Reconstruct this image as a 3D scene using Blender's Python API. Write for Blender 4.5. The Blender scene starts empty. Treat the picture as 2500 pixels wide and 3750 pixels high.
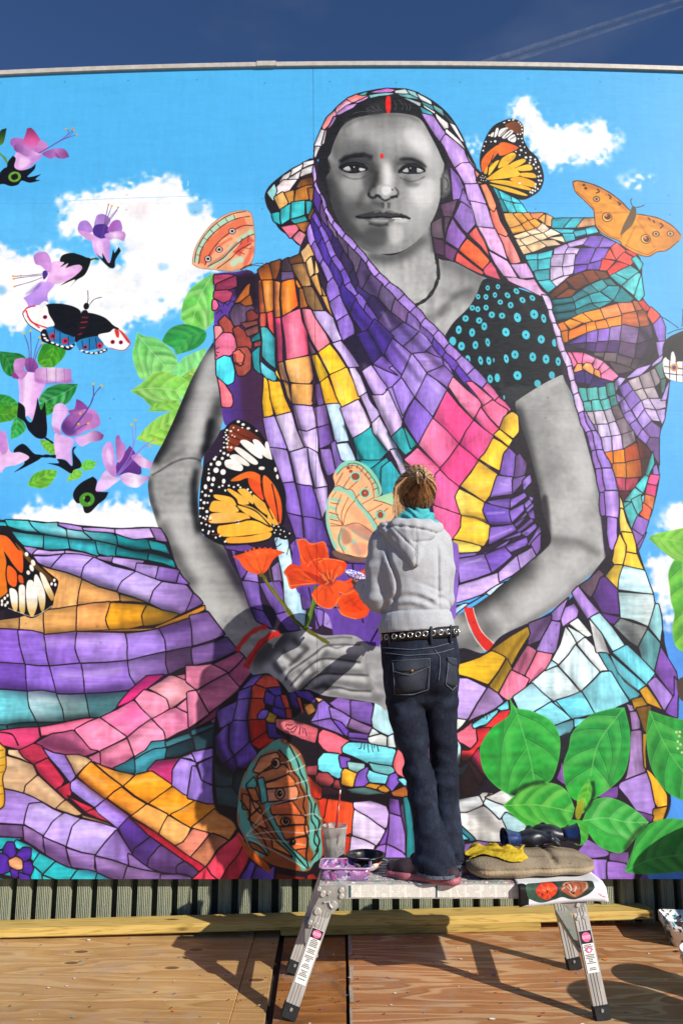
import bpy, bmesh, math, random
import numpy as np
from mathutils import Vector, Matrix
R=math.radians
random.seed(4)
scene=bpy.context.scene
col=scene.collection
# ------------------------------------------------------------------ camera, sky, sun, exposure
cam_data=bpy.data.cameras.new('camera'); cam=bpy.data.objects.new('camera',cam_data); col.objects.link(cam)
cam.location=(0,0,1.40); cam.rotation_euler=(R(90+10),0,0)
cam_data.sensor_fit='HORIZONTAL'; cam_data.sensor_width=24.0; cam_data.lens=1736.0/1568.0*24.0
cam_data.clip_start=0.05; cam_data.clip_end=30000
scene.camera=cam
SUN=Vector((.80,-.70,.585)).normalized()          # towards the sun: high right, behind the camera
elev=math.asin(SUN.z); azim=math.atan2(SUN.x,SUN.y)
world=bpy.data.worlds.new('World'); scene.world=world; world.use_nodes=True
wn=world.node_tree.nodes; wl=world.node_tree.links
bg=wn['Background']
sky=wn.new('ShaderNodeTexSky'); sky.sky_type='NISHITA'; sky.sun_disc=False
sky.sun_elevation=elev; sky.sun_rotation=azim; sky.altitude=1500; sky.air_density=1.0; sky.dust_density=0.2; sky.ozone_density=4.0
hs=wn.new('ShaderNodeMix'); hs.data_type='RGBA'; hs.blend_type='MULTIPLY'; hs.inputs[0].default_value=1
hs.inputs[7].default_value=(.62,.74,.92,1)
wl.new(sky.outputs[0],hs.inputs[6])
# faint high cirrus, far up in the sky
tc=wn.new('ShaderNodeTexCoord'); mp=wn.new('ShaderNodeMapping'); mp.inputs['Scale'].default_value=(3,3,9)
nz=wn.new('ShaderNodeTexNoise'); nz.inputs['Scale'].default_value=1.3; nz.inputs['Detail'].default_value=6
rp=wn.new('ShaderNodeValToRGB'); rp.color_ramp.elements[0].position=.5; rp.color_ramp.elements[1].position=.95
rp.color_ramp.elements[1].color=(.22,.22,.22,1)
mx=wn.new('ShaderNodeMix'); mx.data_type='RGBA'; mx.inputs[7].default_value=(3.2,3.6,4.4,1)
wl.new(tc.outputs['Generated'],mp.inputs[0]); wl.new(mp.outputs[0],nz.inputs[0]); wl.new(nz.outputs[0],rp.inputs[0])
wl.new(rp.outputs[0],mx.inputs[0]); wl.new(hs.outputs[2],mx.inputs[6]); wl.new(mx.outputs[2],bg.inputs[0])
bg.inputs[1].default_value=0.078
sd=bpy.data.lights.new('sun','SUN'); sd.energy=4.7; sd.angle=R(.5); sd.color=(1,.95,.87)
sun=bpy.data.objects.new('sun',sd); col.objects.link(sun); sun.rotation_euler=SUN.to_track_quat('Z','Y').to_euler()
vs=scene.view_settings; vs.view_transform='Standard'; vs.look='None'; vs.gamma=1; vs.exposure=0.42; vs.use_curve_mapping=False
scene.render.resolution_x=682; scene.render.resolution_y=1024
ALB=0.90
# ------------------------------------------------------------------ the painter
PITCH=math.radians(10.0); CAMZ=1.40; FPX=1736.0; WALLY=4.10
CX0,CX1,CZ0,CZ1,CS=-2.60,2.36,0.20,5.02,400.0
def ray_at(u,v):
    """direction of sight for a pixel of the 2500x3750 photograph"""
    xc=(u*0.6272-784.0)/FPX; yc=(1176.0-v*0.6272)/FPX
    return xc, math.cos(PITCH)-yc*math.sin(PITCH), math.sin(PITCH)+yc*math.cos(PITCH)
def wall_xz(u,v,Y=WALLY):
    x,y,z=ray_at(u,v); t=Y/y
    return x*t, CAMZ+z*t
class Mural:
    """a small raster painter: the mural is painted stroke by stroke in wall coordinates"""
    ORG={'A':(0,400),'B':(0,1150),'C':(0,1850),'D':(0,2480),'E':(700,900),'F':(1050,300),'G':(1716,400),
         'H':(1716,1100),'I':(1300,900),'J':(700,1500),'K':(1400,1500),'L':(1716,1800),'M':(700,2100),
         'N':(700,2480),'O':(1600,2200),'Q':(1716,2480)}
    INK=(24,15,20)
    def __init__(s):
        s.W=int((CX1-CX0)*CS); s.H=int((CZ1-CZ0)*CS)
        s.img=np.zeros((s.H,s.W,3),np.float32)
        s.clip=None; s.o=(0,0); s.rng=np.random.default_rng(7)
        s.nz=[s.noise(a,b)*.75+s.noise(3,3)*.35 for a,b in ((4,34),(34,4),(12,12),(30,30))]
        s.nz.append(s.noise(5,5))
        s.streak=[s.noise(1,13)*.8+s.noise(3,28)*.5,s.noise(13,1)*.8+s.noise(28,3)*.5]
        s.wx,s.wy=s.noise(22,22),s.noise(22,22)
    def wave(s,P,amp,n=5):
        """let straight edges wander a little, the same way for neighbours"""
        Q=np.vstack([P,P[:1]]); t=np.linspace(0,1,n,endpoint=False)[:,None]
        Q=np.vstack([a*(1-t)+b*t for a,b in zip(Q[:-1],Q[1:])])
        x=np.clip(Q[:,0].astype(int),0,s.W-1); y=np.clip(Q[:,1].astype(int),0,s.H-1)
        return Q+amp*np.stack([s.wx[y,x],s.wy[y,x]],1)
    def noise(s,kx,ky):
        n=s.rng.standard_normal((s.H,s.W)).astype(np.float32)
        n=s.box(s.box(n,kx,ky),kx,ky); return n/n.std()
    @staticmethod
    def box(a,rx,ry):
        for ax,r in ((1,rx),(0,ry)):
            r=int(round(r))
            if r<1: continue
            p=[(0,0),(0,0)]; p[ax]=(r+1,r)
            c=np.cumsum(np.pad(a,p,mode='edge'),axis=ax,dtype=np.float64)
            n=a.shape[ax]; k=2*r+1
            if ax==1: a=((c[:,k:k+n]-c[:,:n])/k).astype(np.float32)
            else: a=((c[k:k+n]-c[:n])/k).astype(np.float32)
        return a
    @staticmethod
    def col(c):
        return np.array([int(c[i:i+2],16) for i in (0,2,4)],np.float32)
    def pts(s,toks):
        """tokens: numbers, tile letters that move the origin, '!' marks a sharp corner"""
        P=[];sharp=[];x=None
        for t in toks:
            if t in s.ORG: s.o=s.ORG[t]; continue
            b=t.endswith('!'); v=float(t.rstrip('!'))
            if x is None: x=v; bx=b
            else:
                X,Z=wall_xz(s.o[0]+x/2,s.o[1]+v/2)
                P.append(((X-CX0)*CS,(CZ1-Z)*CS)); sharp.append(b or bx); x=None
        return np.array(P),sharp
    @staticmethod
    def catmull(P,closed,n=7):
        if len(P)<3: return P
        Q=np.vstack([P[-1:],P,P[:2]]) if closed else np.vstack([2*P[0]-P[1],P,2*P[-1]-P[-2]])
        m=len(P) if closed else len(P)-1
        t=np.linspace(0,1,n,endpoint=False)[:,None]; out=[]
        for i in range(m):
            a,b,c,d=Q[i:i+4]
            out.append(.5*(2*b+(c-a)*t+(2*a-5*b+4*c-d)*t*t+(3*b-a-3*c+d)*t**3))
        if not closed: out.append(P[-1:])
        return np.vstack(out)
    def smooth(s,P,sharp,closed=True):
        if not closed: return s.catmull(P,False)
        k=[i for i,b in enumerate(sharp) if b]
        if not k: return s.catmull(P,True)
        P=np.roll(P,-k[0],0); sh=sharp[k[0]:]+sharp[:k[0]]
        k=[i for i,b in enumerate(sh) if b]+[len(P)]; P=np.vstack([P,P[:1]])
        return np.vstack([s.catmull(P[a:b+1],False)[:-1] for a,b in zip(k[:-1],k[1:])])
    @staticmethod
    def rounded(P,r=5.0):
        out=[];n=len(P)
        for i in range(n):
            a,b,c=P[i-1],P[i],P[(i+1)%n]
            la=np.linalg.norm(a-b)+1e-6; lc=np.linalg.norm(c-b)+1e-6
            p=b+(a-b)*min(.38,r/la); q=b+(c-b)*min(.38,r/lc)
            for t in (0,.33,.67,1): out.append((1-t)**2*p+2*t*(1-t)*b+t*t*q)
        return np.array(out)
    def mask(s,P,soft=0,wind=False):
        pad=int(soft*3+3)
        x0=max(0,int(P[:,0].min())-pad);x1=min(s.W,int(P[:,0].max())+pad+1)
        y0=max(0,int(P[:,1].min())-pad);y1=min(s.H,int(P[:,1].max())+pad+1)
        if x1<=x0 or y1<=y0: return None
        ss=3;w=(x1-x0)*ss;h=(y1-y0)*ss
        A=(P-(x0,y0))*ss; B=np.roll(A,-1,0)
        acc=np.zeros(h*(w+1),np.int32)
        up=B[:,1]>A[:,1]
        lo=np.where(up[:,None],A,B);hi=np.where(up[:,None],B,A)
        r0=np.clip(np.ceil(lo[:,1]-.5),0,h).astype(int);r1=np.clip(np.ceil(hi[:,1]-.5),0,h).astype(int)
        cnt=r1-r0; tot=cnt.sum()
        if tot==0: return None
        e=np.repeat(np.arange(len(A)),cnt)
        rows=np.arange(tot)-np.repeat(np.cumsum(cnt)-cnt,cnt)+r0[e]
        xs=lo[e,0]+(rows+.5-lo[e,1])*(hi[e,0]-lo[e,0])/(hi[e,1]-lo[e,1])
        xi=np.clip(np.ceil(xs-.5),0,w).astype(int)
        np.add.at(acc,rows*(w+1)+xi,np.where(up[e],1,-1))
        acc=acc.reshape(h,w+1)[:,:w].cumsum(1)
        m=(acc!=0) if wind else (acc%2!=0)
        m=m.reshape(y1-y0,ss,x1-x0,ss).mean((1,3)).astype(np.float32)
        if soft>0:
            m=s.box(s.box(m,soft*.6,soft*.6),soft*.6,soft*.6)
        return m,x0,x1,y0,y1
    def put(s,mk,colr,a=1.0,tex=.05):
        if mk is None: return
        m,x0,x1,y0,y1=mk
        if s.clip is not None: m=m*s.clip[y0:y1,x0:x1]
        m=(m*a)[...,None]
        c=colr
        if tex:
            n=s.nz[s.rng.integers(0,4)]; dx=s.rng.integers(0,s.W-(x1-x0)+1); dy=s.rng.integers(0,s.H-(y1-y0)+1)
            c=c*(1+tex*n[dy:dy+y1-y0,dx:dx+x1-x0,None])
        v=s.img[y0:y1,x0:x1]; v+= (c-v)*m
    def paint(s,spec,mk):
        """'aabbcc', 'aabbcc>ddeeff' (left to right) or 'aabbcc^ddeeff' (top to bottom)"""
        if mk is None: return 0
        m,x0,x1,y0,y1=mk
        for ch,ax in (('>',1),('^',0)):
            if ch in spec:
                st=[s.col(k) for k in spec.split(ch)]
                n=(x1-x0) if ax else (y1-y0)
                q=np.linspace(0,len(st)-1,n); st=np.array(st)
                g=np.stack([np.interp(q,range(len(st)),st[:,k]) for k in range(3)],1)
                return g[None] if ax else g[:,None]
        return s.col(spec)[None,None]
    def outline(s,C,w,closed=False,taper=False):
        if closed: C=np.vstack([C,C[:1]])
        d=np.gradient(C,axis=0); L=np.linalg.norm(d,axis=1)[:,None]+1e-6
        n=np.stack([-d[:,1],d[:,0]],1)/L
        ww=np.full(len(C),w/2.)
        if taper: ww*=np.linspace(1,.25,len(C))
        ww=ww*(1+.16*np.sin(np.arange(len(C))*.9+s.rng.random()*6))
        return np.vstack([C+n*ww[:,None],(C-n*ww[:,None])[::-1]])
    def line(s,C,w,c,a=1,soft=0,closed=False,taper=False):
        s.put(s.mask(s.outline(C,w,closed,taper),soft,True),c,a,0)
    SC=.315   # crop pixel -> canvas pixel, roughly
    def cell(s,spec,P,ink=True,w=7.5,r=4.,tex=.07,g=3.0):
        d=P-P.mean(0); P=P+d/(np.linalg.norm(d,axis=1)[:,None]+1e-6)*g
        C=s.wave(s.rounded(P,r),1.5 if w<6 else 2.6,2); mk=s.mask(C)
        if mk is None: return
        m,x0,x1,y0,y1=mk; c=s.paint(spec,mk)
        # the round of the fold, across the cell's short side, and streaks of the brush along it
        q=P-P.mean(0); ev,V=np.linalg.eigh(q.T@q); ax=V[:,0]; half=np.abs(q@ax).max()+1e-6
        gx=np.arange(x0,x1)-P[:,0].mean(); gy=np.arange(y0,y1)-P[:,1].mean()
        t=np.clip((gx[None]*ax[0]+gy[:,None]*ax[1])/half,-1.2,1.2)
        if ax[0]<0: t=-t
        k=1.07-.26*t*t+.07*t
        st=s.streak[0 if abs(ax[0])>.7 else 1][y0:y1,x0:x1]
        s.put(mk,c*(k*(1+.032*st))[...,None],1,tex)
        if ink: s.line(C,w*s.SC,np.array(s.INK,np.float32),closed=True)
    def leaf(s,dark,lite,toks,ribs=4):
        k=toks.index('|'); R,_=s.pts(toks[:k]); P,sh=s.pts(toks[k+1:])
        C=s.smooth(P,sh); mk=s.mask(C); keep=s.clip
        s.put(mk,s.paint(dark,mk),1,.1)
        cl=np.zeros((s.H,s.W),np.float32); m,x0,x1,y0,y1=mk; cl[y0:y1,x0:x1]=m
        s.clip=cl if keep is None else cl*keep
        rib=s.catmull(R,False,10); D,Lc=s.col(dark.split('>')[0].split('^')[0]),s.col(lite)
        size=math.hypot(x1-x0,y1-y0)
        for side in (1,-1):
            for j in range(ribs):
                t=(j+.3+.35*s.rng.random())/ribs; i=int(t*(len(rib)-2)); b=rib[i]; d=rib[i+1]-rib[i]; d=d/(np.linalg.norm(d)+1e-6)
                an=side*(.75+.12*s.rng.random()); ca,sa=math.cos(an),math.sin(an)
                v=np.array([d[0]*ca-d[1]*sa,d[0]*sa+d[1]*ca]); ln=size*.42
                q=[b,b+v*ln*.5,b+v*ln*.8+d*ln*.25,b+v*ln+d*ln*.5]
                q=s.catmull(np.array(q),False)
                off=d*size*.05
                s.line(q+off,size*(.04+.04*s.rng.random()),Lc,.25+.35*s.rng.random(),size*.03)
                s.line(q-off*.6,size*.035,D*.7,.15+.3*s.rng.random(),size*.02)
                
                va=.6 if size>130 else .28
                s.line(q,max(.8,size*.006),D*.55,va,.5); s.line(q+off*.18,max(.8,size*.006),Lc*.9+18,va*.8,.5)
        s.line(rib,max(1.2,size*.010),Lc*.85+20,.8,.5)
        s.line(C,max(1.,size*.012),Lc,.5,.8,closed=True)
        s.clip=keep
    def cloud(s,toks,soft=30,amp=.75):
        P,sh=s.pts(toks); mk=s.mask(s.smooth(P,sh),soft)
        m,x0,x1,y0,y1=mk
        n=.8*s.nz[2][y0:y1,x0:x1]+.7*s.nz[4][y0:y1,x0:x1]+.4*s.nz[3][y0:y1,x0:x1]
        m=np.clip((m-.5)*1.12+.5+n*amp*.55*(1-np.abs(2*m-1)),0,1)
        m=m*m*(3-2*m)
        n2=s.nz[3][y0:y1,x0:x1,None]
        c=np.array((243,241,239),np.float32)+n2*np.array((5,3,1))-np.clip(s.nz[2][y0:y1,x0:x1,None],0,2)*np.array((9,5,1))
        s.put((m,x0,x1,y0,y1),c,1,.0)
    def run(s,text):
        for ln in text.strip().splitlines():
            t=ln.split('#')[0].split()
            if not t: continue
            if t[0] in s.ORG and len(t)>1: s.o=s.ORG[t[0]]; t=t[1:]
            k=t[0]
            if k=='c': s.cell(t[1],s.pts(t[2:])[0])
            elif k=='cc':                                   # many cells on one line
                for part in ' '.join(t[1:]).split(';'):
                    q=part.split()
                    if q[0] in s.ORG: s.o=s.ORG[q[0]]; q=q[1:]
                    s.cell(q[0],s.pts(q[1:])[0])
            elif k=='ct':                                   # thin-lined cells
                for part in ' '.join(t[1:]).split(';'):
                    q=part.split(); 
                    if q[0] in s.ORG: s.o=s.ORG[q[0]]; q=q[1:]
                    s.cell(q[0],s.pts(q[1:])[0],w=5.5,r=3,g=2.8)
            elif k=='f':
                for part in ' '.join(t[1:]).split(';'):
                    q=part.split(); P,sh=s.pts(q[1:]); mk=s.mask(s.smooth(P,sh)); s.put(mk,s.paint(q[0],mk),1,.05)
            elif k=='s':
                a,so=float(t[2]),float(t[3])*s.SC; P,sh=s.pts(t[4:]); mk=s.mask(s.smooth(P,sh),so); s.put(mk,s.paint(t[1],mk),a,.03)
            elif k=='l':
                for part in ' '.join(t[3:]).split(';'):
                    P,_=s.pts(part.split()); s.line(s.catmull(P,False),float(t[1])*s.SC,s.col(t[2]))
            elif k=='b':
                w,a,so=float(t[1])*s.SC,float(t[3]),float(t[4])*s.SC*(1.7 if float(t[4])>9 else 1)
                for part in ' '.join(t[5:]).split(';'):
                    P,_=s.pts(part.split()); s.line(s.catmull(P,False),w,s.col(t[2]),a,so)
            elif k=='d':                                     # d colour rx ry angle x y [x y ...]
                rx,ry,an=float(t[2])*s.SC,float(t[3])*s.SC,math.radians(float(t[4])); P,_=s.pts(t[5:])
                th=np.linspace(0,2*math.pi,16,endpoint=False)
                for p in P:
                    j=1+.12*(s.rng.random(2)-.5)
                    ex,ey=rx*j[0]*np.cos(th),ry*j[1]*np.sin(th)
                    E=np.stack([p[0]+ex*math.cos(an)-ey*math.sin(an),p[1]+ex*math.sin(an)+ey*math.cos(an)],1)
                    s.put(s.mask(E),s.col(t[1]),1,.03)
            elif k=='q':                                     # contrast and offset inside the current clip
                w_=s.clip[...,None]; v=128+(s.img-128)*float(t[1])+float(t[2]); s.img+=(np.clip(v,4,238)-s.img)*w_
            elif k=='e': s.leaf(t[1],t[2],t[3:])
            elif k=='w': s.cloud(t[1:])
            elif k=='X':
                if len(t)==1: s.clip=None
                else:
                    P,sh=s.pts(t[1:]); mk=s.mask(s.smooth(P,sh)); s.clip=np.zeros((s.H,s.W),np.float32)
                    if mk: m,x0,x1,y0,y1=mk; s.clip[y0:y1,x0:x1]=m
            elif k=='n':                                     # n widthflag colours/rows | rail | rail ...
                parts=' '.join(t[1:]).split('|'); rows=parts[0].split(); rails=[]
                for p in parts[1:]:
                    P,sh=s.pts(p.split()); C=s.catmull(P,False,12)
                    L=np.r_[0,np.cumsum(np.linalg.norm(np.diff(C,axis=0),axis=1))]; rails.append((C,L/L[-1]))
                at=lambda r,u: np.array([np.interp(u,r[1],r[0][:,0]),np.interp(u,r[1],r[0][:,1])])
                for i,row in enumerate(rows):
                    cs=row.split(','); m=len(cs)
                    for j,cc in enumerate(cs):
                        a,b=rails[i],rails[i+1]; us=np.linspace(j/m,(j+1)/m,5)
                        top=[at(a,u) for u in us]; bot=[at(b,u) for u in us[::-1]]
                        s.cell(cc,np.array(top+bot))
    def finish(s):
        """faint brush grain over the whole board"""
        g=1+.006*s.nz[0]+.006*s.nz[1]+.006*s.nz[3]+.004*s.streak[0]+.005*s.streak[1]
        g+=.010*s.rng.standard_normal((s.H,s.W)).astype(np.float32)
        yy,xx=np.mgrid[-4:5,-4:5]; d=np.hypot(xx,yy); dot=1-.22*np.exp(-((d-1.4)/1.0)**2)+.10*np.exp(-(((xx-1.2)**2+(yy-1.8)**2)/1.2))
        for zs in (.28,1.40,1.51,2.65,2.76,3.93,4.04,4.80):        # sunk screw heads along the edges: shaded ring and highlight painted into the colour
            for X in np.arange(-2.5,2.3,.405):
                x=int((X+.05*s.rng.standard_normal()*.3-CX0)*CS); y=int((CZ1-zs+.012*s.rng.standard_normal())*CS)
                if 5<x<s.W-5 and 5<y<s.H-5: g[y-4:y+5,x-4:x+5]*=dot
        return np.clip(s.img*g[...,None],0,255)

# ------------------------------------------------------------------ helpers
def at(u,v,Y):
    """photograph pixel (in 1568 wide units) met at depth Y -> (x, z)"""
    x,z=wall_xz(u/.6272,v/.6272,Y); return x,z
def lin(h):
    c=[int(h[i:i+2],16)/255 for i in (0,2,4)]
    return tuple(x/12.92 if x<=.04045 else ((x+.055)/1.055)**2.4 for x in c)+(1,)
def new_mat(name,rough=.6,metal=0.,spec=.5):
    m=bpy.data.materials.new(name); m.use_nodes=True; p=m.node_tree.nodes['Principled BSDF']
    p.inputs['Roughness'].default_value=rough; p.inputs['Metallic'].default_value=metal
    p.inputs['Specular IOR Level'].default_value=spec
    return m,m.node_tree.nodes,m.node_tree.links,p
def coords(n,l,scale=(1,1,1),rot=(0,0,0),space='Object'):
    t=n.new('ShaderNodeTexCoord'); g=n.new('ShaderNodeMapping'); g.inputs['Scale'].default_value=scale; g.inputs['Rotation'].default_value=rot
    l.new(t.outputs[space],g.inputs[0]); return g.outputs[0]
def noise(n,l,vec,scale,detail=4,rough=.6,dist=0):
    x=n.new('ShaderNodeTexNoise'); x.inputs['Scale'].default_value=scale; x.inputs['Detail'].default_value=detail
    x.inputs['Roughness'].default_value=rough; x.inputs['Distortion'].default_value=dist
    l.new(vec,x.inputs['Vector']); return x.outputs[0]
def ramp(n,l,fac,stops):
    r=n.new('ShaderNodeValToRGB'); e=r.color_ramp.elements
    while len(e)<len(stops): e.new(.5)
    for k,(p,c) in zip(e,stops): k.position=p; k.color=lin(c) if isinstance(c,str) else (c,c,c,1)
    l.new(fac,r.inputs[0]); return r.outputs[0]
def mix(n,l,fac,a,b,mode='MIX'):
    m=n.new('ShaderNodeMix'); m.data_type='RGBA'; m.blend_type=mode
    for s,v in ((0,fac),(6,a),(7,b)):
        if hasattr(v,'is_output'): l.new(v,m.inputs[s])
        elif isinstance(v,str): m.inputs[s].default_value=lin(v)
        else: m.inputs[s].default_value=v
    return m.outputs[2]
def bump(n,l,p,h,strength=.3,dist=.01):
    b=n.new('ShaderNodeBump'); b.inputs['Strength'].default_value=strength; b.inputs['Distance'].default_value=dist
    l.new(h,b.inputs['Height']); l.new(b.outputs[0],p.inputs['Normal']); return b
def simple(name,c1,c2,scale=20,rough=.6,metal=0,b=.1,sc=(1,1,1),spec=.5,lo=.35,hi=.65,bd=.004):
    m,n,l,p=new_mat(name,rough,metal,spec)
    f=noise(n,l,coords(n,l,sc),scale); l.new(ramp(n,l,f,[(lo,c1),(hi,c2)]),p.inputs['Base Color'])
    if b: bump(n,l,p,f,b,bd)
    return m
def splashy(name,base,spots,scale=30,rough=.45,thr=.56):
    """a base colour under blotches of dried paint"""
    m,n,l,p=new_mat(name,rough)
    c=base
    for k,s in enumerate(spots):
        f=noise(n,l,coords(n,l,(1,1,1),(k*1.3,k*.7,k*2.1)),scale*(1+.25*k),3,.6,.6)
        c=mix(n,l,ramp(n,l,f,[(thr,0.),(thr+.02,1.)]),c,s)
    l.new(c,p.inputs['Base Color']); f=noise(n,l,coords(n,l),scale*2); bump(n,l,p,f,.25,.003)
    return m
def obj(name,me,mt=None,parent=None,smooth=False,loc=None):
    if isinstance(me,bmesh.types.BMesh):
        b=me; me=bpy.data.meshes.new(name); b.normal_update(); b.to_mesh(me); b.free()
    if mt is not None:
        for q in (mt if isinstance(mt,(list,tuple)) else [mt]): me.materials.append(q)
    if smooth:
        me.polygons.foreach_set('use_smooth',np.ones(len(me.polygons),bool))
    o=bpy.data.objects.new(name,me); col.objects.link(o)
    if loc is not None: o.location=loc
    if parent is not None: o.parent=parent
    return o
def thing(name,label,cat,loc=(0,0,0),rz=0,group=None):
    o=bpy.data.objects.new(name,None); o.empty_display_size=.05; col.objects.link(o); o.location=loc; o.rotation_euler=(0,0,rz)
    tag(o,label,cat,group); return o
def tag(o,label,cat,group=None):
    o['label']=label; o['category']=cat
    if group: o['group']=group
    return o
def box(b,x0,x1,y0,y1,z0,z1,bev=0):
    v=[b.verts.new(p) for p in ((x0,y0,z0),(x1,y0,z0),(x1,y1,z0),(x0,y1,z0),(x0,y0,z1),(x1,y0,z1),(x1,y1,z1),(x0,y1,z1))]
    f=[b.faces.new([v[i] for i in q]) for q in ((3,2,1,0),(4,5,6,7),(0,1,5,4),(1,2,6,5),(2,3,7,6),(3,0,4,7))]
    if bev: bmesh.ops.bevel(b,geom=list({e for q in f for e in q.edges}),offset=bev,segments=2,affect='EDGES',profile=.6)
    return b
def bar(b,p,q,w,t,up=(0,1,0),bev=0):
    """a bar of section w x t from p to q; t is measured along up"""
    p,q=Vector(p),Vector(q); d=(q-p).normalized(); u=Vector(up); u=(u-d*u.dot(d)).normalized(); s=d.cross(u)
    v=[b.verts.new(c+s*w/2*i+u*t/2*j) for c in (p,q) for i,j in ((-1,-1),(1,-1),(1,1),(-1,1))]
    f=[b.faces.new([v[i] for i in k]) for k in ((0,1,2,3),(7,6,5,4),(0,4,5,1),(1,5,6,2),(2,6,7,3),(3,7,4,0))]
    if bev: bmesh.ops.bevel(b,geom=list({e for k in f for e in k.edges}),offset=bev,segments=2,affect='EDGES')
    bmesh.ops.recalc_face_normals(b,faces=b.faces); return b
def lathe(b,prof,cx=0,cy=0,n=32,ex=1,ey=1):
    rings=[[b.verts.new((cx+r*ex*math.cos(2*math.pi*i/n),cy+r*ey*math.sin(2*math.pi*i/n),z)) for i in range(n)] for r,z in prof]
    for a,c in zip(rings[:-1],rings[1:]):
        for i in range(n): b.faces.new((a[i],a[(i+1)%n],c[(i+1)%n],c[i]))
    b.faces.new(rings[0][::-1]); b.faces.new(rings[-1])
    return b
def prism(b,pts,y0,y1):
    """extrude an outline given in x,z between depths y0 and y1"""
    a=[b.verts.new((x,y0,z)) for x,z in pts]; c=[b.verts.new((x,y1,z)) for x,z in pts]
    b.faces.new(a); b.faces.new(c[::-1]); n=len(pts)
    for i in range(n): b.faces.new((a[i],c[i],c[(i+1)%n],a[(i+1)%n]))
    bmesh.ops.recalc_face_normals(b,faces=b.faces); return b
def tube(b,pts,rad,n=6,ends=True):
    pts=[Vector(p) for p in pts]; rings=[]; u=None
    for i,p in enumerate(pts):
        d=(pts[min(i+1,len(pts)-1)]-pts[max(i-1,0)]).normalized()
        if u is None: u=d.orthogonal().normalized()
        u=(u-d*u.dot(d)).normalized(); s=d.cross(u); r=rad[i] if hasattr(rad,'__len__') else rad
        rings.append([b.verts.new(p+(u*math.cos(2*math.pi*k/n)+s*math.sin(2*math.pi*k/n))*r) for k in range(n)])
    for a,c in zip(rings[:-1],rings[1:]):
        for k in range(n): b.faces.new((a[k],a[(k+1)%n],c[(k+1)%n],c[k]))
    if ends and n>2: b.faces.new(rings[0][::-1]); b.faces.new(rings[-1])
    return b
BM=bmesh.new
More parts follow.
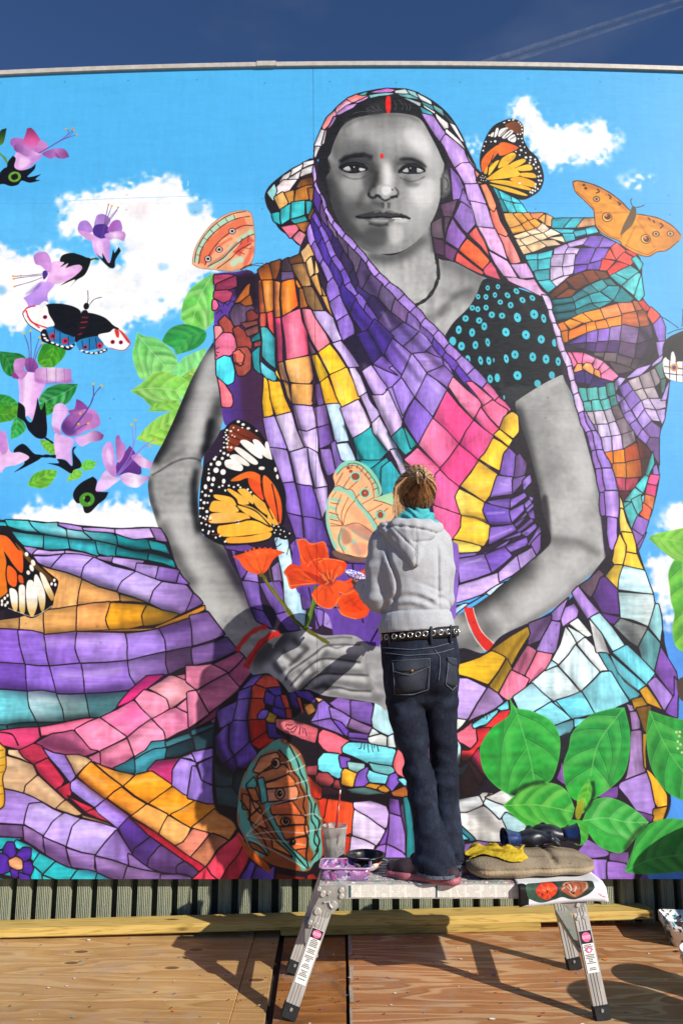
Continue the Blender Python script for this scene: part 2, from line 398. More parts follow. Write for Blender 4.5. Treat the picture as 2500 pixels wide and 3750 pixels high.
# ---- soft shapes: a distance field turned into one smooth mesh
class Field:
    def __init__(s,lo,hi,h):
        s.lo=np.array(lo,float); s.h=h; s.n=np.maximum(4,np.ceil((np.array(hi)-lo)/h).astype(int)+1)
        s.d=np.full(s.n,.5,np.float32)
    def grid(s,i0,i1):
        return [ (s.lo[k]+s.h*np.arange(i0[k],i1[k])).reshape([-1 if j==k else 1 for j in range(3)]).astype(np.float32) for k in range(3)]
    def add(s,a,b,ra,rb,k=.02,sc=(1,1,1),cut=False):
        """a tapered limb from a to b; sc squashes its section"""
        a,b=np.array(a,float),np.array(b,float); m=max(ra,rb)*max(1,max(sc))+.04+k
        i0=np.clip(np.floor((np.minimum(a,b)-m-s.lo)/s.h).astype(int),0,s.n); i1=np.clip(np.ceil((np.maximum(a,b)+m-s.lo)/s.h).astype(int)+1,0,s.n)
        if (i1<=i0).any(): return
        X=s.grid(i0,i1); ab=b-a; L=(ab**2).sum()+1e-9
        q=[X[j]-a[j] for j in range(3)]
        t=np.clip((q[0]*ab[0]+q[1]*ab[1]+q[2]*ab[2])/L,0,1)
        dd=sum(((q[j]-t*ab[j])/sc[j])**2 for j in range(3))
        p=(np.sqrt(dd)-(ra+(rb-ra)*t))*min(sc)
        sl=tuple(slice(i0[j],i1[j]) for j in range(3)); d=s.d[sl]
        if cut: s.d[sl]=np.maximum(d,-p); return
        hh=np.clip(.5+.5*(d-p)/k,0,1); s.d[sl]=(d*(1-hh)+p*hh)-k*hh*(1-hh)
    def chain(s,pts,rad,k=.02,sc=(1,1,1)):
        for i in range(len(pts)-1): s.add(pts[i],pts[i+1],rad[i],rad[i+1],k,sc)
    def warp(s,fn):
        X=s.grid((0,0,0),s.n); s.d+=fn(*X).astype(np.float32)
    def above(s,z): s.d=np.maximum(s.d,z-s.grid((0,0,0),s.n)[2])
    def below(s,z): s.d=np.maximum(s.d,s.grid((0,0,0),s.n)[2]-z)
    def front(s,x,z,back=False):
        """depth of the first surface met along +y at x,z"""
        i=(x-s.lo[0])/s.h; k=(z-s.lo[2])/s.h; i0=int(min(max(i,0),s.n[0]-2)); k0=int(min(max(k,0),s.n[2]-2)); fi,fk=i-i0,k-k0
        c=((s.d[i0,:,k0]*(1-fi)+s.d[i0+1,:,k0]*fi)*(1-fk)+(s.d[i0,:,k0+1]*(1-fi)+s.d[i0+1,:,k0+1]*fi)*fk)
        w=np.nonzero(c<0)[0]
        if len(w)==0: return None
        j=w[0]
        if j==0: return s.lo[1]
        return s.lo[1]+s.h*(j-1+c[j-1]/(c[j-1]-c[j]))
    def mesh(s,name):
        d=np.pad(s.d,1,constant_values=.5); lo=s.lo-s.h; ins=d<0
        N=d.shape; num=np.zeros([m-1 for m in N],np.float32); acc=np.zeros([m-1 for m in N]+[3],np.float32)
        cor=[(i,j,k) for i in (0,1) for j in (0,1) for k in (0,1)]
        S=lambda c:tuple(slice(c[a],N[a]-1+c[a]) for a in range(3))
        for a in cor:
            for ax in range(3):
                if a[ax]: continue
                b=list(a); b[ax]=1
                da,db=d[S(a)],d[S(b)]; x=(da<0)!=(db<0)
                t=np.where(x,da/np.where(x,da-db,1),0)
                num+=x
                for c in range(3): acc[...,c]+=x*(a[c]+(t if c==ax else 0))
        act=num>0; idx=np.full(num.shape,-1,np.int64); idx[act]=np.arange(act.sum())
        P=np.argwhere(act); V=lo+s.h*(P+acc[act]/num[act][:,None]); F=[]
        for ax in range(3):
            b,c=[(1,2),(2,0),(0,1)][ax]
            u=[slice(None)]*3; w=[slice(None)]*3; u[ax]=slice(0,-1); w[ax]=slice(1,None)
            x=ins[tuple(u)]!=ins[tuple(w)]; E=np.argwhere(x)
            ok=(E[:,b]>0)&(E[:,c]>0)&(E[:,b]<N[b]-1)&(E[:,c]<N[c]-1); E=E[ok]
            if len(E)==0: continue
            def g(db,dc):
                Q=E.copy(); Q[:,b]-=db; Q[:,c]-=dc; return idx[Q[:,0],Q[:,1],Q[:,2]]
            q=np.stack([g(1,1),g(0,1),g(0,0),g(1,0)],1)
            inside=ins[E[:,0],E[:,1],E[:,2]]; q[~inside]=q[~inside][:,::-1]; F.append(q)
        F=np.vstack(F); F=F[(F>=0).all(1)]
        me=bpy.data.meshes.new(name)
        me.vertices.add(len(V)); me.vertices.foreach_set('co',V.ravel().astype(np.float32))
        me.loops.add(F.size); me.loops.foreach_set('vertex_index',F.ravel().astype(np.int32))
        me.polygons.add(len(F)); me.polygons.foreach_set('loop_start',np.arange(0,F.size,4,dtype=np.int32))
        me.update(calc_edges=True); me.validate(); return me
def ripple(seed,n,f0,f1,amp,axis=None,ridged=False):
    """sum of random waves, for creases in cloth"""
    r=np.random.default_rng(seed); W=[]
    for _ in range(n):
        v=r.normal(size=3)
        if axis is not None: v=v*np.array(axis)
        v=v/np.linalg.norm(v)*r.uniform(f0,f1)*6.283; W.append((v,r.uniform(0,6.283)))
    if ridged: return lambda X,Y,Z: amp*sum(1.3-2.4*np.abs(np.sin(.5*(v[0]*X+v[1]*Y+v[2]*Z)+p))**.7 for v,p in W)/math.sqrt(n)*-1
    return lambda X,Y,Z: amp*sum(np.sin(v[0]*X+v[1]*Y+v[2]*Z+p) for v,p in W)/math.sqrt(n)

MURAL="""
# ---- sky and clouds
A s 62bdf0 .5 160 -700 900 1600 700 4400 900 4400 2600 -700 2600
L s 4a8fe2 .9 60 1180 1000 1500 900 1900 1000 1900 3000 1100 3000
A w 430 700 450 655 540 640 640 640 700 640 705 590 760 570 860 550 980 540 1030 510 1060 480 1110 468 1160 488 1260 500 1330 510 1330 560 1400 590 1440 640 1500 690 1510 780 1568 830 1640 900 1640 1150 1480 1220 1400 1350 1320 1470 1200 1480 1180 1550 1000 1540 860 1650 700 1650 560 1500 400 1410 300 1480 180 1560 120 1690 60 1620 0 1590 -90 1500 -90 1000 20 970 70 1070 150 1060 240 1040 300 1010 370 970 450 1060 640 1110 850 1160 910 1080 880 965 700 950 560 940 480 900 430 830 470 780 540 740
A s 62b4e8 .8 14 1370 690 1440 680 1490 700 1470 760 1400 770
A s 6cb8ea .5 14 1160 1130 1230 1130 1230 1170 1170 1180
A s 62b8ee .7 10 1160 1385 1200 1385 1200 1410 1165 1410
A s 6ab8ee .7 16 -20 1290 40 1300 40 1350 -20 1350
A s e6d8dc .5 40 940 680 1080 680 1100 800 960 800
A s cfdcea .5 30 780 900 1000 940 1040 1020 900 1050
B w 60 1600 110 1500 200 1440 240 1390 290 1345 330 1420 420 1440 480 1370 560 1360 700 1400 800 1370 940 1330 1000 1400 1060 1390 1110 1390 1230 1600
G w 300 40 330 -30 380 -72 440 -80 500 -40 540 10 560 60 640 120 740 100 770 55 820 130 890 150 890 90 960 78 1040 160 1140 180 1100 240 1060 280 980 310 1030 390 960 385 860 350 780 370 640 440 560 430 500 340 420 250 400 130 360 70
G w -20 210 60 250 110 215 130 280 40 310 -20 300
G w 1110 490 1200 500 1260 475 1330 500 1380 540 1320 565 1240 550 1150 572
L w 1760 60 1568 110 1470 150 1430 200 1380 290 1365 340 1500 340 1760 360
L w 1310 500 1340 440 1420 435 1510 490 1560 600 1500 800 1490 980 1430 1035 1420 920 1390 830 1350 740 1290 600
H w 1440 1590 1500 1530 1568 1505 1760 1500 1760 1640
# ---- upper left blossoms
A f 0a1a10^5a8a30 0 160 48 135! 35 210 20 250 -20 260
A l 16 5a8a30 -20 310 30 350 62 410
f 9a5aa6>b070b8 75 230 100 208 150 207 185 230 175 270 90 270
f 7a2c5c^c04a86^b878bc 198 137! 235 138 290 210 290 240 250 300 180 270 170 230 190 170
f b56ab0>c88ac8 290 230 340 245 345 290 290 320 250 310
f 8a4a98>d8a4d8 102 265 140 250 175 275 260 310 300 325 230 350 160 330 110 300
f d9a4da>a878c0 120 315 200 345 315 330 280 370 220 420 150 452 100 420
s f0d0f0 .7 12 150 350 220 370 200 410 140 430
f 8f4a9a>b070b8>7a3a78 310 325 360 295 430 282 480 295 508 345! 460 360 400 350 370 360
s 5a2a66 .5 6 400 310 420 350 440 350
f 0c0c12 0 460! 30 430 50 420 60 380 95 337! 115 360 105 420 150 445 220 430 262 398! 250 440 200 490 240 490 300 473! 260 510 298 517! 220 535 160 520 130 550 80 560 30 545 -20 540
d 6a9a2a 47 47 0 107 492
d 0c140c 27 27 0 107 492
d 8aba4a 8 5 0 95 470 120 515
l 4 6a3a90 275 320 420 240 500 180 530 150 525 135; 290 320 430 235 540 190 565 182; 285 322 400 250 470 205 505 165 485 145; 285 322 440 230 510 190 541 154
d e0a020 9 7 0 530 137 541 152 564 182 484 143
A f 9a70c0^b494d0 700 800 715 772 755 765 800 790 808 820 780 860 720 870 690 850
f 9070c4>b884cc 570 860 590 820 640 815 680 870 670 900 600 900 572 885
f 4a2c86 680 880 700 845 770 840 800 880 790 930 740 945 690 920
f c686ca>d8aadc 572 890 620 890 690 920 715 945 670 965 610 930
f 9a4fa4>a070c0 790 870 830 815 880 815 890 890 800 895
f 9a68b8>e0c4e4>b070b8 765 920 800 900 890 890 920 915 905 965! 850 945 790 955
f d8a8de>c090d4 675 965 720 945 800 955 803 1050 800 1125 760 1080 700 1060
s f2dcf4 .6 10 700 980 740 960 760 1060 730 1070
f 0a0e0e 700 1050! 750 1090 748 1048! 800 1125 830 1020! 840 1050 870 1005! 885 1035! 845 1100 840 1150 820 1162 780 1140
l 14 3a4a18 650 1105 690 1092 725 1095
l 4 5a3a80 745 945 760 850 795 695; 740 945 765 850 820 705; 750 940 780 830 865 720; 742 940 770 860 860 735
d d8a030 9 6 0 795 695 820 704 865 716
A f 0a100c 440 1110 460 1065 540 1050 600 1080 660 1090 655 1140 620 1210 560 1250 510 1305! 550 1245 440 1290! 550 1210 600 1150 510 1120 440 1155! 480 1120
f dba8dd>e8c0e6>cf98d4 350 1230 380 1120 480 1115 600 1150 560 1210 480 1260 400 1280 340 1260
s c07ac8 .4 10 400 1230 500 1210 560 1200 480 1255
f 0a100c 440 1110 470 1065 540 1052 640 1090 600 1130 540 1140 480 1160! 500 1125 440 1155! 470 1120
f b57cc6>c890d0 247 1070 290 1042 345 1050 375 1110 375 1180 350 1190 300 1145 260 1130
f 4a2c86 312 1190 340 1180 350 1210 320 1245
f c49ae0^9a78d0 170 1380! 230 1340 290 1265 330 1260 400 1280 350 1350 355 1412! 320 1405 270 1450 220 1480 200 1420
s 6a50a8 .6 8 180 1360 260 1290 300 1265 280 1310
l 4 4a2c66 95 1222 200 1215 310 1202; 100 1238 220 1222 310 1212; 105 1295 230 1260 310 1230
d d8902a 9 7 0 95 1220 100 1240 106 1296 152 1217
# ---- black, white and blue butterfly
B f 0b0a0e 340 -70 470 -75 585 -30 580 60 550 160 430 130 390 90 350 0
f f0ece8 165 -10! 200 -50 330 -68 360 0 400 75 370 110 300 130 220 80 180 30
l 10 c8283c 168 -12 200 -48 260 -62; 200 10 240 60 360 105; 190 -30 220 40 290 100
l 5 1a1418 165 -10 180 30 220 82 300 132
f 2a84c0>1c68a4 335 110 400 88 470 140 535 160 545 215 490 230 420 215 370 195
s 0a0a12 .9 6 390 90 480 60 580 100 550 165 490 145 450 130
f 141016 300 130 335 110 370 195 420 215 490 235 550 215 510 262 430 245 340 210 305 190
d f0ece8 13 8 20 345 190 385 208 420 222 455 235 495 240 525 232 320 150 330 175
f 0b0a0e 590 30 640 -12 760 20 830 80 870 110 790 150 720 160 640 180 560 200
f 2a84c0>1c68a4 560 210 600 180 720 160 760 200 740 240 640 265 580 250
f f2eeea 720 150 800 130 840 105 920 150 955 210! 900 262 790 240 750 200
f c83030 840 110 870 120 870 170 850 160; c83030 868 110 920 150 955 210 930 200
l 5 c83c40 960 212 905 262 800 245
f 141016 555 220 590 260 680 280 780 250 770 275 690 292 600 275
d f0ece8 12 7 -5 600 266 635 276 670 283 705 283 740 275 765 262
d c83048 25 25 0 385 160 478 195 730 230 
d c83048 17 17 0 625 240 825 202 885 205 330 20
d 2a1440 11 11 0 385 160 478 195 625 240 730 230 825 202 885 205 330 20
l 4 141016 400 110 395 200; 440 130 440 215; 500 160 500 230; 600 190 610 255; 655 175 655 265; 700 170 710 250
f 120c10 600 -20 640 -24 655 60 610 140 560 205 548 160 575 60
l 9 8a2030 600 20 645 25; 590 60 640 55; 585 100 625 95; 570 150 600 140
d 120c10 22 26 0 632 -60
l 4 141016 640 -70 645 -120 643 -178; 655 -70 690 -110 745 -126
# ---- leaves and blossoms left
B e 1c7a2c^0f5a24 4aa84a 10 280 60 340 90 440 | 0 270! 80 280 150 290 185 330 110 420 80 455 30 420 0 340
e 2a8a1c^3f9a20 78c034 400 225 380 300 320 385 | 330 215 420 235 480 265 460 320 400 380 340 390 290 370 275 320 300 250
e 0f6a28^1e8a30 8fd0a0 560 520 440 590 300 650 | 290 610 350 540 440 510 570 510! 545 580 480 660 380 670 300 650
e 1a7a30^3a9a2a 5ab04a -10 640 60 640 135 690 | -40 585 0 585 70 600 130 650 135 690 60 680 -40 660
e 3a9020 78b830 -10 730 60 730 138 690 | -40 665 0 665 140 685 110 760 50 785 -40 785
e 2a8a2a 4aa83a 330 660 360 690 410 660 | 290 660 400 660 380 720 330 735
e 1c7a30^2a9a40 6ac06a 120 760 120 830 85 910 | 80 915! 85 820 130 750 190 830 140 890
e 5aa828 98d04a 295 925 350 970 400 1020 | 290 920! 340 925 390 950 400 1030 330 990
e 4aa826^6abc30 a8d850 205 1250 300 1200 405 1140 | 200 1255! 240 1180 320 1140 410 1145 405 1190 350 1260 290 1275
e 5ab83a 98dc70 595 1140 640 1110 705 1090 | 590 1110 640 1065 710 1085! 680 1130 620 1145
e 6ab83a a8dc60 490 1220 540 1180 600 1140 | 485 1225! 520 1160 560 1135 600 1150 580 1200
e 6acc62^5cb43a b4e890 1560 -300 1460 -120 1400 90 | 1568 -310! 1420 -210 1350 -110 1325 0 1330 40 1400 100 1480 118 1540 80 1590 -20 1600 -200
e 7ad07a a8e488 1380 520 1440 380 1510 250 | 1270 420 1330 330 1420 280 1515 245! 1490 330 1450 420 1400 520 1330 460
e 1f7c38^2f9a44 58b054 1500 130 1380 170 1290 290 | 1190 190 1240 110 1320 75 1400 80 1500 120 1505 180 1450 240 1380 270 1290 295! 1270 250 1220 220
e 8ac83a^6ab84a c8e88a 1330 470 1400 430 1430 410 | 1330 460 1420 400 1440 440 1400 520 1350 490
e 56b85a^8ad068 b0e8a0 1010 150 1120 280 1240 420 | 1005 130! 1060 160 1130 170 1200 210 1270 280 1300 350 1260 420 1150 430 1040 475 990 390 970 290 990 200
e 84c848^6cbc58 bce890 960 560 1140 540 1370 570 | 955 565! 1040 500 1130 430 1200 420 1290 440 1390 510 1370 600 1290 630 1160 670 1100 670 1040 610
e 7ac04a a8d860 1085 708 1200 670 1335 645 | 1080 710! 1140 650 1240 630 1340 640 1290 700 1180 710
e 70bc48^94cc40 b4e078 1005 910 1150 850 1280 760 | 1000 915! 1060 840 1150 760 1300 690 1330 690 1270 800 1200 970! 1120 950
B f a0559a^7a3a80 180 330 240 320 280 380 250 430 220 430 190 400
f d09ad6>ead0ee>d8a4dc>c89cd8 140 440 260 430 330 510 290 600 240 780! 200 740 180 760 145 690 140 560
s b888cc .5 10 150 460 180 470 170 640 150 620
f c98ccc>b070b4 105 340 150 320 185 330 175 400 200 430 150 480 105 420
f 8a3a80 100 420 140 470 90 462
f b878c0>e4cce6>a868b0 255 420 290 390 400 390 520 400! 525 490! 480 505 400 495 300 505 255 480
s 9a4aa0 .45 10 260 470 400 490 520 480 520 505 300 510
l 5 a060a8 340 395 345 500; 410 395 410 500; 470 398 475 500
f 0a0a10 135 640! 180 680 190 760 230 790 260 700 275 610! 300 700 330 640! 340 760 345 850 330 905 270 905 210 850 180 790 125 750!
l 12 0a0a10 330 905 370 930 390 945
l 5 5a3a90 215 420 210 250 175 140; 225 420 228 260 223 120; 230 420 260 260 290 170; 240 420 265 300 310 210
d e0b020 9 9 0 175 140 223 120 292 170 310 210
f d9b3e4>cfa0de 400 880 460 885 540 920 520 1000 530 1110! 470 1060 410 1050
f 6a2c78^9a5aa4 500 710 545 690 560 620! 600 640 640 680 630 720 560 760
f 6a3484>b878bc>d8a4d8 450 820 500 740 600 700 680 700 720 760 730 810 650 840 560 890 480 880
s 3a1a5a .6 14 450 830 500 780 560 860 500 885
f c98cc8>a868b0 610 720 690 700 735 800 650 850 600 830
s 8a4696 .5 12 480 800 600 720 680 740 600 850
f e0c4ea>c493d4 385 740 400 670 450 650 490 680 500 720 450 800 440 880 400 860 380 810
s 9050a0 .5 8 380 820 400 860 445 885 440 850
f b98ace>d8b0dc>6a2468 545 910 620 880 700 850 762 885! 740 920 660 940 600 968 560 940
f 0a0a10 345 1090! 430 1090 420 1060 480 1070 530 1110 530 990 560 965! 540 1010 590 1080 590 1120 540 1140 520 1165 460 1130 420 1110
l 20 0a0a10 300 1040 350 1038 410 1042
l 6 4a3a88 500 870 620 720 680 620 684 510; 510 870 640 700 690 590 745 522; 520 880 600 820 645 800
d e0b020 9 9 0 684 510 745 522 588 727 645 799 575 803
f 0a0a10 100 1000 150 952 190 960 250 1020 300 1030 290 1060 200 1110 100 1160! 180 1090 130 1050
f d9a8dd>e8c8ea 0 860 40 870 60 950 80 1010 150 1010 215 1050 130 1100 40 1120 10 1165! -40 1100 -40 860
f b070c0>c890d0 0 855 40 865 58 950 50 1010 10 1020 -30 900
f c8a4dc>e0c8ec 780 1140 850 1195 900 1190 840 1240 770 1290 680 1305! 710 1240
f 6a3484^4a2470 860 1080 930 990 960 970 1020 1080 1030 1170 930 1160 850 1180
f a060a8^c088c4 845 920 870 885 890 930 920 970 900 1050 860 1080
f b070b8>e0c0e2>8a4a98 960 1040 1020 1020 1060 1055 1160 1105! 1120 1135 1040 1120 1000 1090
f cfa4dc>b878c4 745 1020 780 940 820 950 840 1050 850 1190 780 1140
s eddcf0 .6 10 790 980 820 1040 815 1110 780 1050
f c090cc>ece0f2>8a5aa0 880 1190 940 1160 1030 1180 1110 1185! 1060 1230 1000 1270 920 1250
f 0a0a0c 535 1330 550 1280 600 1230 680 1188! 710 1220 700 1290 740 1300 795 1303! 770 1350 720 1390 660 1450 620 1450 600 1390 560 1380
d 4a9228 54 52 0 637 1357
d 0a0e0a 22 24 0 640 1352
d 6ab03a 8 10 0 615 1345 655 1385
l 5 8a78c8 850 1180 940 1060 975 960 965 810; 850 1185 950 1040 990 900 993 775; 860 1180 980 1040 1060 960 1140 912; 860 1185 960 1080 1040 980 1100 962
d e0b020 9 9 0 965 808 993 775 1140 912 1098 962
# ---- billowing cloth on the right
G f 241a22 140 545 300 620 430 750 560 755 640 795 920 795 960 900 1080 970 1220 1050 1265 1130 1280 1390 H 1390 100 1440 250 1440 400 1470 590 1440 850 1395 1000 1395 1240 1390 1350 1340 1560 L 1310 220 1240 420 1180 260 1090 40 H 1090 1480 950 1100 800 800 700 380 590 60 G 400 1060 230 740
G ct 2a98a4 150 565 205 600 230 650 180 660; 3ab0bc 215 600 290 635 310 680 240 660; 4ac4d0 300 640 350 665 375 690 315 675; 2a8a96 185 665 235 665 290 740 215 745; 40b4c0 245 668 315 690 345 745 300 750; 4cc8d4 320 690 380 695 425 750 355 750
ct d8a050 235 760 325 760 380 835 300 860 270 840; e89a38 330 762 385 760 430 810 390 830; f0983c 395 760 450 760 480 790 440 805; f08a50 455 760 545 755 550 765 510 795 480 790; e0a040 300 865 385 840 410 880 315 900; f0a040 395 835 435 812 480 860 420 880; f09a38 445 812 490 800 530 830 490 860; e8a848 520 795 560 770 610 790 570 830; f0a868 575 765 620 790 610 840 560 830
ct e8cfa4 325 915 420 885 460 910 375 940; f0d8b0 425 885 490 865 530 895 470 915; f2dcc0 500 865 540 825 580 860 545 895; e4c496 330 945 375 945 420 990 360 1000; ecd0a8 380 945 460 920 520 955 430 995; eed6b0 470 915 545 900 575 930 530 955; f0d8b4 550 895 600 865 670 905 620 910 580 930; e0bc90 370 1005 420 1000 460 1045 400 1060; dcb888 430 1000 520 965 575 1000 470 1045; e0c098 530 960 620 955 680 990 585 1000; ecd0a8 580 935 680 925 720 975 640 950
ct 2a94a4 620 795 760 795 690 860 610 850; 3aa8b4 700 860 760 800 850 795 800 860; c08a60 850 800 925 795 920 850 790 865; 40b4c4 610 860 680 870 770 880 775 900 690 900; 40b0c4 775 890 860 880 870 910 785 930; 4ec4d8 860 875 920 860 945 900 870 915; 3aa4b4 690 905 770 910 780 950 720 965
ct bfa0dc 740 975 890 930 870 980 740 1010; 7a58b8 850 990 890 930 985 930 990 960 940 1010; 8a68c4 995 935 1080 970 1050 1000 960 1005; c0a4dc 640 1020 720 985 740 1010 720 1050 640 1060; c8b0dc 745 1010 820 1020 790 1060 720 1050; 7452b4 830 1020 930 1015 880 1120 770 1125; 7e5cbc 945 1015 1030 1020 990 1090 890 1115; b4a0c4 620 1065 705 1060 690 1140 600 1140; c8b4dc 715 1060 785 1060 770 1130 695 1140; bcacc8 605 1150 685 1150 690 1205 600 1250; c4b0d4 695 1150 775 1140 760 1190 700 1210; 6a46ac 785 1140 870 1135 850 1170 780 1195; 7450b4 880 1130 965 1105 950 1165 870 1165; c8b8d4 605 1255 700 1215 740 1210 630 1295
ct ee5a50 1050 1010 1090 975 1150 1040 1085 1105; e8463c 960 1170 980 1095 1070 1115 1010 1170; f04c44 1095 1105 1140 1050 1210 1100 1180 1140; ea4038 1155 1030 1215 1050 1215 1090 1150 1040; e23c34 1020 1175 1090 1120 1170 1145 1080 1190 1040 1210; ee5444 1000 1090 1040 1025 1080 1100
ct 3ab4c0 420 1070 510 1055 505 1100 430 1100; 48c4ce 520 1055 620 1030 610 1080 515 1095; 3aa4ac 430 1110 505 1105 500 1170 465 1180; 3eaab4 515 1105 605 1085 595 1160 510 1170; 3a9aa4 480 1185 590 1170 585 1250 500 1250; 48bcc6 510 1260 590 1250 625 1290 570 1330
ct 40b4b8 1190 1100 1220 1080 1265 1130 1250 1180; 4cbcc0 1080 1195 1180 1150 1240 1190 1170 1240; 3ca8ac 1040 1215 1075 1200 1160 1245 1120 1285; 58c4c6 1130 1285 1180 1250 1240 1200 1260 1220 1230 1300 1210 1350; 48b8bc 1240 1300 1265 1210 1280 1350 1250 1400 1215 1360
ct 5a2c1a 580 1350 700 1250 720 1300 600 1370; 6a3420 710 1240 830 1190 880 1270 790 1310; 7a3a20 840 1190 910 1175 960 1230 890 1265; 6a3822 920 1175 1000 1190 1020 1220 970 1235; 7a3c20 620 1370 720 1310 780 1320 740 1360
ct 1a6a72 590 1385 740 1370 760 1400 610 1420; 2a8088 750 1365 830 1320 880 1350 770 1395; 3a8a90 835 1315 900 1280 950 1330 890 1345; 3a9296 905 1275 980 1240 1020 1280 960 1325; 2a6a6e 990 1240 1040 1240 1080 1280 1030 1285; 186068 600 1430 760 1410 770 1460 610 1480; 2a98a0 770 1405 880 1360 900 1410 790 1455; 34b4bc 890 1355 960 1335 1050 1400 910 1410; 2ca0a8 975 1325 1030 1290 1100 1290 1110 1380 1060 1390; 1e7a80 1120 1300 1200 1380 1160 1410 1060 1400; 145860 610 1490 770 1470 790 1510 620 1540; 1e6a70 780 1465 890 1420 950 1460 800 1505; 2a8e96 905 1420 1050 1400 960 1450
G s 0a2024 .5 16 570 1370 620 1380 650 1560 590 1560
H ct d0742a 640 175 690 150 720 210 660 230; e08a28 700 150 740 130 830 160 740 200; f09028 750 120 830 95 900 150 840 160; f0902c 840 90 960 65 1000 130 910 150; ee8a50 970 60 1080 20 1110 100 1000 130; e07a50 1090 15 1190 10 1210 80 1120 100; a85a3c 1200 0 1250 10 1270 70 1225 85; b8681f 660 235 720 215 730 295 690 300; e8701c 735 215 850 175 870 230 740 285; f08c24 860 170 920 160 940 215 870 230; ee8030 930 160 1005 140 1020 195 945 210; e88a30 1010 135 1115 110 1110 180 1030 195; b86038 1120 100 1220 85 1240 190 1120 175; a0522f 1230 85 1290 80 1320 180 1250 190
ct 6a4aa8 740 310 860 240 860 300 770 330; 8462bc 870 240 940 215 950 300 870 300; 8a68c0 950 215 1025 205 1020 290 945 290; a080c4 1035 200 1110 190 1110 290 1025 290; 7a608c 1120 180 1240 205 1225 310 1110 290; 4e3a54 1250 200 1330 185 1340 270 1290 310 1230 305; 4a3058 700 325 850 310 860 350 740 360; 4a2e66 870 310 930 310 920 370 860 360; 56366e 940 300 1015 300 1010 370 930 370; 4a3060 1025 300 1105 300 1095 380 1015 370; 5a4260 1115 300 1220 315 1205 420 1100 390; 3e2e44 1230 315 1350 290 1360 330 1310 430 1210 420; 5a4c52 920 380 1000 380 990 420 930 400; 6a5a60 1005 385 1090 390 1080 450 1000 440; 5a4a50 1095 400 1190 430 1170 490 1090 470; 4a3c42 1200 430 1300 440 1240 500 1180 500; 52444a 1040 450 1160 490 1200 510 1090 540
ct f070a0 710 385 750 380 790 460 750 480; f26a9c 760 378 840 385 825 450 800 455; f47aa8 850 385 930 425 900 460 835 455; f080ae 935 425 990 450 940 510 915 490; ee7aa8 995 455 1040 500 980 545 955 515; f07aa8 1040 500 1090 555 1050 590 975 580 980 545; e89050 765 510 790 465 820 465 830 500 800 520; f09a58 835 490 860 460 900 465 915 500 910 540; e88a50 925 540 930 505 960 520 965 570; 3a2466 755 530 840 510 850 600 790 600; 402a6e 850 515 910 560 910 620 860 605; 3a2460 920 565 1040 600 990 640 880 655
ct f04a38 1245 10 1280 0 1330 60 1290 80; ee5848 1335 50 1390 110 1350 170 1310 110; 8a6ac0 1350 180 1400 120 1430 200 1430 290 1390 300; a488d4 1370 310 1430 300 1440 370 1390 410; b098dc 1340 460 1430 380 1400 440 1340 480; a890d8 1150 570 1230 500 1330 465 1250 540; b8a0e0 1060 620 1100 570 1145 575 1090 650 1070 680
ct 4aa49c 800 650 860 655 870 730 830 740; 58b4ac 870 655 940 645 950 730 880 730; 58b4b0 950 650 1000 640 1010 720 960 730; 3a8078 1005 620 1060 610 1070 690 1015 700; 4a9a94 830 750 890 745 900 800 850 800; 5ab8b0 905 740 960 735 980 805 910 805; 58b4b0 965 740 1020 725 1040 790 990 805; 3a8078 1030 715 1080 700 1090 760 1045 780
ct a898a4 850 815 915 815 935 900 890 900; c0b4c4 920 815 985 815 1015 905 940 905; b4a8b8 995 815 1040 800 1070 880 1025 905; 6a5a60 1045 790 1090 770 1140 850 1080 880; a492a8 900 915 935 905 950 990 930 990; c8b8e0 945 910 1015 915 1035 1000 955 1000; bcaccc 1025 910 1070 895 1105 985 1040 995; 7a6a74 1080 885 1140 860 1190 950 1110 985; b4a0d0 960 1010 1035 1005 1045 1110 975 1110; c8aef0 1045 1005 1105 995 1120 1085 1055 1105; 8a7a84 1115 990 1195 955 1210 1030 1130 1085
ct e87a1c 975 1125 1050 1110 1050 1200 1005 1195; f08a1a 1060 1110 1130 1100 1135 1190 1060 1200; d85a1c>8a3418 1140 1095 1220 1045 1250 1160 1145 1190; 7a2c1c 1225 1010 1310 1100 1320 1150 1255 1165; c8741e 1015 1210 1050 1210 1050 1300 1030 1270; d07c28 1055 1205 1140 1200 1145 1300 1050 1300; b86a20>8a3c18 1150 1195 1250 1170 1260 1280 1150 1300; 6a2c18 1260 1170 1320 1160 1310 1240 1270 1280; c04a64 1055 1310 1140 1310 1130 1390 1085 1390; a83a50 1145 1310 1230 1300 1200 1370 1140 1390; 8a2c3c 1090 1400 1180 1400 1130 1450 1110 1470
ct 8464b8 1100 640 1165 600 1200 660 1140 710; 9a7cc8 1080 690 1135 720 1110 740 1090 740; 8a6abc 1150 720 1210 660 1260 740 1190 800; 9678c4 1110 755 1140 730 1185 805 1130 825; a488d0 1200 800 1265 745 1285 800 1230 860; 9a7cc8 1135 835 1185 815 1220 870 1170 900; a48ad4 1235 870 1290 805 1330 880 1270 930; 9070c0 1180 910 1220 880 1260 935 1225 990; 7a5a9c 1275 940 1335 890 1390 930 1380 1000 1320 1000; 9472c4 1235 1000 1265 945 1310 1000 1290 1050; 6a4a80 1300 1060 1320 1010 1385 1010 1390 1200 1340 1120
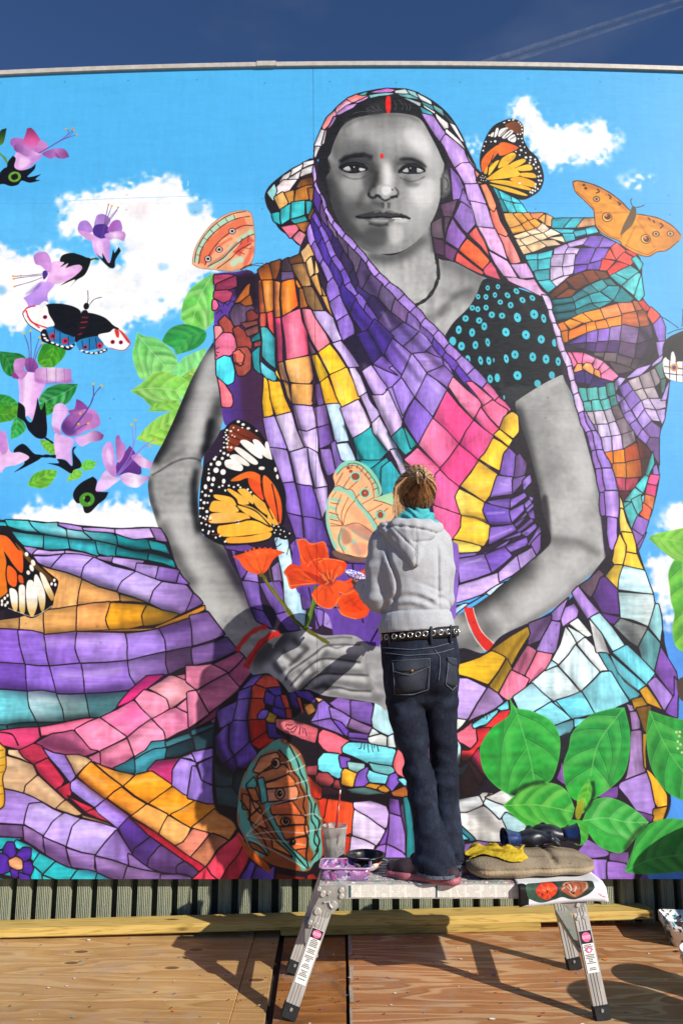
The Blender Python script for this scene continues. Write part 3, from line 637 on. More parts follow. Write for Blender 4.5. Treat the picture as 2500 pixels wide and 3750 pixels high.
ct a89aa0 1170 590 1240 560 1270 640 1215 660; b0a4a8 1220 670 1275 650 1310 720 1265 735; 9a8c90 1250 555 1320 520 1360 630 1280 640; a89ca4 1285 650 1355 640 1390 710 1320 715; 8a7c80 1325 515 1360 500 1400 590 1365 625; 5a7a74 1360 490 1420 440 1430 560 1400 580; 4a6a64 1400 590 1440 580 1430 660 1410 680; b4a4c0 1275 745 1320 725 1370 800 1290 790; bca8d0 1290 800 1375 810 1400 880 1340 870; b8a4c8 1330 725 1440 720 1440 780 1380 800; b49cd4 1380 810 1440 800 1430 860 1410 900; a890d8 1440 650 1470 590 1450 720 1410 730
ct 3aa4a4 1290 1260 1340 1110 1350 1200 1310 1290; 48b4b4 1210 1350 1285 1280 1310 1300 1270 1400; 58bcbc 1130 1460 1200 1370 1260 1410 1180 1470; 6ac8c8 1190 1480 1265 1430 1290 1420 1240 1568 1230 1560; 48a8a8 1120 1480 1175 1480 1225 1560 1140 1568
ct 8a6ab8 1350 1230 1370 1205 1390 1270 1350 1270; e04a80 1330 1280 1390 1285 1370 1350 1310 1330; d84478 1305 1345 1370 1360 1360 1430 1290 1410; e8804c 1290 1420 1355 1440 1340 1530 1280 1480
L ct ee6440 1250 160 1270 85 1330 130 1310 210; 4aa8a8 1130 130 1180 80 1240 180 1190 260; 5ab4b4 1180 60 1250 20 1260 120 1235 160; 9068bc 1200 260 1235 180 1310 215 1280 320; 7c58a0 1225 390 1270 330 1300 300 1250 420; 8060a8 1190 270 1270 325 1220 390 
H s 120c14 .55 22 1240 200 1370 300 1330 430 1220 480 1300 330
s 160e18 .5 20 700 320 800 330 900 370 760 380
s 0c0810 .45 18 1110 630 1060 600 1200 1000 1240 1050 1180 1000
s 120a10 .5 18 1240 1010 1330 1120 1310 1260 1270 1290 1270 1150
s 120a10 .5 14 1060 1320 1050 1440 1150 1480 1230 1290 1150 1400
s f8d8e8 .25 14 860 395 960 430 1060 540 980 500
# peacock butterfly cut by the right edge
H f 1a141a 1420 340 1450 280 1520 240 1600 220 1760 260 1760 600 1600 600 1500 585 1430 550 1420 450
f f0ece8 1420 440 1460 400 1480 380 1520 440 1600 440 1700 420 1700 590 1600 598 1500 585 1440 550
f 0c0a0e 1440 400 1500 290 1568 260 1660 260 1660 420 1568 430 1500 450
f f0ece8 1480 390 1500 375 1515 440 1480 480
l 6 1a141a 1430 480 1568 500 1660 500; 1430 530 1568 545 1660 540; 1470 440 1470 570; 1520 440 1520 590; 1568 440 1568 595
d d88a30 28 30 20 1505 490
d 2a3a90 14 16 20 1503 490
l 6 5a3a26 1450 245 1520 215 1600 200
l 5 1a141a 1395 110 1450 140 1535 200; 1560 190 1566 120 1568 60
# ---- dark ground under the whole figure
E f 2a1a30 165 205! 310 195 460 205 540 140 700 90 790 40 F 190 560 240 600 700 1300 I 300 300 1130 1200 K 1000 60 1060 330 1160 900 1120 1050 760 1300 480 1500 450 2100 M 1400 1000 700 1300 300 900 800 600 560 400 J 440 1460 290 1120 230 990 560 1400 E 530 1240 215 1160
J f 2a1a30 100 300 240 140 600 100 700 1500 480 1500 330 1200 230 1000 90 900
F f 241e22 262 420 330 300 420 210 560 130 720 95 900 100 1060 240 1190 560 1250 700 1200 1000 1200 1300 1000 1300 700 1300 420 1200 250 900 240 640
# ---- neck and chest
F f a9a9a7 420 1050 700 1260 900 1210 1050 1040 1080 1240 1230 1320 1460 1440 I 950 240 890 350 830 450 720 560 650 680 500 700 F 600 1400 480 1200
X F 420 1050 700 1260 900 1210 1050 1040 1080 1240 1230 1320 1460 1440 I 950 240 890 350 830 450 720 560 650 680 500 700 F 600 1400 480 1200
F b 90 5c5c5c .6 40 560 1260 700 1300 850 1270 960 1200 1040 1110
b 60 4a4a4a .65 26 600 1270 720 1290 860 1255 1000 1140
b 160 bebebc .6 60 760 1400 820 1500 860 1600
b 130 7a7a7a .55 50 1130 1330 1230 1420 1380 1480
b 80 555555 .6 30 1130 1300 1260 1360 1440 1440
I b 90 7a7a78 .6 34 640 300 700 380 780 360 880 330
b 40 4a4a48 .55 16 600 520 680 410 760 350 860 320
b 60 6c6c6a .6 22 500 560 580 500 640 470 720 440
b 40 bababa .4 18 560 500 620 420 700 380
b 70 6a6a68 .55 26 940 230 880 330 800 400
b 40 8c8c8a .6 16 520 560 600 620 650 660
F b 30 3a3a3a .7 12 1050 1050 1065 1150 1080 1250
q 1.25 -8
X
F b 24 1c1a1a 1 2 1085 1240 1105 1340 1110 1440 I 605 240 580 310 530 380 470 420 425 440
I d 3c3a38 5 9 30 590 120 598 190 604 250 588 310 556 350 520 385 480 412
# ---- face
F f 8f8f8d 235 640 270 560 300 540 330 470 400 330 480 270 600 238 740 222 880 232 980 270 1050 380 1110 490 1150 580 1140 700 1125 830 1100 930 1060 1020 1000 1110 920 1190 840 1238 740 1256 640 1252 560 1225 480 1160 410 1070 350 950 310 830 290 720 240 690
X F 235 640 270 560 300 540 330 470 400 330 480 270 600 238 740 222 880 232 980 270 1050 380 1110 490 1150 580 1140 700 1125 830 1100 930 1060 1020 1000 1110 920 1190 840 1238 740 1256 640 1252 560 1225 480 1160 410 1070 350 950 310 830 290 720 240 690
F b 180 b6b6b4 .75 70 900 300 980 430 1040 560 1060 720 1040 860 1000 960
b 130 c4c4c2 .45 50 700 420 860 400 960 420
b 130 a8a8a6 .6 50 460 380 600 350 700 460
b 130 747472 .55 55 600 280 740 270 840 290
b 150 6a6a68 .6 60 440 620 500 800 520 900 440 900
b 120 9d9d9b .55 45 400 700 470 790 560 800
b 120 5a5a5a .75 45 330 720 370 900 440 1060 540 1180 640 1240
b 60 3a3a3a .8 26 290 700 320 840 370 980 450 1110
b 110 6c6c6a .65 45 640 560 630 660 640 740 600 820
b 60 4a4a48 .55 24 645 590 640 690 650 760
b 130 8a8a88 .6 50 560 1000 640 1100 740 1130
b 120 707070 .55 46 560 1080 660 1180 760 1220
b 150 b2b2b0 .65 60 880 1080 960 980 1010 900
b 90 b4b4b2 .6 34 780 1060 800 1130 780 1190
b 90 646464 .55 36 720 1040 715 1110 700 1170
b 60 bcbcba .6 22 712 560 728 660 735 760
b 46 d2d2d0 .6 18 730 600 742 690 740 780
b 100 c0c0be .5 40 880 760 960 780 1020 800
b 90 8e8e8c .55 30 870 700 950 690 1020 670
b 80 747472 .6 24 840 690 930 740 1000 720
b 50 5c5c5c .6 18 400 610 380 660 420 690
b 90 787876 .6 34 400 520 500 540 600 560
b 60 5a5a58 .6 24 470 545 560 530 640 560
b 50 6a6a68 .5 20 850 570 920 545 1000 560
b 40 565654 .6 18 800 660 790 600 830 560
b 70 a6a6a4 .6 26 430 700 520 720 590 700
b 150 565654 .5 60 330 760 400 920 500 1080 640 1200
b 100 4a4a48 .5 36 410 600 470 560 560 570 620 600
b 90 50504e .5 32 830 600 900 570 980 590
b 110 d0d0ce .5 44 940 420 1010 520 1040 620
b 100 cacac8 .5 40 900 800 960 850 960 920
b 60 3e3e3c .6 22 640 610 625 690 610 750
b 50 d8d8d6 .6 18 735 600 745 690 735 780
b 90 4c4c4a .5 34 560 900 620 940 700 915
b 80 464644 .5 28 580 1060 680 1075 740 1060
b 90 484846 .45 40 330 520 380 420 430 330
s 3c3c3c .55 26 235 640 300 560 340 640 360 760 400 880 460 1000 560 1130 480 1150 400 1060 340 940 300 810
s 5a5a5a .5 40 330 480 480 420 640 460 660 560 520 540 380 560
s dadad8 .5 34 860 360 960 340 1030 420 1060 520 1000 520 900 460
s d4d4d2 .5 34 900 740 1010 700 1090 740 1080 860 1000 930 930 860
s 484848 .55 22 560 660 640 640 640 760 590 820 560 760
s a8a8a6 .5 26 400 720 500 710 550 770 500 830 420 810
s 505050 .5 26 440 880 560 880 640 930 500 1000 420 960
s 424242 .5 24 600 1070 720 1080 720 1180 640 1210 540 1150
s c8c8c6 .5 22 740 1060 840 1050 850 1150 770 1180
s 4e4e4e .5 16 860 690 960 740 1000 690 960 760 880 760
s 383838 .55 16 380 590 480 540 620 560 640 640 600 650 560 590 480 575 400 620
s 404040 .5 14 800 600 860 560 980 570 1030 640 1000 620 920 590 840 610
# brows
b 34 1c1c1c .75 8 385 585 430 552 500 535 560 530 625 552
b 22 141414 .6 5 395 580 470 545 560 538
b 24 262626 .7 8 825 565 890 560 950 575 1015 620
b 14 1a1a1a .5 4 850 566 920 566 985 598
# eyes
s 161616 .95 3 385 628 420 605 480 595 540 605 588 642 540 654 480 663 420 652
s b4b4b2 .95 2 412 634 450 614 468 640 444 649
s bcbcba .95 2 530 627 566 632 574 642 535 650
d 080808 32 30 0 496 628
d 343434 18 12 0 500 641
d f4f4f4 5 6 0 492 620
b 10 060606 .95 2 380 628 420 601 480 588 545 600 594 642
b 7 0c0c0c .9 2 420 653 480 664 545 655
s 161616 .95 3 815 662 850 626 900 608 950 612 1000 640 1012 656 960 664 900 664 850 662
s b8b8b6 .95 2 846 652 880 626 890 656
s c6c6c4 .95 2 950 627 1000 648 958 660
d 080808 32 28 0 920 634
d 343434 16 11 0 925 645
d f6f6f6 5 6 0 905 628 975 640
b 10 060606 .95 2 816 660 850 621 900 601 950 605 1014 648
b 7 0c0c0c .9 2 850 664 900 669 980 665
b 8 2c2c2c .6 3 400 592 460 572 540 574 600 604; 850 596 910 584 970 590 1024 622
b 9 3a3a3a .55 4 410 680 470 706 540 704 590 680; 825 695 890 724 960 716 1010 690
b 15 101010 .75 4 385 618 430 596 490 586 550 596 592 632; 818 650 860 614 905 598 955 602 1010 638
s 303030 .4 8 400 600 490 575 580 600 560 585 480 566 410 580
s 8a8a88 .5 3 412 634 440 650 470 652 480 640
s 8c8c8a .45 3 950 640 1000 650 960 660
# nose
s a6a6a4 .8 10 665 760 740 750 800 800 780 842 720 862 665 842
s d6d6d4 .8 11 700 765 755 765 765 805 720 828 695 806
b 34 2e2e2e .6 10 655 650 650 720 625 770
b 20 1c1c1c .85 5 600 806 604 836 640 846 662 826 690 850
b 14 202020 .85 4 690 852 720 866 755 852
b 22 181818 .85 4 755 846 785 838 812 834
b 12 303030 .7 4 812 830 814 800 790 768
b 22 3c3c3c .65 7 598 808 615 775 645 752
d 101010 7 7 0 772 786
d f0f0f0 3 3 0 771 784
b 44 484848 .6 12 620 872 680 892 720 892
b 22 444444 .6 7 700 880 706 922; 748 880 744 922
b 14 a4a4a2 .6 5 723 880 725 922
b 40 3c3c3c .45 16 560 800 540 860 520 920
# mouth
s 3e3e3e .95 5 508 980 575 958 640 944 675 940 705 956 740 942 800 956 860 976 900 998 800 990 700 986 600 988
s 6c6c6c .95 6 560 996 640 1000 760 992 800 1000 745 1032 680 1042 605 1026
s a4a4a2 .7 5 610 1008 650 1022 720 1024 745 1010 700 1004
b 13 0a0a0a .95 2 506 982 560 991 640 989 700 986 760 991 820 985 870 990 902 1000
b 8 9a9a98 .7 2 640 952 675 946; 735 948 790 958
b 14 1c1c1c .7 5 830 968 872 982 902 1000
b 16 141414 .75 5 503 985 560 993 620 993
b 22 383838 .75 6 600 1034 680 1048 742 1040
b 30 d0d0ce .55 8 790 1014 850 1014 880 1008
b 9 dcdcda .8 2 768 998 805 996 840 1000
q 1.22 -4
X
# hair
F f 141414 225 640 235 560 250 500 290 380 370 260 480 165 590 118 720 98 830 95 920 140 990 220 1060 330 1120 450 1185 570 1200 650 1150 590 1105 490 1050 385 980 272 880 233 740 224 600 240 480 272 400 332 345 440 320 520 300 560 318 620 290 690 255 720 235 690
s 2c2c2c .7 12 590 180 700 130 720 220 600 240
b 5 8a8a88 .5 2 620 170 640 195 680 210; 660 165 675 190 700 205; 780 130 800 170 790 205; 820 130 850 170 840 205; 860 150 880 180 875 205; 900 160 905 190 895 205; 480 230 540 215 600 215; 420 300 480 265 540 250; 580 190 600 205 650 215
b 26 4e4e4c .6 12 400 345 480 285 600 252 740 238 880 246 970 285
s 121212 .9 6 235 620 290 580 320 620 310 660 270 690 240 680
b 8 5a5a58 .7 3 300 590 318 620 308 650; 255 720 270 760 290 790
s 1a1a1a .9 8 240 690 280 690 300 760 320 850 290 820 260 760
# ear on the right
s 4e4e4c .95 5 1130 690 1160 640 1190 650 1200 740 1190 810 1150 845 1125 830
s 848482 .8 8 1150 680 1180 690 1185 780 1150 800
b 8 1c1c1c .8 3 1150 690 1175 720 1180 770 1160 790; 1128 700 1132 780 1130 830
# vermilion
f e02014 728 110 745 100 760 115 760 200 745 227 730 215 722 160
d e02418 14 24 0 695 540
# veil inside on the right of the face
f 241a24 1180 560 1400 640 1568 900 1700 1500 1450 1430 1230 1320 1100 1280 1060 1100 1120 950 1150 880 1200 780
cc 8a62b4>9a78c8 1190 620 1250 700 1280 760 1260 850 1210 860 1200 740; 8060ac>a888d0 1265 870 1275 780 1320 860 1345 940; 5a4058 1130 900 1240 865 1200 980 1145 970; 5a4a54 1060 1030 1130 990 1150 1130 1070 1120; 4c3a48 1150 985 1195 990 1160 1130; 8060a8>9c78c4 1220 985 1270 885 1350 950 1375 1020 1330 1100 1270 1030; 7a5298>8c60b0 1165 1150 1210 1000 1320 1130 1265 1225; 5a3a5c>4a2a44 1075 1135 1145 1160 1155 1260 1090 1230; 6a3c6a 1160 1180 1250 1240 1215 1310 1160 1270; e2605a 1345 1120 1390 1050 1420 1130 1470 1220 1500 1290; ec5a30>e8683a 1275 1240 1335 1150 1490 1305 1440 1380; d84e48>c8504a 1240 1320 1260 1255 1430 1390 1420 1410; d05468 1440 1380 1505 1320 1560 1420 1560 1450 1450 1410
# outer veil bands
f 1a1418 198 555 215 450 250 330 330 215 400 145 490 90 600 60 720 42 870 46 960 76 1060 128 1150 198 1220 280 1285 390 1315 470 1400 640 1440 740 G -60 300 80 450 130 560 250 770 400 1060 560 1360 540 1368 400 1310 280 1290 F 1560 1440 1470 1220 1350 900 1240 650 1190 560 1110 420 1060 330 990 220 920 140 830 92 720 98 590 116 480 163 370 258 290 378 250 498 235 560
F cc d8d4d8 215 455 255 345 290 355 270 450 230 465; d0ccd0 200 545 215 470 250 470 215 540; dcd8dc 260 450 285 360 300 350 280 440; d87a70>e09aa8 265 320 300 260 360 215 370 250 330 290 280 345; b88ad4 300 345 350 260 370 270 330 320; e88f98>d88ab8 375 190 440 130 500 105 490 140 420 190 370 230; e07a70 440 125 500 92 590 92 510 130 480 148; b080cc>c898d8 370 245 440 180 510 155 480 190 400 240; c890d4 490 150 590 98 590 115 520 150; 3a9a98 510 90 560 68 595 66 560 86; b878c4>c864b4 605 70 740 45 800 55 740 78; 5aa8a8>8abab8 605 88 740 78 800 75 760 92 620 115; d0dcd8 800 58 870 50 920 90 810 75; 8ab4b4 880 52 960 80 975 115 930 100; 5a9a9c 815 78 900 90 980 130 880 105; a8bab8 860 100 980 150 980 180 920 140; c8d0cc 950 78 1050 130 1060 160 990 130; 3a8a90 990 140 1065 170 1080 215 1020 180; 2a8a90>4aa8ac 985 180 1060 225 1070 250 1010 230; e0dcd8 1000 165 1085 215 1075 228 1020 190; 6aa4a0 1075 160 1140 195 1155 240 1090 200; e4e0dc 1090 225 1180 290 1190 330 1165 345 1100 260; 2a7a7c>5a9a98 1150 205 1220 285 1240 320 1170 250
cc b48ad8>a884cc 995 230 1080 255 1165 370 1160 410 1120 430 1060 330; dcd8d8 1195 290 1240 320 1290 440 1260 420; e4e0de 1180 340 1260 430 1295 490 1230 430 1170 370; b890dc>c8a0e4 1130 435 1170 385 1290 500 1335 570 1220 620 1180 530; c8bcd0 1295 500 1400 640 1370 610 1340 575; c49ae0>cfaae6 1230 630 1280 590 1340 590 1410 680 1380 740 1290 735; e8886a 1380 640 1410 670 1430 740 1400 730; c8a2e2>b48ed4 1290 745 1400 745 1450 890 1400 890 1330 870; ee7c50>e89070 1420 750 1460 760 1530 910 1510 930 1470 900; c8a4e2 1340 885 1450 900 1520 1060 1390 1035; cfa6e0 1395 1050 1520 1075 1580 1230 1480 1225; f08058>ee7a70 1475 925 1535 925 1600 1060 1530 1070
G cc e87474>ee9088 200 905 285 905 350 1040 380 1110 320 1120 230 970; d2a4de>e0a8d0 155 1040 290 1110 310 1140 350 1225 250 1215; c89cd8>d8a8dc 320 1130 420 1130 475 1230 380 1235; e6a4cc>e0a0d8 260 1230 360 1240 430 1260 475 1245 545 1355 500 1360 380 1300; f07060>ee8468 145 730 200 720 285 890 270 915 200 890; ee8a60 90 560 130 560 195 700 180 735 140 710; d8a4d4 70 850 190 870 290 1090 155 1020
F s 2a1838 .35 14 1190 580 1240 660 1350 900 1440 1150 1420 1130 1330 900 1220 690
b 18 f4dcf8 .4 7 1350 900 1420 1080 1500 1230; 1240 500 1300 620 1360 740; 360 230 430 165 520 120
# ---- blouse
I f 0e1012 950 240 890 350 830 450 720 560 655 660! 800 830 930 960 1140 1200 1190 1160 1300 1060 1420 1000 1540 940 1568 900 1500 660 1430 460 1390 380 1250 330 1100 280
s 26282a .7 14 1060 420 1120 480 1150 560 1110 520
s 303234 .6 14 1180 370 1260 420 1300 520 1240 460
s 3a3a38 .7 14 1040 900 1080 1000 1080 1120 1060 1000
s 333436 .8 20 1090 1040 1300 1030 1230 1110 1160 1190 1120 1160
d 4ac4d4 17 22 0 970 306 1045 297 900 370 957 372 1023 358
d 4ac4d4 20 25 -35 1115 360 1180 330 1297 380 1225 395
d 4ac4d4 20 22 0 1062 410 857 452 897 462 958 450
d 44bed0 23 26 0 1138 432 1000 503 808 530 908 545 1075 510
d 44c0d2 21 32 5 945 588 758 613 856 633 880 725
d 46c8da 28 36 -10 1188 523 1310 500 1103 630 1250 650 1188 948
d 44c0d2 18 34 -8 1380 530 970 705 1106 825 918 838 978 840
d 44c0d2 26 34 0 778 733 714 696 1362 683 1170 795 1300 812 1397 828
d 44c0d2 20 32 0 1460 708 1486 845 824 830 988 973 1040 965
d 44b0c0 24 28 0 1440 945 1335 1006
d 44b0c0 7 18 0 1090 1108 1014 835
d 0e1012 5 8 0 970 306 1045 297 900 370 957 372 1023 358 1115 360 1180 330 1297 380 1225 395 1062 410 857 452 897 462 958 450 1138 432 1000 503 808 530 908 545 1075 510 945 588 758 613 856 633 880 725 1188 523 1310 500 1103 630 1250 650 1188 948 1380 530 970 705 1106 825 918 838 978 840 778 733 1362 683 1170 795 1300 812 1397 828 1486 845 824 830 988 973
# ---- right arm
H f 221a20 270 820 350 740 420 900 560 1500 L 640 380 500 500 380 420 H 300 1100
I f d4a8d0 1120 250 1250 312 1340 356 1395 376 1390 345 1270 275 1170 230
H f a4a4a2 340 760 370 720 460 660 560 600 640 560 690 545 720 590 760 720 800 830 860 980 900 1150 940 1350 960 1568 L 975 200 1000 400 1000 490 950 560 820 670 700 800 560 890 420 990 280 1060 180 1120 120 1165 0 1230 -140 1290 -260 1200 -250 1000 0 860 160 750 270 660 420 530 560 420 600 330 540 150 H 520 1400 470 1200 430 1050 380 900
X H 340 760 370 720 460 660 560 600 640 560 690 545 720 590 760 720 800 830 860 980 900 1150 940 1350 960 1568 L 975 200 1000 400 1000 490 950 560 820 670 700 800 560 890 420 990 280 1060 180 1120 120 1165 0 1230 -140 1290 -260 1200 -250 1000 0 860 160 750 270 660 420 530 560 420 600 330 540 150 H 520 1400 470 1200 430 1050 380 900
H b 60 555553 .7 26 350 770 390 900 440 1080 480 1260 530 1460
b 120 8a8a88 .5 45 470 760 520 960 570 1200 610 1400
b 60 2e2e2e .6 26 345 780 385 920 430 1080 470 1260 510 1420
b 130 c4c4c2 .6 50 680 700 760 950 830 1200 870 1450
b 26 7a7a78 .7 12 700 560 770 740 870 1000 940 1350 960 1560
b 40 c2c2c0 .4 18 560 640 640 590 690 580
L b 160 c2c2c0 .6 60 700 60 760 200 800 330
b 40 666664 .6 16 600 350 700 355 800 370 880 420 960 460
b 60 787876 .6 26 620 380 720 390 840 400 930 420
b 180 c6c6c4 .6 60 840 480 680 600 520 760 340 920
b 150 383838 .8 50 460 470 330 600 180 720 60 800 -60 880
b 60 343434 .7 26 400 530 240 660 80 770 -40 850
b 100 565656 .7 38 180 980 60 1080 -80 1160 -200 1160
b 40 808080 .7 16 960 560 820 660 690 790 540 890 300 1040
b 110 888886 .5 40 120 960 60 1060 -40 1120
q 1.25 -14
X
L f e0281c -40 830 0 850 30 850 40 900 90 1020 190 1125 130 1165 60 1080 10 980 -20 900
l 5 f0e8e4 32 848 45 905 92 1018 190 1120; -30 880 0 980 50 1080 120 1165
L s 1a1418 .85 14 570 30 600 300 590 380 540 420 470 500 520 330 510 100
s 20181c .8 10 965 160 1015 180 1030 430 1000 500 985 300
# ---- cloth bun behind the head (left)
F f 1c1418 190 560 100 600 20 640 -110 740 -160 820 -150 900 -120 960 -60 1070 20 1130 100 1195 160 1080 240 900 215 700
F cc d8d4d0 110 595 190 570 185 600 100 640; e0dcd6 40 640 105 605 95 645 20 690; d0ccc8 -20 690 30 650 15 700 -70 770; c8c4c4 100 650 185 612 180 660 90 700; dcd8d4 20 705 95 655 85 710 0 770; e8d8d8 -90 790 -20 720 80 715 20 790 -60 830; 8ac4c4 -140 800 -90 750 -70 790 -100 860
cc 7a4a1c 110 720 200 690 200 730 150 770 80 770; b8742a 80 790 150 760 190 750 160 860 60 870; a86a2c 160 780 210 770 220 820 170 880; c88a3c -20 810 60 790 50 870 20 890; d8a860 -90 840 -20 800 10 880 -40 940
cc 3ab4bc 40 880 130 875 120 970 30 1000; 2aa0a8 140 880 180 890 170 960 140 970; 34aab0 -40 930 30 890 20 1000 -40 1040; 2a9aa0 30 1010 120 985 140 1020 60 1040; b8762c 150 990 190 930 240 910 180 1030; a8642a 50 1045 140 1030 170 1040 130 1100; 2aa0a6 -110 960 -50 950 -50 1040 -90 1010
cc d86a80 -40 1060 60 1050 80 1080 20 1140; e08a9a 40 1140 90 1095 140 1120 100 1190
F s 3a1e0e .55 20 120 680 210 690 230 800 170 760
F s 1a1018 .5 18 200 850 240 900 170 1040 130 1100
# ---- left arm
B f 9b9b99 1560 205! 1480 330 1400 480 1330 640 1270 780 1200 930 1130 1060 1100 1150 1085 1230 1085 1290 1100 1380 1130 1480 C 1110 0 1165 175 1290 430 1400 610 1480 720 1568 850 M 70 230 135 320 230 440 330 560 390 615 440 720 620 760 800 600 640 430 560 400 520 340 440 230 J 370 1260 290 1120 230 990 90 920 60 800 50 640 70 500 85 440 80 360 200 180 E 238 1240 220 1180 190 950 165 690
X B 1560 205! 1480 330 1400 480 1330 640 1270 780 1200 930 1130 1060 1100 1150 1085 1230 1085 1290 1100 1380 1130 1480 C 1110 0 1165 175 1290 430 1400 610 1480 720 1568 850 M 70 230 135 320 230 440 330 560 390 615 440 720 620 760 800 600 640 430 560 400 520 340 440 230 J 370 1260 290 1120 230 990 90 920 60 800 50 640 70 500 85 440 80 360 200 180 E 238 1240 220 1180 190 950 165 690
B b 90 1e1e20 .85 22 1570 180 1470 340 1380 540 1300 730 1200 940 1120 1090
b 120 5a5a5a .5 45 1560 330 1460 520 1380 700 1290 880 1200 1060
b 110 c6c6c4 .75 50 E 150 760 110 950 80 1150 50 1350 20 1500
b 70 343436 .8 30 E 225 1100 180 1240 150 1400 120 1520 60 1600
b 46 1e1e20 .8 16 J 150 60 130 150 120 230 90 330; J 40 430 20 560 30 760 60 900
B b 12 3a3a3a .6 5 1110 1180 1180 1140 1260 1090 1340 1060 1420 1055 1480 1080
b 30 6a6864 .5 14 1200 1080 1300 1020 1360 990
b 36 3a3a3c .75 16 1090 1200 1095 1300 1120 1400 1160 1500
b 130 c4c4c2 .6 50 C 1290 0 1300 150 1360 330 1440 520 1540 680 M 120 200 230 360
b 70 383838 .6 30 C 1180 150 1290 380 1420 600
b 80 303032 .8 34 J 60 600 90 800 160 990 280 1160 400 1340
b 80 8a8a88 .4 34 J 120 1080 220 1240 330 1400
q 1.3 -12
X
# ---- sari over the far shoulder

E f 5e3a9e>54348e>3a2040>4a2a50 165 200! 310 190 460 200 500 500 520 950 540 1250 560 1500 400 1340 320 1290 250 1310 220 1180 190 950 170 690
E s 1a0a14 .85 20 320 215 440 205 480 240 490 450 440 420 400 320 330 380 300 260
s 40203c .7 16 360 950 440 900 520 960 540 1250 480 1300 400 1300 370 1150
E cc a83a5c 170 205 240 200 300 215 200 280 170 275; 8a2f4c 190 270 310 220 325 300 240 325 175 325; b04060 170 330 260 325 305 345 290 400 240 415 170 380; e0648c 160 400 185 405 205 440 190 465 160 470
cc a84a40 200 560 260 515 300 560 310 610 290 640 220 640; e08a90 160 595 205 595 215 630 165 695; d86a8a 170 700 215 650 280 650 325 720 300 780 255 805 175 830; e8707c 190 950 240 1000 290 1080 300 1130 280 1165 215 1160; 4ad4e4 180 840 230 810 280 825 315 920 310 980 260 1000 190 945
cc 5a4460 300 500 330 440 400 425 450 460 440 500 370 570 320 580; 6a2c28 410 490 440 470 480 510 480 530 420 550; 8a3a30 300 620 350 585 400 650 430 700 430 745 330 740; 7a4038 375 560 470 550 480 580 400 600; 704040 395 620 480 590 480 640 410 660; 1f7078 435 680 490 640 495 690 440 700; 8a4040 455 710 500 700 500 730 460 735; 2a8a92 440 780 500 740 515 940 470 890; a04a3c 320 750 400 740 435 800 440 900 400 940 350 940 320 880; d86a5a 300 780 340 760 380 800 370 870 310 850
l 5 1a1016 170 760 205 740; 175 775 205 780; 180 790 190 810; 230 440 250 420 270 440; 270 430 300 400 320 430; 180 500 210 470 230 490
l 5 1a1016 320 790 330 850 380 850 390 810; 300 830 350 880 390 860
cc a85a20 330 420 400 300 425 285 420 370 370 410; 9a5018 370 420 430 370 440 430 400 440
cc 6a3818^c46a1c 480 190 560 130 590 180 590 245 510 260; 5a3416>8a4a1c 575 125 650 100 640 160 620 240 600 240; 3c2c34 665 110 715 85 740 150 740 180 660 180; 5e4a70 660 185 740 185 740 240 660 255; 4a2c18>6a4420 720 90 800 55 820 110 740 130; 6a4a2c>b88a50 745 135 830 120 860 190 880 270 810 290 760 200
cc 8a4a18^b85a2c 485 270 510 265 535 480 490 485; c8701e>e89030>a85a1c 515 268 598 260 605 400 590 480 540 490; a85e28>d08a48 605 265 650 275 650 520 605 530; c8701c>ee8020>e8541c 660 275 745 250 780 440 720 500 665 520; c8741e 760 240 800 300 780 310 765 280; d0882a>b86820 785 315 815 320 850 440 800 455; 5c4428>a88050 815 300 890 290 960 440 970 465 900 470 850 420
cc e8c088>c89858 800 40 870 -20 900 60 875 70 830 110; d8b078 840 110 880 75 905 180 870 210; e8bc78 910 80 940 180 910 190; f0b868>c89048 880 220 930 200 965 340 950 360; d8a85c>b88040 960 370 1000 370 1045 540 1000 450; e8b060 940 200 960 280 990 355 970 355
cc d86450>c04a3c 495 500 540 500 540 590 500 600; d84a48 545 500 590 490 600 650 560 600; c83c74>d84a60 605 545 650 540 670 830 635 830; e05080>f07a98>f04a68 660 540 800 470 840 640 860 800 700 820; f08aa0 815 470 880 470 930 580 1005 700 935 780 870 680; b8a0dc>c8b4e4 895 480 990 480 1050 540 1100 680 1030 700 950 580; 8a5a70 850 680 920 790 880 800
cc 5cc8d0>1f7a84 505 610 545 610 605 680 620 890 580 850 525 790; 6ac8d8>3a98a8 520 840 610 930 610 980 580 1010 550 980 525 930; f0b020>f8c83c 620 910 630 910 650 1000 620 940; d0a060 640 850 675 840 700 990 650 970; f0b468>e8a458 690 830 870 820 880 960 840 1010 715 990; d8a050>f0ac60 720 1010 840 1015 890 1010 890 1160 850 1185 745 1150; e8c020>b8901c 885 820 930 810 990 940 930 990; f0b41c>f8c430 940 790 1010 720 1110 880 1010 950; c89a48 660 990 700 1010 740 1150 700 1080
cc f0c428>e8a81c 530 960 560 1010 620 1225 550 1250 540 1150; f0b41c>f8c030>e8a020 560 985 590 1010 640 1000 740 1220 640 1240 600 1120; 4a2c5c 885 960 890 1140 920 1180 905 1000; 5a3c70>8a70b8 890 1020 940 1000 970 1160 930 1180; f0b820>e8a41c 935 1000 990 960 1080 1160 980 1165; f4b018>f8c23c>e8a41c 1005 950 1120 890 1240 1120 1110 1200 1060 1100
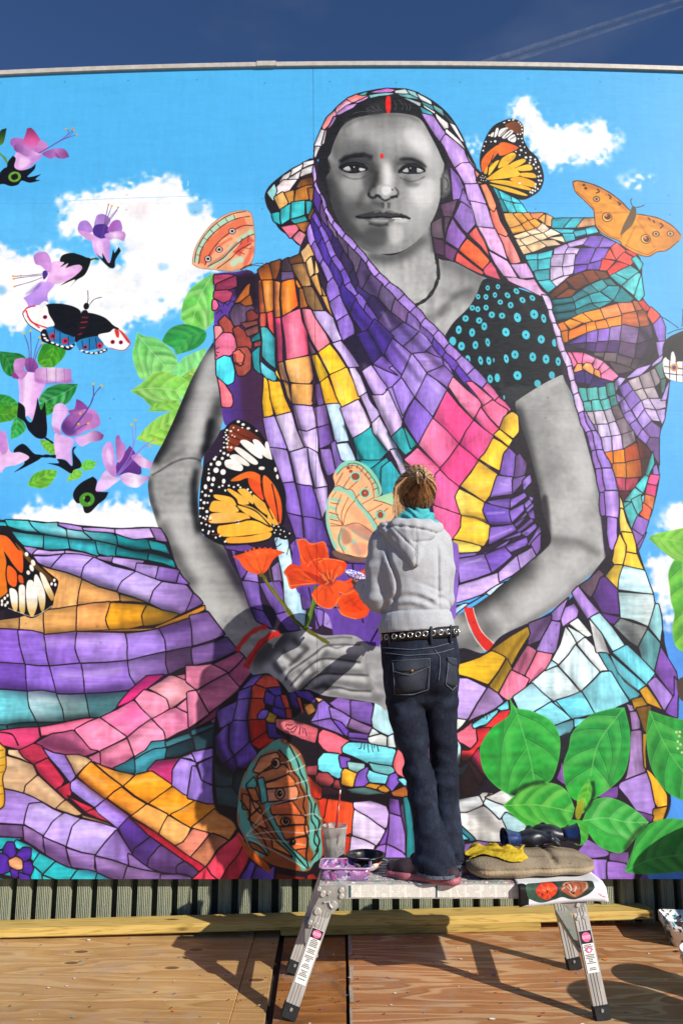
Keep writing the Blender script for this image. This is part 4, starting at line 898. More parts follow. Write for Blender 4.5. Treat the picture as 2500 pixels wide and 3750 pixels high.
cc 9a7cd0>b49ae0>8a6cc0 545 1260 630 1250 700 1470 570 1460; dccce8>d0bce4>a898b0 640 1250 745 1230 820 1470 715 1490; b094d8>d0b8e8 750 1170 890 1190 910 1330 860 1370 800 1350; a88ccc>6a4a90 900 1200 980 1180 1000 1310 920 1340; b4d0e8>c0d8ee 985 1180 1090 1170 1160 1430 1060 1450; c0a4e0>e0d0ec 1095 1200 1230 1140 1310 1300 1280 1380 1190 1410; ccb4e8 800 1360 850 1380 910 1350 930 1500 830 1470; 8a68b8>5a3a88 920 1350 1000 1320 1040 1440 940 1470
cc b498dc>9a7cc8 J 575 275 700 290 750 530 660 530 600 380; c0a8e4>d0bcec 720 300 840 275 900 550 770 540; cfbcec 845 275 930 310 1000 560 920 570; a080c8>6a4a98 945 280 1020 295 1080 430 1000 480; 8a70b0>5c4490 1025 250 1060 240 1110 390 1060 430; c0d8f0 1070 270 1150 260 1200 370 1130 380 1100 370
cc 7a58b4>8e6cc6 665 545 755 540 800 780 700 730; 8462c0>6a48ac 770 550 895 560 960 790 810 800; c4ace0 910 580 1000 575 1000 700 970 790; 6a489c>7a58b0 700 745 800 800 820 950 770 960 740 900; 7a5ab8>4a307c 815 800 970 810 1020 1000 830 950
cc 7a58b0>9272c4 760 950 820 960 790 980 830 1160 760 1130 720 1000
J cc 6c4aa0>5a3c88 235 990 400 980 470 1010 380 1040 260 1030; 6a4898 300 1045 330 1045 420 1190 360 1240; 7c60a8>9a7cc8 420 1190 470 1200 500 1280 390 1255; 8062a8 330 1060 440 1180 420 1190; 9a80c0>6a5080 575 1170 640 1110 650 1260 600 1270; 7c60b0>6a4c9a 370 1260 505 1290 530 1470 440 1430; 7658ac>5c4090 515 1290 640 1270 720 1460 620 1490; 5c4094>7a5cb0 445 1445 530 1480 600 1600 480 1540; 6a4ca0 620 1500 730 1470 800 1600 700 1600; a8d4ec>c8e8f4>9ac8e4 600 930 700 940 720 1030 730 1140 820 1440 M 840 240 830 380 800 400 720 260 690 200 J 640 1150; 7858ac>9474c8 735 1130 860 1290 780 1330 750 1260
M cc 8664b8>6a4a98 790 100 860 90 880 240 820 240; b098d8>9a7cc8 910 240 1030 260 1080 430 980 390 900 330; e0d0f0>c8b8e0 1035 250 1110 300 1220 440 1170 460 1090 420; 6a3cb0>8050c0 1190 330 1390 310 1390 540 1290 510 1230 440; 7a58b0 840 380 890 400 870 410; 8462bc 900 250 970 280 960 370 910 420
J s 1c0c24 .5 30 240 1000 340 1200 480 1500 430 1500 260 1160
J b 18 1a1020 .45 8 720 300 780 540 815 800 835 960; 940 290 990 560 1005 700
E b 26 3a1424 .5 10 610 260 615 540 640 840 700 1010; 800 310 850 680 880 830 900 1150; 500 260 500 480
E b 16 2a1420 .5 7 820 120 900 300 1000 480; 745 1150 800 1350 840 1480; 1240 1120 1310 1300 1400 1500; 900 1000 920 1330
E b 20 f8e8e0 .35 10 560 280 560 460; 700 300 710 480; 730 560 760 790; 770 850 780 970; 960 820 1010 900; 1040 960 1120 1120; 700 1280 750 1460; 840 1200 850 1330
# ---- teal folds beside the painter
E cc 14888c>30b0b4>1a7078 1195 1415 1320 1330 1440 1490 1380 1568 1220 1568; 249a9c>1a6a74 1500 1390 1568 1320 1650 1480 1560 1540; dccceb>cbb8e0 1325 1290 1370 1240 1460 1400 1500 1480 1440 1500 1340 1370; d8c8ec>c4b0dc 1450 1500 1500 1490 1568 1630 1640 1790 1560 1700; 1a8a90>2aa8b0 1230 1568 1380 1570 1430 1530 1330 1650; 249ea8>28a8b0>1a7a80 1320 1640 1430 1560 1560 1750 1480 1820 1390 1780; cdb8e6>bca4dc 1240 1100 1280 1065 1330 1080 1380 1230 1320 1290; e0d0ec>c8b4e0 1135 880 1180 870 1225 950 1290 1070 1230 1110; c4b0e4>a890d0 1030 715 1100 700 1220 870 1130 880; 2aa8b4>38b0bc J 1400 430 1460 390 1568 520 1480 610 1400 620
E b 26 0c2428 .7 9 1120 1310 1180 1430 1250 1568; 1440 1360 1500 1500 1580 1640; 1350 1380 1430 1500
# ---- fan of purple folds across the chest
F f 1e1030 195 640! 215 720 250 820 300 950 380 1080 530 1220 640 1340 760 1480 I 340 340 440 450 560 570 660 670 800 830 930 960 1010 1060 1140 1200! 1060 1345 1010 1395 875 1260 660 1055 575 1260 465 1460! 360 1280 300 1370 250 1390 200 1250 100 1120 E 1240 900 1110 700 1040 530 1000 320 930 130 885 0 F 150 1080 200 950
n b89ae0,a888d8,9c7cd0,b090dc,a080d4,a888d8,9c7ccc,a884d4,a482d2,a080d0,a07cd0,9a78cc,a080d0,a480d4,a078cc,9c7ac8,9470c4,c86090,d85888 | F 195 600 215 720 250 820 300 950 380 1080 530 1220 640 1340 760 1480 I 340 340 440 450 560 570 660 670 800 830 930 960 1010 1060 1140 1205 | F 185 640 205 760 230 830 270 960 350 1110 480 1230 580 1330 I 90 165 165 250 245 345 335 440 420 520 510 605 600 695 730 850 850 990 1000 1130 1110 1230
n 4a3080,5a4070,6a5478,4c3e58,5c4c68,4a3860,54406c,5c4c70,6c5080,7458a0,6a4a9c,5c3aa8,6a40b0,5c34a8,5430a0,f090a8,ee6a94 | F 205 760 230 830 270 960 350 1110 480 1230 580 1330 I 90 165 165 250 245 345 335 440 420 520 510 605 600 695 730 850 850 990 1000 1130 1060 1345 | F 190 900 250 1020 330 1130 440 1270 500 1400 560 1530 I 160 390 250 480 380 580 500 650 600 780 680 870 800 1000 920 1160 1010 1390
n 2a1a4c,3c2478,2c1c50,32224c,2a1c44,3a2870,2c1c4c,4a3468,6a54a0,8468b8,7a58b0,8a68c4 | F 190 900 250 1020 330 1130 440 1270 500 1400 560 1530 I 160 390 250 480 380 580 500 650 600 780 680 870 720 975 | F 200 960 260 1080 330 1210 400 1330 470 1460 530 1568 I 30 350 90 430 160 520 280 660 410 800 525 930 660 1055
n 6a4ab0,7c5cc0,8a6aca,7c5cc0,6a4ab4,8464c8,7a5ac0,6a48b0 | F 200 960 260 1080 330 1210 400 1330 470 1460 530 1568 I 30 350 90 430 160 520 | F 180 1000 240 1110 310 1260 380 1400 440 1530 I -20 350 50 470 130 530 150 560
n 3c2484,4a2f98,402a84,38227c,4a2c9c,5434a8 | F 180 1000 240 1110 310 1260 380 1400 440 1530 I -20 350 60 480 150 560 250 680 | F 170 1040 210 1160 270 1290 340 1440 400 1568 I -80 380 -20 520 60 640 130 760 190 800
n a080d8,8a68c8,9a7ad4,8464c0,9272cc,8a68c4 | F 150 1080 180 1200 250 1330 300 1450 E 1000 320 1050 500 1110 690 | F 170 1040 210 1160 270 1290 340 1440 400 1568 E 1150 510 1190 640
I cc 4a2c98>3c2280 140 520 280 670 240 740 190 790 80 630; 3c2480>2c1860 10 650 90 620 190 800 120 850; 5c3ca8>9a78d0 210 790 280 690 400 800 380 880 320 965; 9a7cd4>8a68c8 260 880 330 960 280 1040 250 1055 120 860; 7a58bc>6a4898 125 850 190 800 260 870 230 880 300 950
cc c0a4e0>a888d0 40 910 110 860 240 1050 200 1110 150 1110; a08cd0>8a70c0 230 1060 300 1030 400 1180 350 1270; 9a7cd0>b094e0 330 970 410 800 520 935 490 1010 435 1100; 9272cc>a080d8 275 1040 330 975 430 1100 360 1240; 8e6ccc>b092e2 450 1100 530 935 660 1060 570 1250; 8a6cbe>a888cc>6c4c9c 420 800 530 925 650 880 640 830 540 790; 9474c4>7a5aa4 530 930 660 890 720 970 670 1040; 6c48ac>8e6ccc 370 1280 440 1120 570 1260 465 1450; dcc8ec>c0a4dc 130 1110 210 1110 240 1060 350 1270 340 1330 260 1390; 2aa0a4>30a8ac 265 1400 350 1330 450 1460 360 1540; 36b0b4>1a8088 360 1310 450 1450 400 1490
cc f490b0>ee6c98 680 1040 720 975 910 1130 910 1170 870 1245; ee5a90>f080a4 820 1005 860 1000 1000 1115 930 1150; e8608e>f07a9c 930 1170 1000 1125 1120 1215 1060 1335; f06a9a>ea4e84 890 1250 920 1170 1050 1340 1010 1385
cc f05a98>ee4888>e84080 585 1265 665 1065 870 1260 760 1440; f88cb0>ee5490 475 1460 575 1270 755 1450 620 1630; e8448a>ee5a94 775 1450 880 1265 1010 1395 980 1480 895 1570; f04a8c>e84080 625 1640 760 1460 890 1580 755 1760; f47aa4>ee5c94 K 160 380 260 285 415 440 380 510 300 480; ee5c98>f0609a K 390 500 425 455 550 570 525 640 570 765 480 730 380 690; f26aa0>ee5a94 K 370 700 480 735 570 775 575 860 515 950 400 950
K cc c89a28>f4c43c 860 140 900 70 950 30 985 50 1000 150 965 200; f4c02c 820 185 860 150 955 215 925 265; f4c430>e8b024 710 365 760 325 810 210 920 280 855 455; f4c23c>f0b830 570 560 640 480 700 385 840 490 830 590 745 670; f0d060>e8bc38 530 640 560 585 740 680 720 745 750 800 575 765; f4c434 580 780 780 835 800 890 735 1000 520 950 575 860; f0d058 520 960 720 1005 700 1040 540 1065
K s a88020 .6 8 575 765 740 755 770 820 650 800
K b 30 fff0c0 .25 14 620 600 780 520; 620 880 760 850; 760 420 850 330
# ---- gathered purple at the hip
K cc 6a4898>8464bc 870 440 890 330 930 280 980 340 960 490 860 480; 5c4078>7a5c98 975 350 1010 320 1050 400 1030 490 960 500; 8a6ac4>a484d8 845 500 945 500 950 610 800 640 830 570; 6c4e90>8868b0 955 510 1030 500 1050 510 960 610; a484e0 1030 530 1075 490 1085 540 1040 590; 7a58b4 770 670 940 645 940 710 830 700; 8462bc 950 650 1040 610 1060 640 945 710; 5c3ca4>7a58bc 730 740 750 685 930 720 940 820 790 825; 8664c0 940 730 1040 690 1040 740 950 810; 6a4a98 960 830 1060 760 1040 800 980 850; 8462bc>7a58b4 800 850 950 830 970 880 780 990; 6a4898>8c6cc4 975 880 1090 800 1100 830 1000 890; 7a5ab4 800 990 1000 890 1000 920 720 1010; 8a6ac4 1010 900 1110 840 1120 870 1050 920
K cc 7c5cb8>9474cc 690 1060 890 1010 940 940 760 1060; 9474cc>7a58b8 900 1005 1040 930 1050 980 945 1050; 6a4a98>8a6ac0 1050 980 1140 860 1150 910 1080 970; a484dc>8462bc 565 1095 740 1065 775 1180 800 1190 570 1260; 6a48a8>7c5abc 750 1065 890 1015 940 1080 800 1190; c0a0e4>d0b4ec 555 1280 840 1195 850 1280 740 1330 540 1410; b090dc>c0a4e4>a080cc 845 1190 985 1070 1010 1170 860 1260; b094d4>8c70ac 990 1070 1110 980 1120 1050 1010 1170; 8866b8>6a4a90 1080 970 1150 910 1150 1000 1125 1040; 7458a8 555 1060 690 1050 670 1070 560 1090
K cc b8d4f0 500 1440 640 1410 760 1330 790 1330 500 1500; a8c8ec 490 1490 600 1420 640 1420 500 1560; c4dcf0 770 1330 840 1290 900 1260 800 1350
K ct 9a7ad0 1080 640 1105 650 1090 680; 9070c8 1050 690 1080 660 1100 700 1060 720; 8464bc 1060 730 1100 690 1110 710 1070 750; 9a7ad0 1010 790 1060 750 1050 780 960 820; 8260b8 1075 760 1110 740 1115 800 1085 790
K s 1a1018 .65 22 1000 260 1050 400 1080 480 1100 620 1120 820 1160 900 1150 700 1100 500 1060 330 1020 240
K b 18 2a1838 .5 9 800 635 960 600 1050 540; 750 830 940 825 1060 770 1110 720; 780 990 970 890 1110 820; 690 1050 900 1000 1060 900
K b 14 d8c0f8 .4 7 780 940 950 870; 590 1130 730 1090; 560 1310 800 1230; 860 540 930 560; 760 760 900 750
J f 6a46a8>54368c 770 955 1000 1000 1060 1120 1600 1100 1600 1720 1100 1720 1000 1500 760 1300
f 6a46a8>8a62c0 1540 900 1900 960 1960 1060 1940 1420 1900 1560 1560 1720
l 9 1a1016 1560 1250 1940 1180; 1560 1480 1920 1400; 1680 920 1660 1250 1690 1640; 1820 950 1800 1230 1810 1560
l 9 1a1016 760 1160 1000 1120 1300 1130; 860 1300 900 1480 940 1600; 1180 1120 1200 1300 1260 1560; 900 1430 1100 1450 1300 1440
b 40 2a1848 .5 14 800 1300 850 1450 900 1560; 1010 950 1030 1060 1050 1150
H f 2a1c34 690 545 760 700 840 960 940 1350 965 1568 L 1000 460 1060 430 1090 20 H 1060 1340 960 1100 860 830 760 560 700 380
n d8c0e8,d0b4e4,d8bce8,d0b2e0,d6bce8,d2b6e4,d8c0ec,d4baea | H 525 -40 585 80 640 250 690 420 740 600 800 820 | H 566 -40 616 90 672 250 726 400 762 560 840 800
n a078c8,9068b8,9a70c4,8a60b4,8058a8 | H 800 820 850 960 890 1080 920 1200 950 1400 968 1568 | H 838 805 895 950 940 1110 978 1250 1000 1400 1012 1568
n 9a7cd0,a888dc,9070c4,a080d4,b090dc | H 838 805 895 950 940 1110 978 1250 1000 1400 1012 1568 | H 860 815 930 950 990 1110 1050 1270 1078 1400 1098 1568
E b 40 1c0c24 .35 14 640 560 660 760 700 980 760 1180 830 1400; 850 640 900 900 960 1180 1050 1440; 1110 700 1250 960 1400 1220 1520 1480
b 26 fff4ff .22 12 600 1280 650 1440; 780 1200 830 1330; 1180 1220 1260 1360; 1160 920 1240 1080; 1260 860 1370 1060
I b 40 120820 .4 14 60 180 200 430 420 680 640 900; -60 420 120 640 240 860; 150 560 330 800 480 990
b 22 d8c8ff .3 9 300 720 420 860; 520 960 620 1080; 200 480 260 600; 420 560 520 680
K b 40 8a1850 .3 14 420 60 560 230 700 370; 300 290 420 430
J b 30 2a1848 .35 12 600 280 650 520 690 740 740 940; 840 300 900 540 960 780 1010 980
# ---- lower left drapery
C f 1c141e 0 105 210 108 420 130 600 145 860 165 1180 180 1300 450 1480 720 1568 850 M 440 730 700 900 1500 1000 1500 1568 N 1568 1620 -1400 1620 C -200 1600 -200 105
s 241a24 1 2 -300 100 0 100 0 3000 -300 3000
cc 2a9aa4>2ab0b8 -200 100 50 130 60 165 -200 160; 22aab0>6fccd6 50 108 212 110 240 150 300 190 180 180 60 165; 3cb4c4>8ac8d0 212 110 420 132 495 170 498 228 400 215 300 190 245 150; 9ac4cc>4aa0a8 425 150 600 175 690 240 600 250 500 230 495 180; 6ac0c8>1a7a84 610 175 830 210 880 250 885 290 790 280 690 255; 1a8a92>126068 860 205 1080 260 1105 330 1000 320 885 290 880 250; 1f8a90>156a72 1090 265 1200 285 1240 350 1110 330
cc 9a78cc>b090d8 430 132 600 145 610 175 500 165 440 150; a78ccf>c0a0d8 610 150 855 165 850 200 690 185 620 170; c0a0dc 860 165 1100 178 1140 240 1000 245 860 205; 8a68a0 1105 178 1180 180 1220 260 1140 255
cc 3ab4bc>40a0a8 80 200 320 210 330 300 180 290 110 240; 30a8b4 325 210 500 238 520 320 335 310; 30a0ac 505 240 690 262 715 340 700 365 525 325; 38b0bc>1a8a92 700 265 865 300 865 360 830 370 715 350; 1a949c>0e6a70 870 305 1090 355 1080 410 860 365; 1a949c 1095 360 1255 390 1280 450 1085 410
b 34 06181c .6 12 880 300 1000 325 1250 375
b 16 0a3038 .5 7 100 175 300 205 500 240 700 270
cc b090d4>9a80c4 165 295 280 310 245 365 200 330; b898dc 290 315 475 330 480 355 250 360; b090d0>9a78b0 490 330 700 370 690 378 590 365 485 355; 9a78b0>8a68a0 715 370 835 370 830 410 700 380; b298d6>8c70aa 840 375 1050 410 985 480 830 412; 9a80c0 1000 430 1150 450 1140 535 985 490; 8a6cb8>6a4a90 1160 455 1310 465 1305 555 1140 535; 7858a8 1320 490 1400 570 1310 565
cc b094e0 255 370 465 360 390 450 300 415; a88cdc>b89ee4 475 362 670 380 600 460 580 525 390 455; ac92e2>b8a0e6 680 382 975 490 890 560 850 630 585 530 605 450; b49ae2>c0a8e6 985 495 1180 555 1110 640 1090 715 860 640 900 560; a88cd0>7a5c98 1195 558 1370 580 1410 640 1345 760 1290 790 1100 715 1130 620; 6a4c88 1420 640 1480 720 1350 765
cc cf9656>d8a060 300 430 380 465 580 540 555 725 360 755 400 640 420 560; d89a58>e8a868 590 545 850 645 870 700 720 710 565 722 570 640; b8864e 880 660 1080 720 880 705; dca05a 320 770 552 735 560 910 325 940; e8a060>e09a50 565 735 790 715 775 800 810 905 565 912; e8a020>c08418 800 718 1075 735 1045 800 1045 865 820 905 780 820; a87a1c>8a6414 1085 735 1290 790 1200 850 1060 870 1050 800; f0a01a>e09020 900 915 1130 880 1340 790 1490 735 1495 770 1370 825 1150 890 1010 910; c89a60 145 820 315 780 315 935 145 900; b08450 -150 845 140 815 135 905 -150 880; caa070>e0a050 600 915 1120 885 1140 895 880 915
b 26 8a5a20 .4 10 330 930 700 920 1000 905; 880 860 1050 850 1250 800
cc 8058c0 -150 885 130 910 145 1030 165 1155 -150 1138; 8a66c8>7c58bc 140 915 315 945 340 1060 362 1170 175 1158 150 1030; 8862c4 325 948 560 925 575 1050 595 1158 375 1172 345 1050; 9a76d2>a07ed2 572 925 900 928 935 1040 945 1130 605 1155 580 1050; 9c7cd4>9c7cd4>8a6abc 915 928 1160 900 1195 990 1212 1085 955 1132 940 1030; 8a6ab8>6a4a88 1170 895 1375 835 1410 930 1422 1032 1222 1085 1205 990; 6a4c80>4a3258 1385 830 1520 785 1568 860 1568 985 1432 1032 1415 930
cc 6f48b0 -150 1145 165 1162 180 1260 192 1355 -150 1330; 8460c6 178 1165 365 1180 385 1280 405 1375 200 1358 185 1260; 8a66c8 375 1180 600 1165 612 1270 615 1380 415 1378 395 1280; 9470cc>8a66c0 608 1165 945 1140 965 1220 1000 1300 960 1330 620 1382 618 1270; 9a7cc8>6a4c88 955 1138 1215 1092 1225 1170 1240 1240 1005 1300 970 1230; 5c4068>3c2848 1225 1090 1425 1038 1430 1100 1435 1160 1250 1240 1232 1170; 4a3252 1435 1035 1568 995 1568 1118 1440 1160
b 40 3a2058 .35 16 0 1300 300 1350 620 1365 900 1320; 1150 920 1300 900 1450 860
D cc 62c6d4>5aa0a8 -150 80 195 105 215 240 265 330 40 345 -150 320; a8ccd4>5a8a90 205 105 405 125 450 220 475 315 275 330 225 230; 8aa8a8>4a6a6c 415 128 610 128 630 220 650 290 480 312 460 220; 4a8288>3a5a60 620 125 950 85 880 170 780 250 730 280 660 290 640 220; 2a5a60 -150 330 40 350 60 385 -150 380; 1e4a50 50 350 280 332 300 360 130 385 60 385; 1a3a42 280 335 490 320 480 335 310 365
s 14282c .5 20 0 310 260 320 480 300 700 280 500 330 260 350 0 350
s e4f4f8 .35 16 220 120 400 140 430 200 300 190
cc d62c78 870 170 960 80 1080 -10 1210 -10 1080 80 960 155 850 200; e0487c>d03c6c -150 400 130 385 290 370 295 430 230 480 140 515 -150 470; f06a90 300 365 500 330 720 290 640 340 540 385 300 430
cc f07aac>e05c98 740 285 960 165 1040 220 1100 300 920 435 830 370; e888a8 985 155 1060 95 1200 150 1230 220 1110 295 1050 230; d8909a>c88090 1090 85 1250 0 1350 20 1435 95 1245 215 1220 150; d0708c>c06084 1300 0 1560 -60 1700 -100 1730 -60 1600 0 1450 85 1400 30; c06484>b05478 1455 95 1568 30 1740 -40 1760 60 1690 150 1500 240 1500 140; d880a0>c8688c 1300 210 1445 100 1540 230 1550 260 1415 350 1380 270; e480a8 1115 305 1240 230 1290 215 1370 260 1405 360 1200 450 1170 370; f080a8 555 385 725 295 915 440 730 545 640 520; e888ac 930 445 1105 310 1180 400 1190 455 1090 475 1050 540 985 575; e080a0 735 555 920 455 965 580 830 660 740 640; a84c78>c86890 260 480 400 410 540 395 640 525 715 545 600 575 430 560; c07090 640 590 725 560 735 640 665 620; b85880 1560 250 1690 160 1740 80 1780 200 1700 300 1570 340
l 9 1a1016 0 400 90 420 135 500; 290 370 300 430
cc 3a8a98 1100 480 1195 465 1200 510 1110 530 985 600 980 585 1070 530; 5ac8e0>2a8090 985 605 1110 535 1200 520 1205 590 1110 650 1080 700 985 710; 2a7484 830 665 970 595 980 700 900 700; 3a7a88>24505c 1200 470 1380 415 1420 440 1210 510; 1e4450>101e24 1215 520 1415 445 1420 520 1320 570 1210 590; 2a5a68 1385 410 1568 340 1590 420 1425 450; 182c34 1425 450 1590 430 1570 490 1425 530
cc d03c80>c02c70 1080 690 1140 625 1300 600 1250 700 1250 780 1150 720; a58cd8 1310 595 1540 510 1420 645 1390 610; 7a5ab8 1545 520 1568 510 1568 790 1490 770 1425 660; 9a7cd0 1260 690 1310 605 1410 650 1380 740 1390 860 1255 790; 8c6cc4>a48cd8 1425 670 1490 770 1568 800 1568 930 1450 900 1390 850 1385 750
cc c8a884 50 520 150 530 240 640 60 560; caa680>b89470 30 570 240 650 270 710 190 810 180 860 60 810 10 740; c8a27a 200 800 285 715 490 890 430 960 195 860; b89468 435 960 500 895 610 1010 560 1010; a08458 600 1010 790 1080 830 1110 620 1040
cc c03050 135 530 250 490 300 510 350 580 260 640 180 590; b82a48 260 640 350 590 470 750 430 820 300 700; b82840 430 815 520 765 520 845 500 880; b42840 505 860 680 960 630 990; c02840 630 995 680 970 800 1080 700 1030
cc 9478cc 310 515 400 555 470 570 550 720 510 760 360 580; 9c82d8 525 770 570 745 770 890 680 950 530 820; a284de>8a68c8 690 960 770 900 935 1010 850 1110 720 1010; 5c3a9c>3a2268 860 1110 945 1025 1080 1110 1100 1165 980 1240 960 1290; 4a2f78 985 1250 1100 1170 1200 1230 1100 1310 1080 1390 970 1300; 6a4a88>4a3060 1090 1320 1150 1235 1210 1245 1370 1340 1280 1380 1270 1440 1080 1390; 4a3460 1285 1390 1380 1350 1480 1420 1400 1470 1280 1440
cc c8a87a 470 565 560 570 660 620 555 715; e8922a 575 730 665 635 890 800 760 885; e0963a 680 630 840 690 980 715 900 795; f0951e 910 795 1000 720 1100 700 1245 785 1095 915; e28a20>ea9a40 785 890 895 810 1075 925 960 1000; f09a22 1100 920 1255 800 1430 890 1250 1010; e8a050 960 1015 1080 930 1230 1015 1150 1150; ee961e>e08a30 1260 1010 1440 895 1600 950 1730 980 1710 1050 1568 1010 1405 1095; e8ac62 1155 1150 1240 1025 1390 1100 1350 1200 1260 1230; d8904e>c88040 1410 1095 1568 980 1740 1090 1700 1130 1650 1200 1530 1155; d8806a 1265 1240 1350 1210 1410 1110 1525 1160 1395 1330; b87050 1400 1330 1540 1165 1650 1210 1570 1270 1500 1385
cc b81c38 940 1025 1140 1150 1260 1240 1390 1330 1500 1390 1450 1420 1340 1350 1080 1160
cc 9a78c8>a888d8 -150 960 30 800 190 870 310 920 220 960 185 1090 -150 1020; b298de 190 1090 230 950 320 930 480 1000 400 1060 315 1150; b096e0 325 1160 400 1060 490 1000 590 1045 530 1120 490 1215; b49ce4 500 1220 550 1100 600 1050 840 1110 690 1290; a488d4>7a5aa4 700 1300 840 1125 960 1290 925 1370
cc 7a5a90 -150 1040 170 1100 160 1190 -150 1110; 86649e 180 1105 310 1165 310 1240 340 1300 170 1210; 8c6aa8>74548c 320 1170 480 1230 490 1310 530 1380 345 1300; 9070b0 495 1235 685 1305 680 1390 710 1440 530 1370; 9474b4>6c5080 695 1310 915 1380 870 1490 720 1440; 7a5c98 930 1290 970 1300 1080 1390 1160 1420 940 1380; 7e6094>6a4e80 925 1385 1165 1430 1135 1500 1155 1600 880 1490; 7a5a98 1170 1435 1400 1480 1370 1600 1160 1600
cc 1fa0a8 -150 1120 150 1190 80 1230 -150 1260; 2ab4bc 120 1200 280 1290 240 1350 100 1240; 28b4bc 290 1300 405 1340 320 1430 245 1370; 22aab4 415 1345 560 1400 470 1500 330 1435; 2ab0ba 570 1405 710 1445 690 1600 480 1500; 1a9aa4 720 1450 830 1490 820 1600 700 1600; 168a94 840 1490 1000 1530 1060 1600 830 1600; 22a6b0 250 1390 310 1435 320 1600 240 1600 190 1480; 24acb6 325 1445 460 1510 450 1600 325 1600; 1c98a2 470 1515 680 1600 460 1600; 1a96a0 -150 1420 100 1480 170 1600 -150 1600; 20a0aa -20 1260 90 1250 240 1400 170 1460 0 1420
cc b090d8 -150 1470 90 1500 160 1600 -150 1600
cc 4a2496 30 1250 60 1205 95 1220 105 1290 75 1330 35 1300; 4a2496 110 1310 150 1265 205 1270 210 1330 160 1355 130 1340; 4a2496 165 1365 220 1360 245 1400 220 1450 170 1420; 4a2496 0 1270 40 1290 75 1340 70 1400 20 1415 -30 1410; 4a2496 75 1390 140 1415 130 1450 100 1455; 4a2496 140 1430 190 1450 215 1450 228 1500 190 1522 155 1490; e8a070 65 1330 110 1320 150 1350 160 1400 120 1400 75 1370
D b 22 fff0d8 .28 10 620 700 780 800; 950 770 1180 740; 1150 960 1380 960; 60 620 200 680; 260 760 420 880
D b 24 e8d8ff .30 10 250 960 420 1020; 540 1120 780 1150; 600 790 760 900; 700 980 860 1060
D b 30 4a1a30 .35 12 130 520 300 700 500 900 760 1080; 470 560 600 740 900 990 1140 1150
D b 26 ffd0e0 .28 10 780 330 930 230; 640 450 760 360; 1000 480 1120 380; 1180 330 1300 250
D s 2a1424 .4 20 260 470 420 420 640 560 460 550
M cc 8c6cae>6a4c88 -20 310 120 290 230 445 30 520; 6c4e88 30 540 240 470 320 570 40 660; c87090 -20 685 150 645 255 715 45 840 -20 790; b85c80 160 640 335 585 385 620 265 710; cc7094 50 855 255 730 330 800 340 860 150 1000 110 930; d07898 -20 870 40 860 140 1010 -20 1130; b05478 270 725 395 625 435 735 350 820; 8a3a5c 160 1010 330 880 280 930 200 1030 10 1140; 2a5c68 0 1150 190 1080 180 1110 10 1185; 203c44 15 1200 180 1120 165 1240 20 1300
N cc 9878d0 -10 560 150 510 160 560 20 640; 8466c0 30 660 165 570 155 780 70 760; 9072c8 -10 670 20 680 60 770 150 800 160 930 100 920 -20 860
C b 46 10181c .4 16 0 195 300 215 700 275 1250 400; 300 420 700 560 1090 715 1300 790
b 60 3a2a10 .35 22 320 930 700 915 1100 885 1400 810; 600 560 860 660 1080 720
b 60 20103a .4 22 0 1340 300 1375 640 1385 960 1330 1240 1240; 1150 920 1350 870 1530 800
b 40 f4ecff .25 16 300 1010 620 1000 900 990; 620 460 860 540; 960 600 1080 640; 420 1240 640 1240 900 1200
D b 50 0a1418 .45 18 100 330 480 310 720 280; 840 680 1000 700 1110 640 1310 590
b 50 4a1030 .35 18 300 480 640 560 840 660; 1240 220 1410 350; 760 640 960 570
b 46 ffe0ec .25 16 800 420 960 350 1120 260; 1140 180 1320 90
b 60 2a1238 .4 20 0 1100 330 1260 700 1420 1160 1540; 860 1110 1000 1270 1200 1400 1400 1440
b 40 3a1408 .35 14 560 740 760 890 960 1020 1160 1150 1380 1310
b 40 e8dcff .25 14 240 960 480 1040 780 1140
# frilled wing and tiger butterfly on the left edge
D f 3a2408 -100 460 30 500 45 560 48 660 24 740 40 870 18 960 -100 960
f e0a828>f0c850>c88a20 -100 470 25 510 38 560 40 660 15 740 30 870 12 950 -100 950
b 6 6a4410 .7 2 -20 540 30 530; -20 600 34 580; -20 650 36 640; -20 700 26 690; -20 800 24 790; -20 860 28 850
C f 120c0a -150 205 0 200 60 220 120 270 180 330 260 410 320 460 400 535 422 570 400 610 395 680 380 740 310 790 230 825 150 790 90 770 60 755 0 770 -150 780
f 7a5420>4a3010 110 270 180 340 270 430 390 540 370 560 290 490 190 390
f f07a24>e8581a -100 215 0 215 60 235 130 320 165 350 165 490 110 450 40 350 -20 290
f d87018 -100 330 0 300 45 400 40 500 50 590 40 650 -100 690
f f06a20>e85a18 60 440 120 490 118 590 70 580 50 520
f e05818 135 510 165 520 172 570 140 560
f f2eee2^f0ece0^c89020 70 610 110 615 130 660 125 770 95 760 75 680
f f2eee2^f0ece0^c89a30 140 590 180 590 185 680 180 785 145 775 138 680
f f4f0e6^f0ece0^d0a040 200 560 235 548 265 600 275 720 240 815 205 770 190 650
f f4f0e6^f0ece0^a87820 255 510 280 520 330 640 325 760 300 770 270 640 250 560
f f2eee4^f0e0c0^a87010 290 490 330 520 370 600 395 660 380 700 340 640 310 570
d f0ece4 13 17 -25 195 357 207 492
d f0ece4 14 25 -25 243 420 232 458
d f0ece4 9 12 0 378 575 398 548 405 580 35 680 15 700 55 712 40 730 15 725 55 660
l 4 f0ece4 60 752 100 768 150 786 230 812 300 790 380 735
# ---- lower right drapery
O f 7a5a9c^4a3a5a -200 500 100 500 350 900 300 1300 900 1300 900 1800 -200 1800
Q f 8a6aa8>6a4a88 -400 1100 900 1100 1200 1300 1190 1600 -400 1600
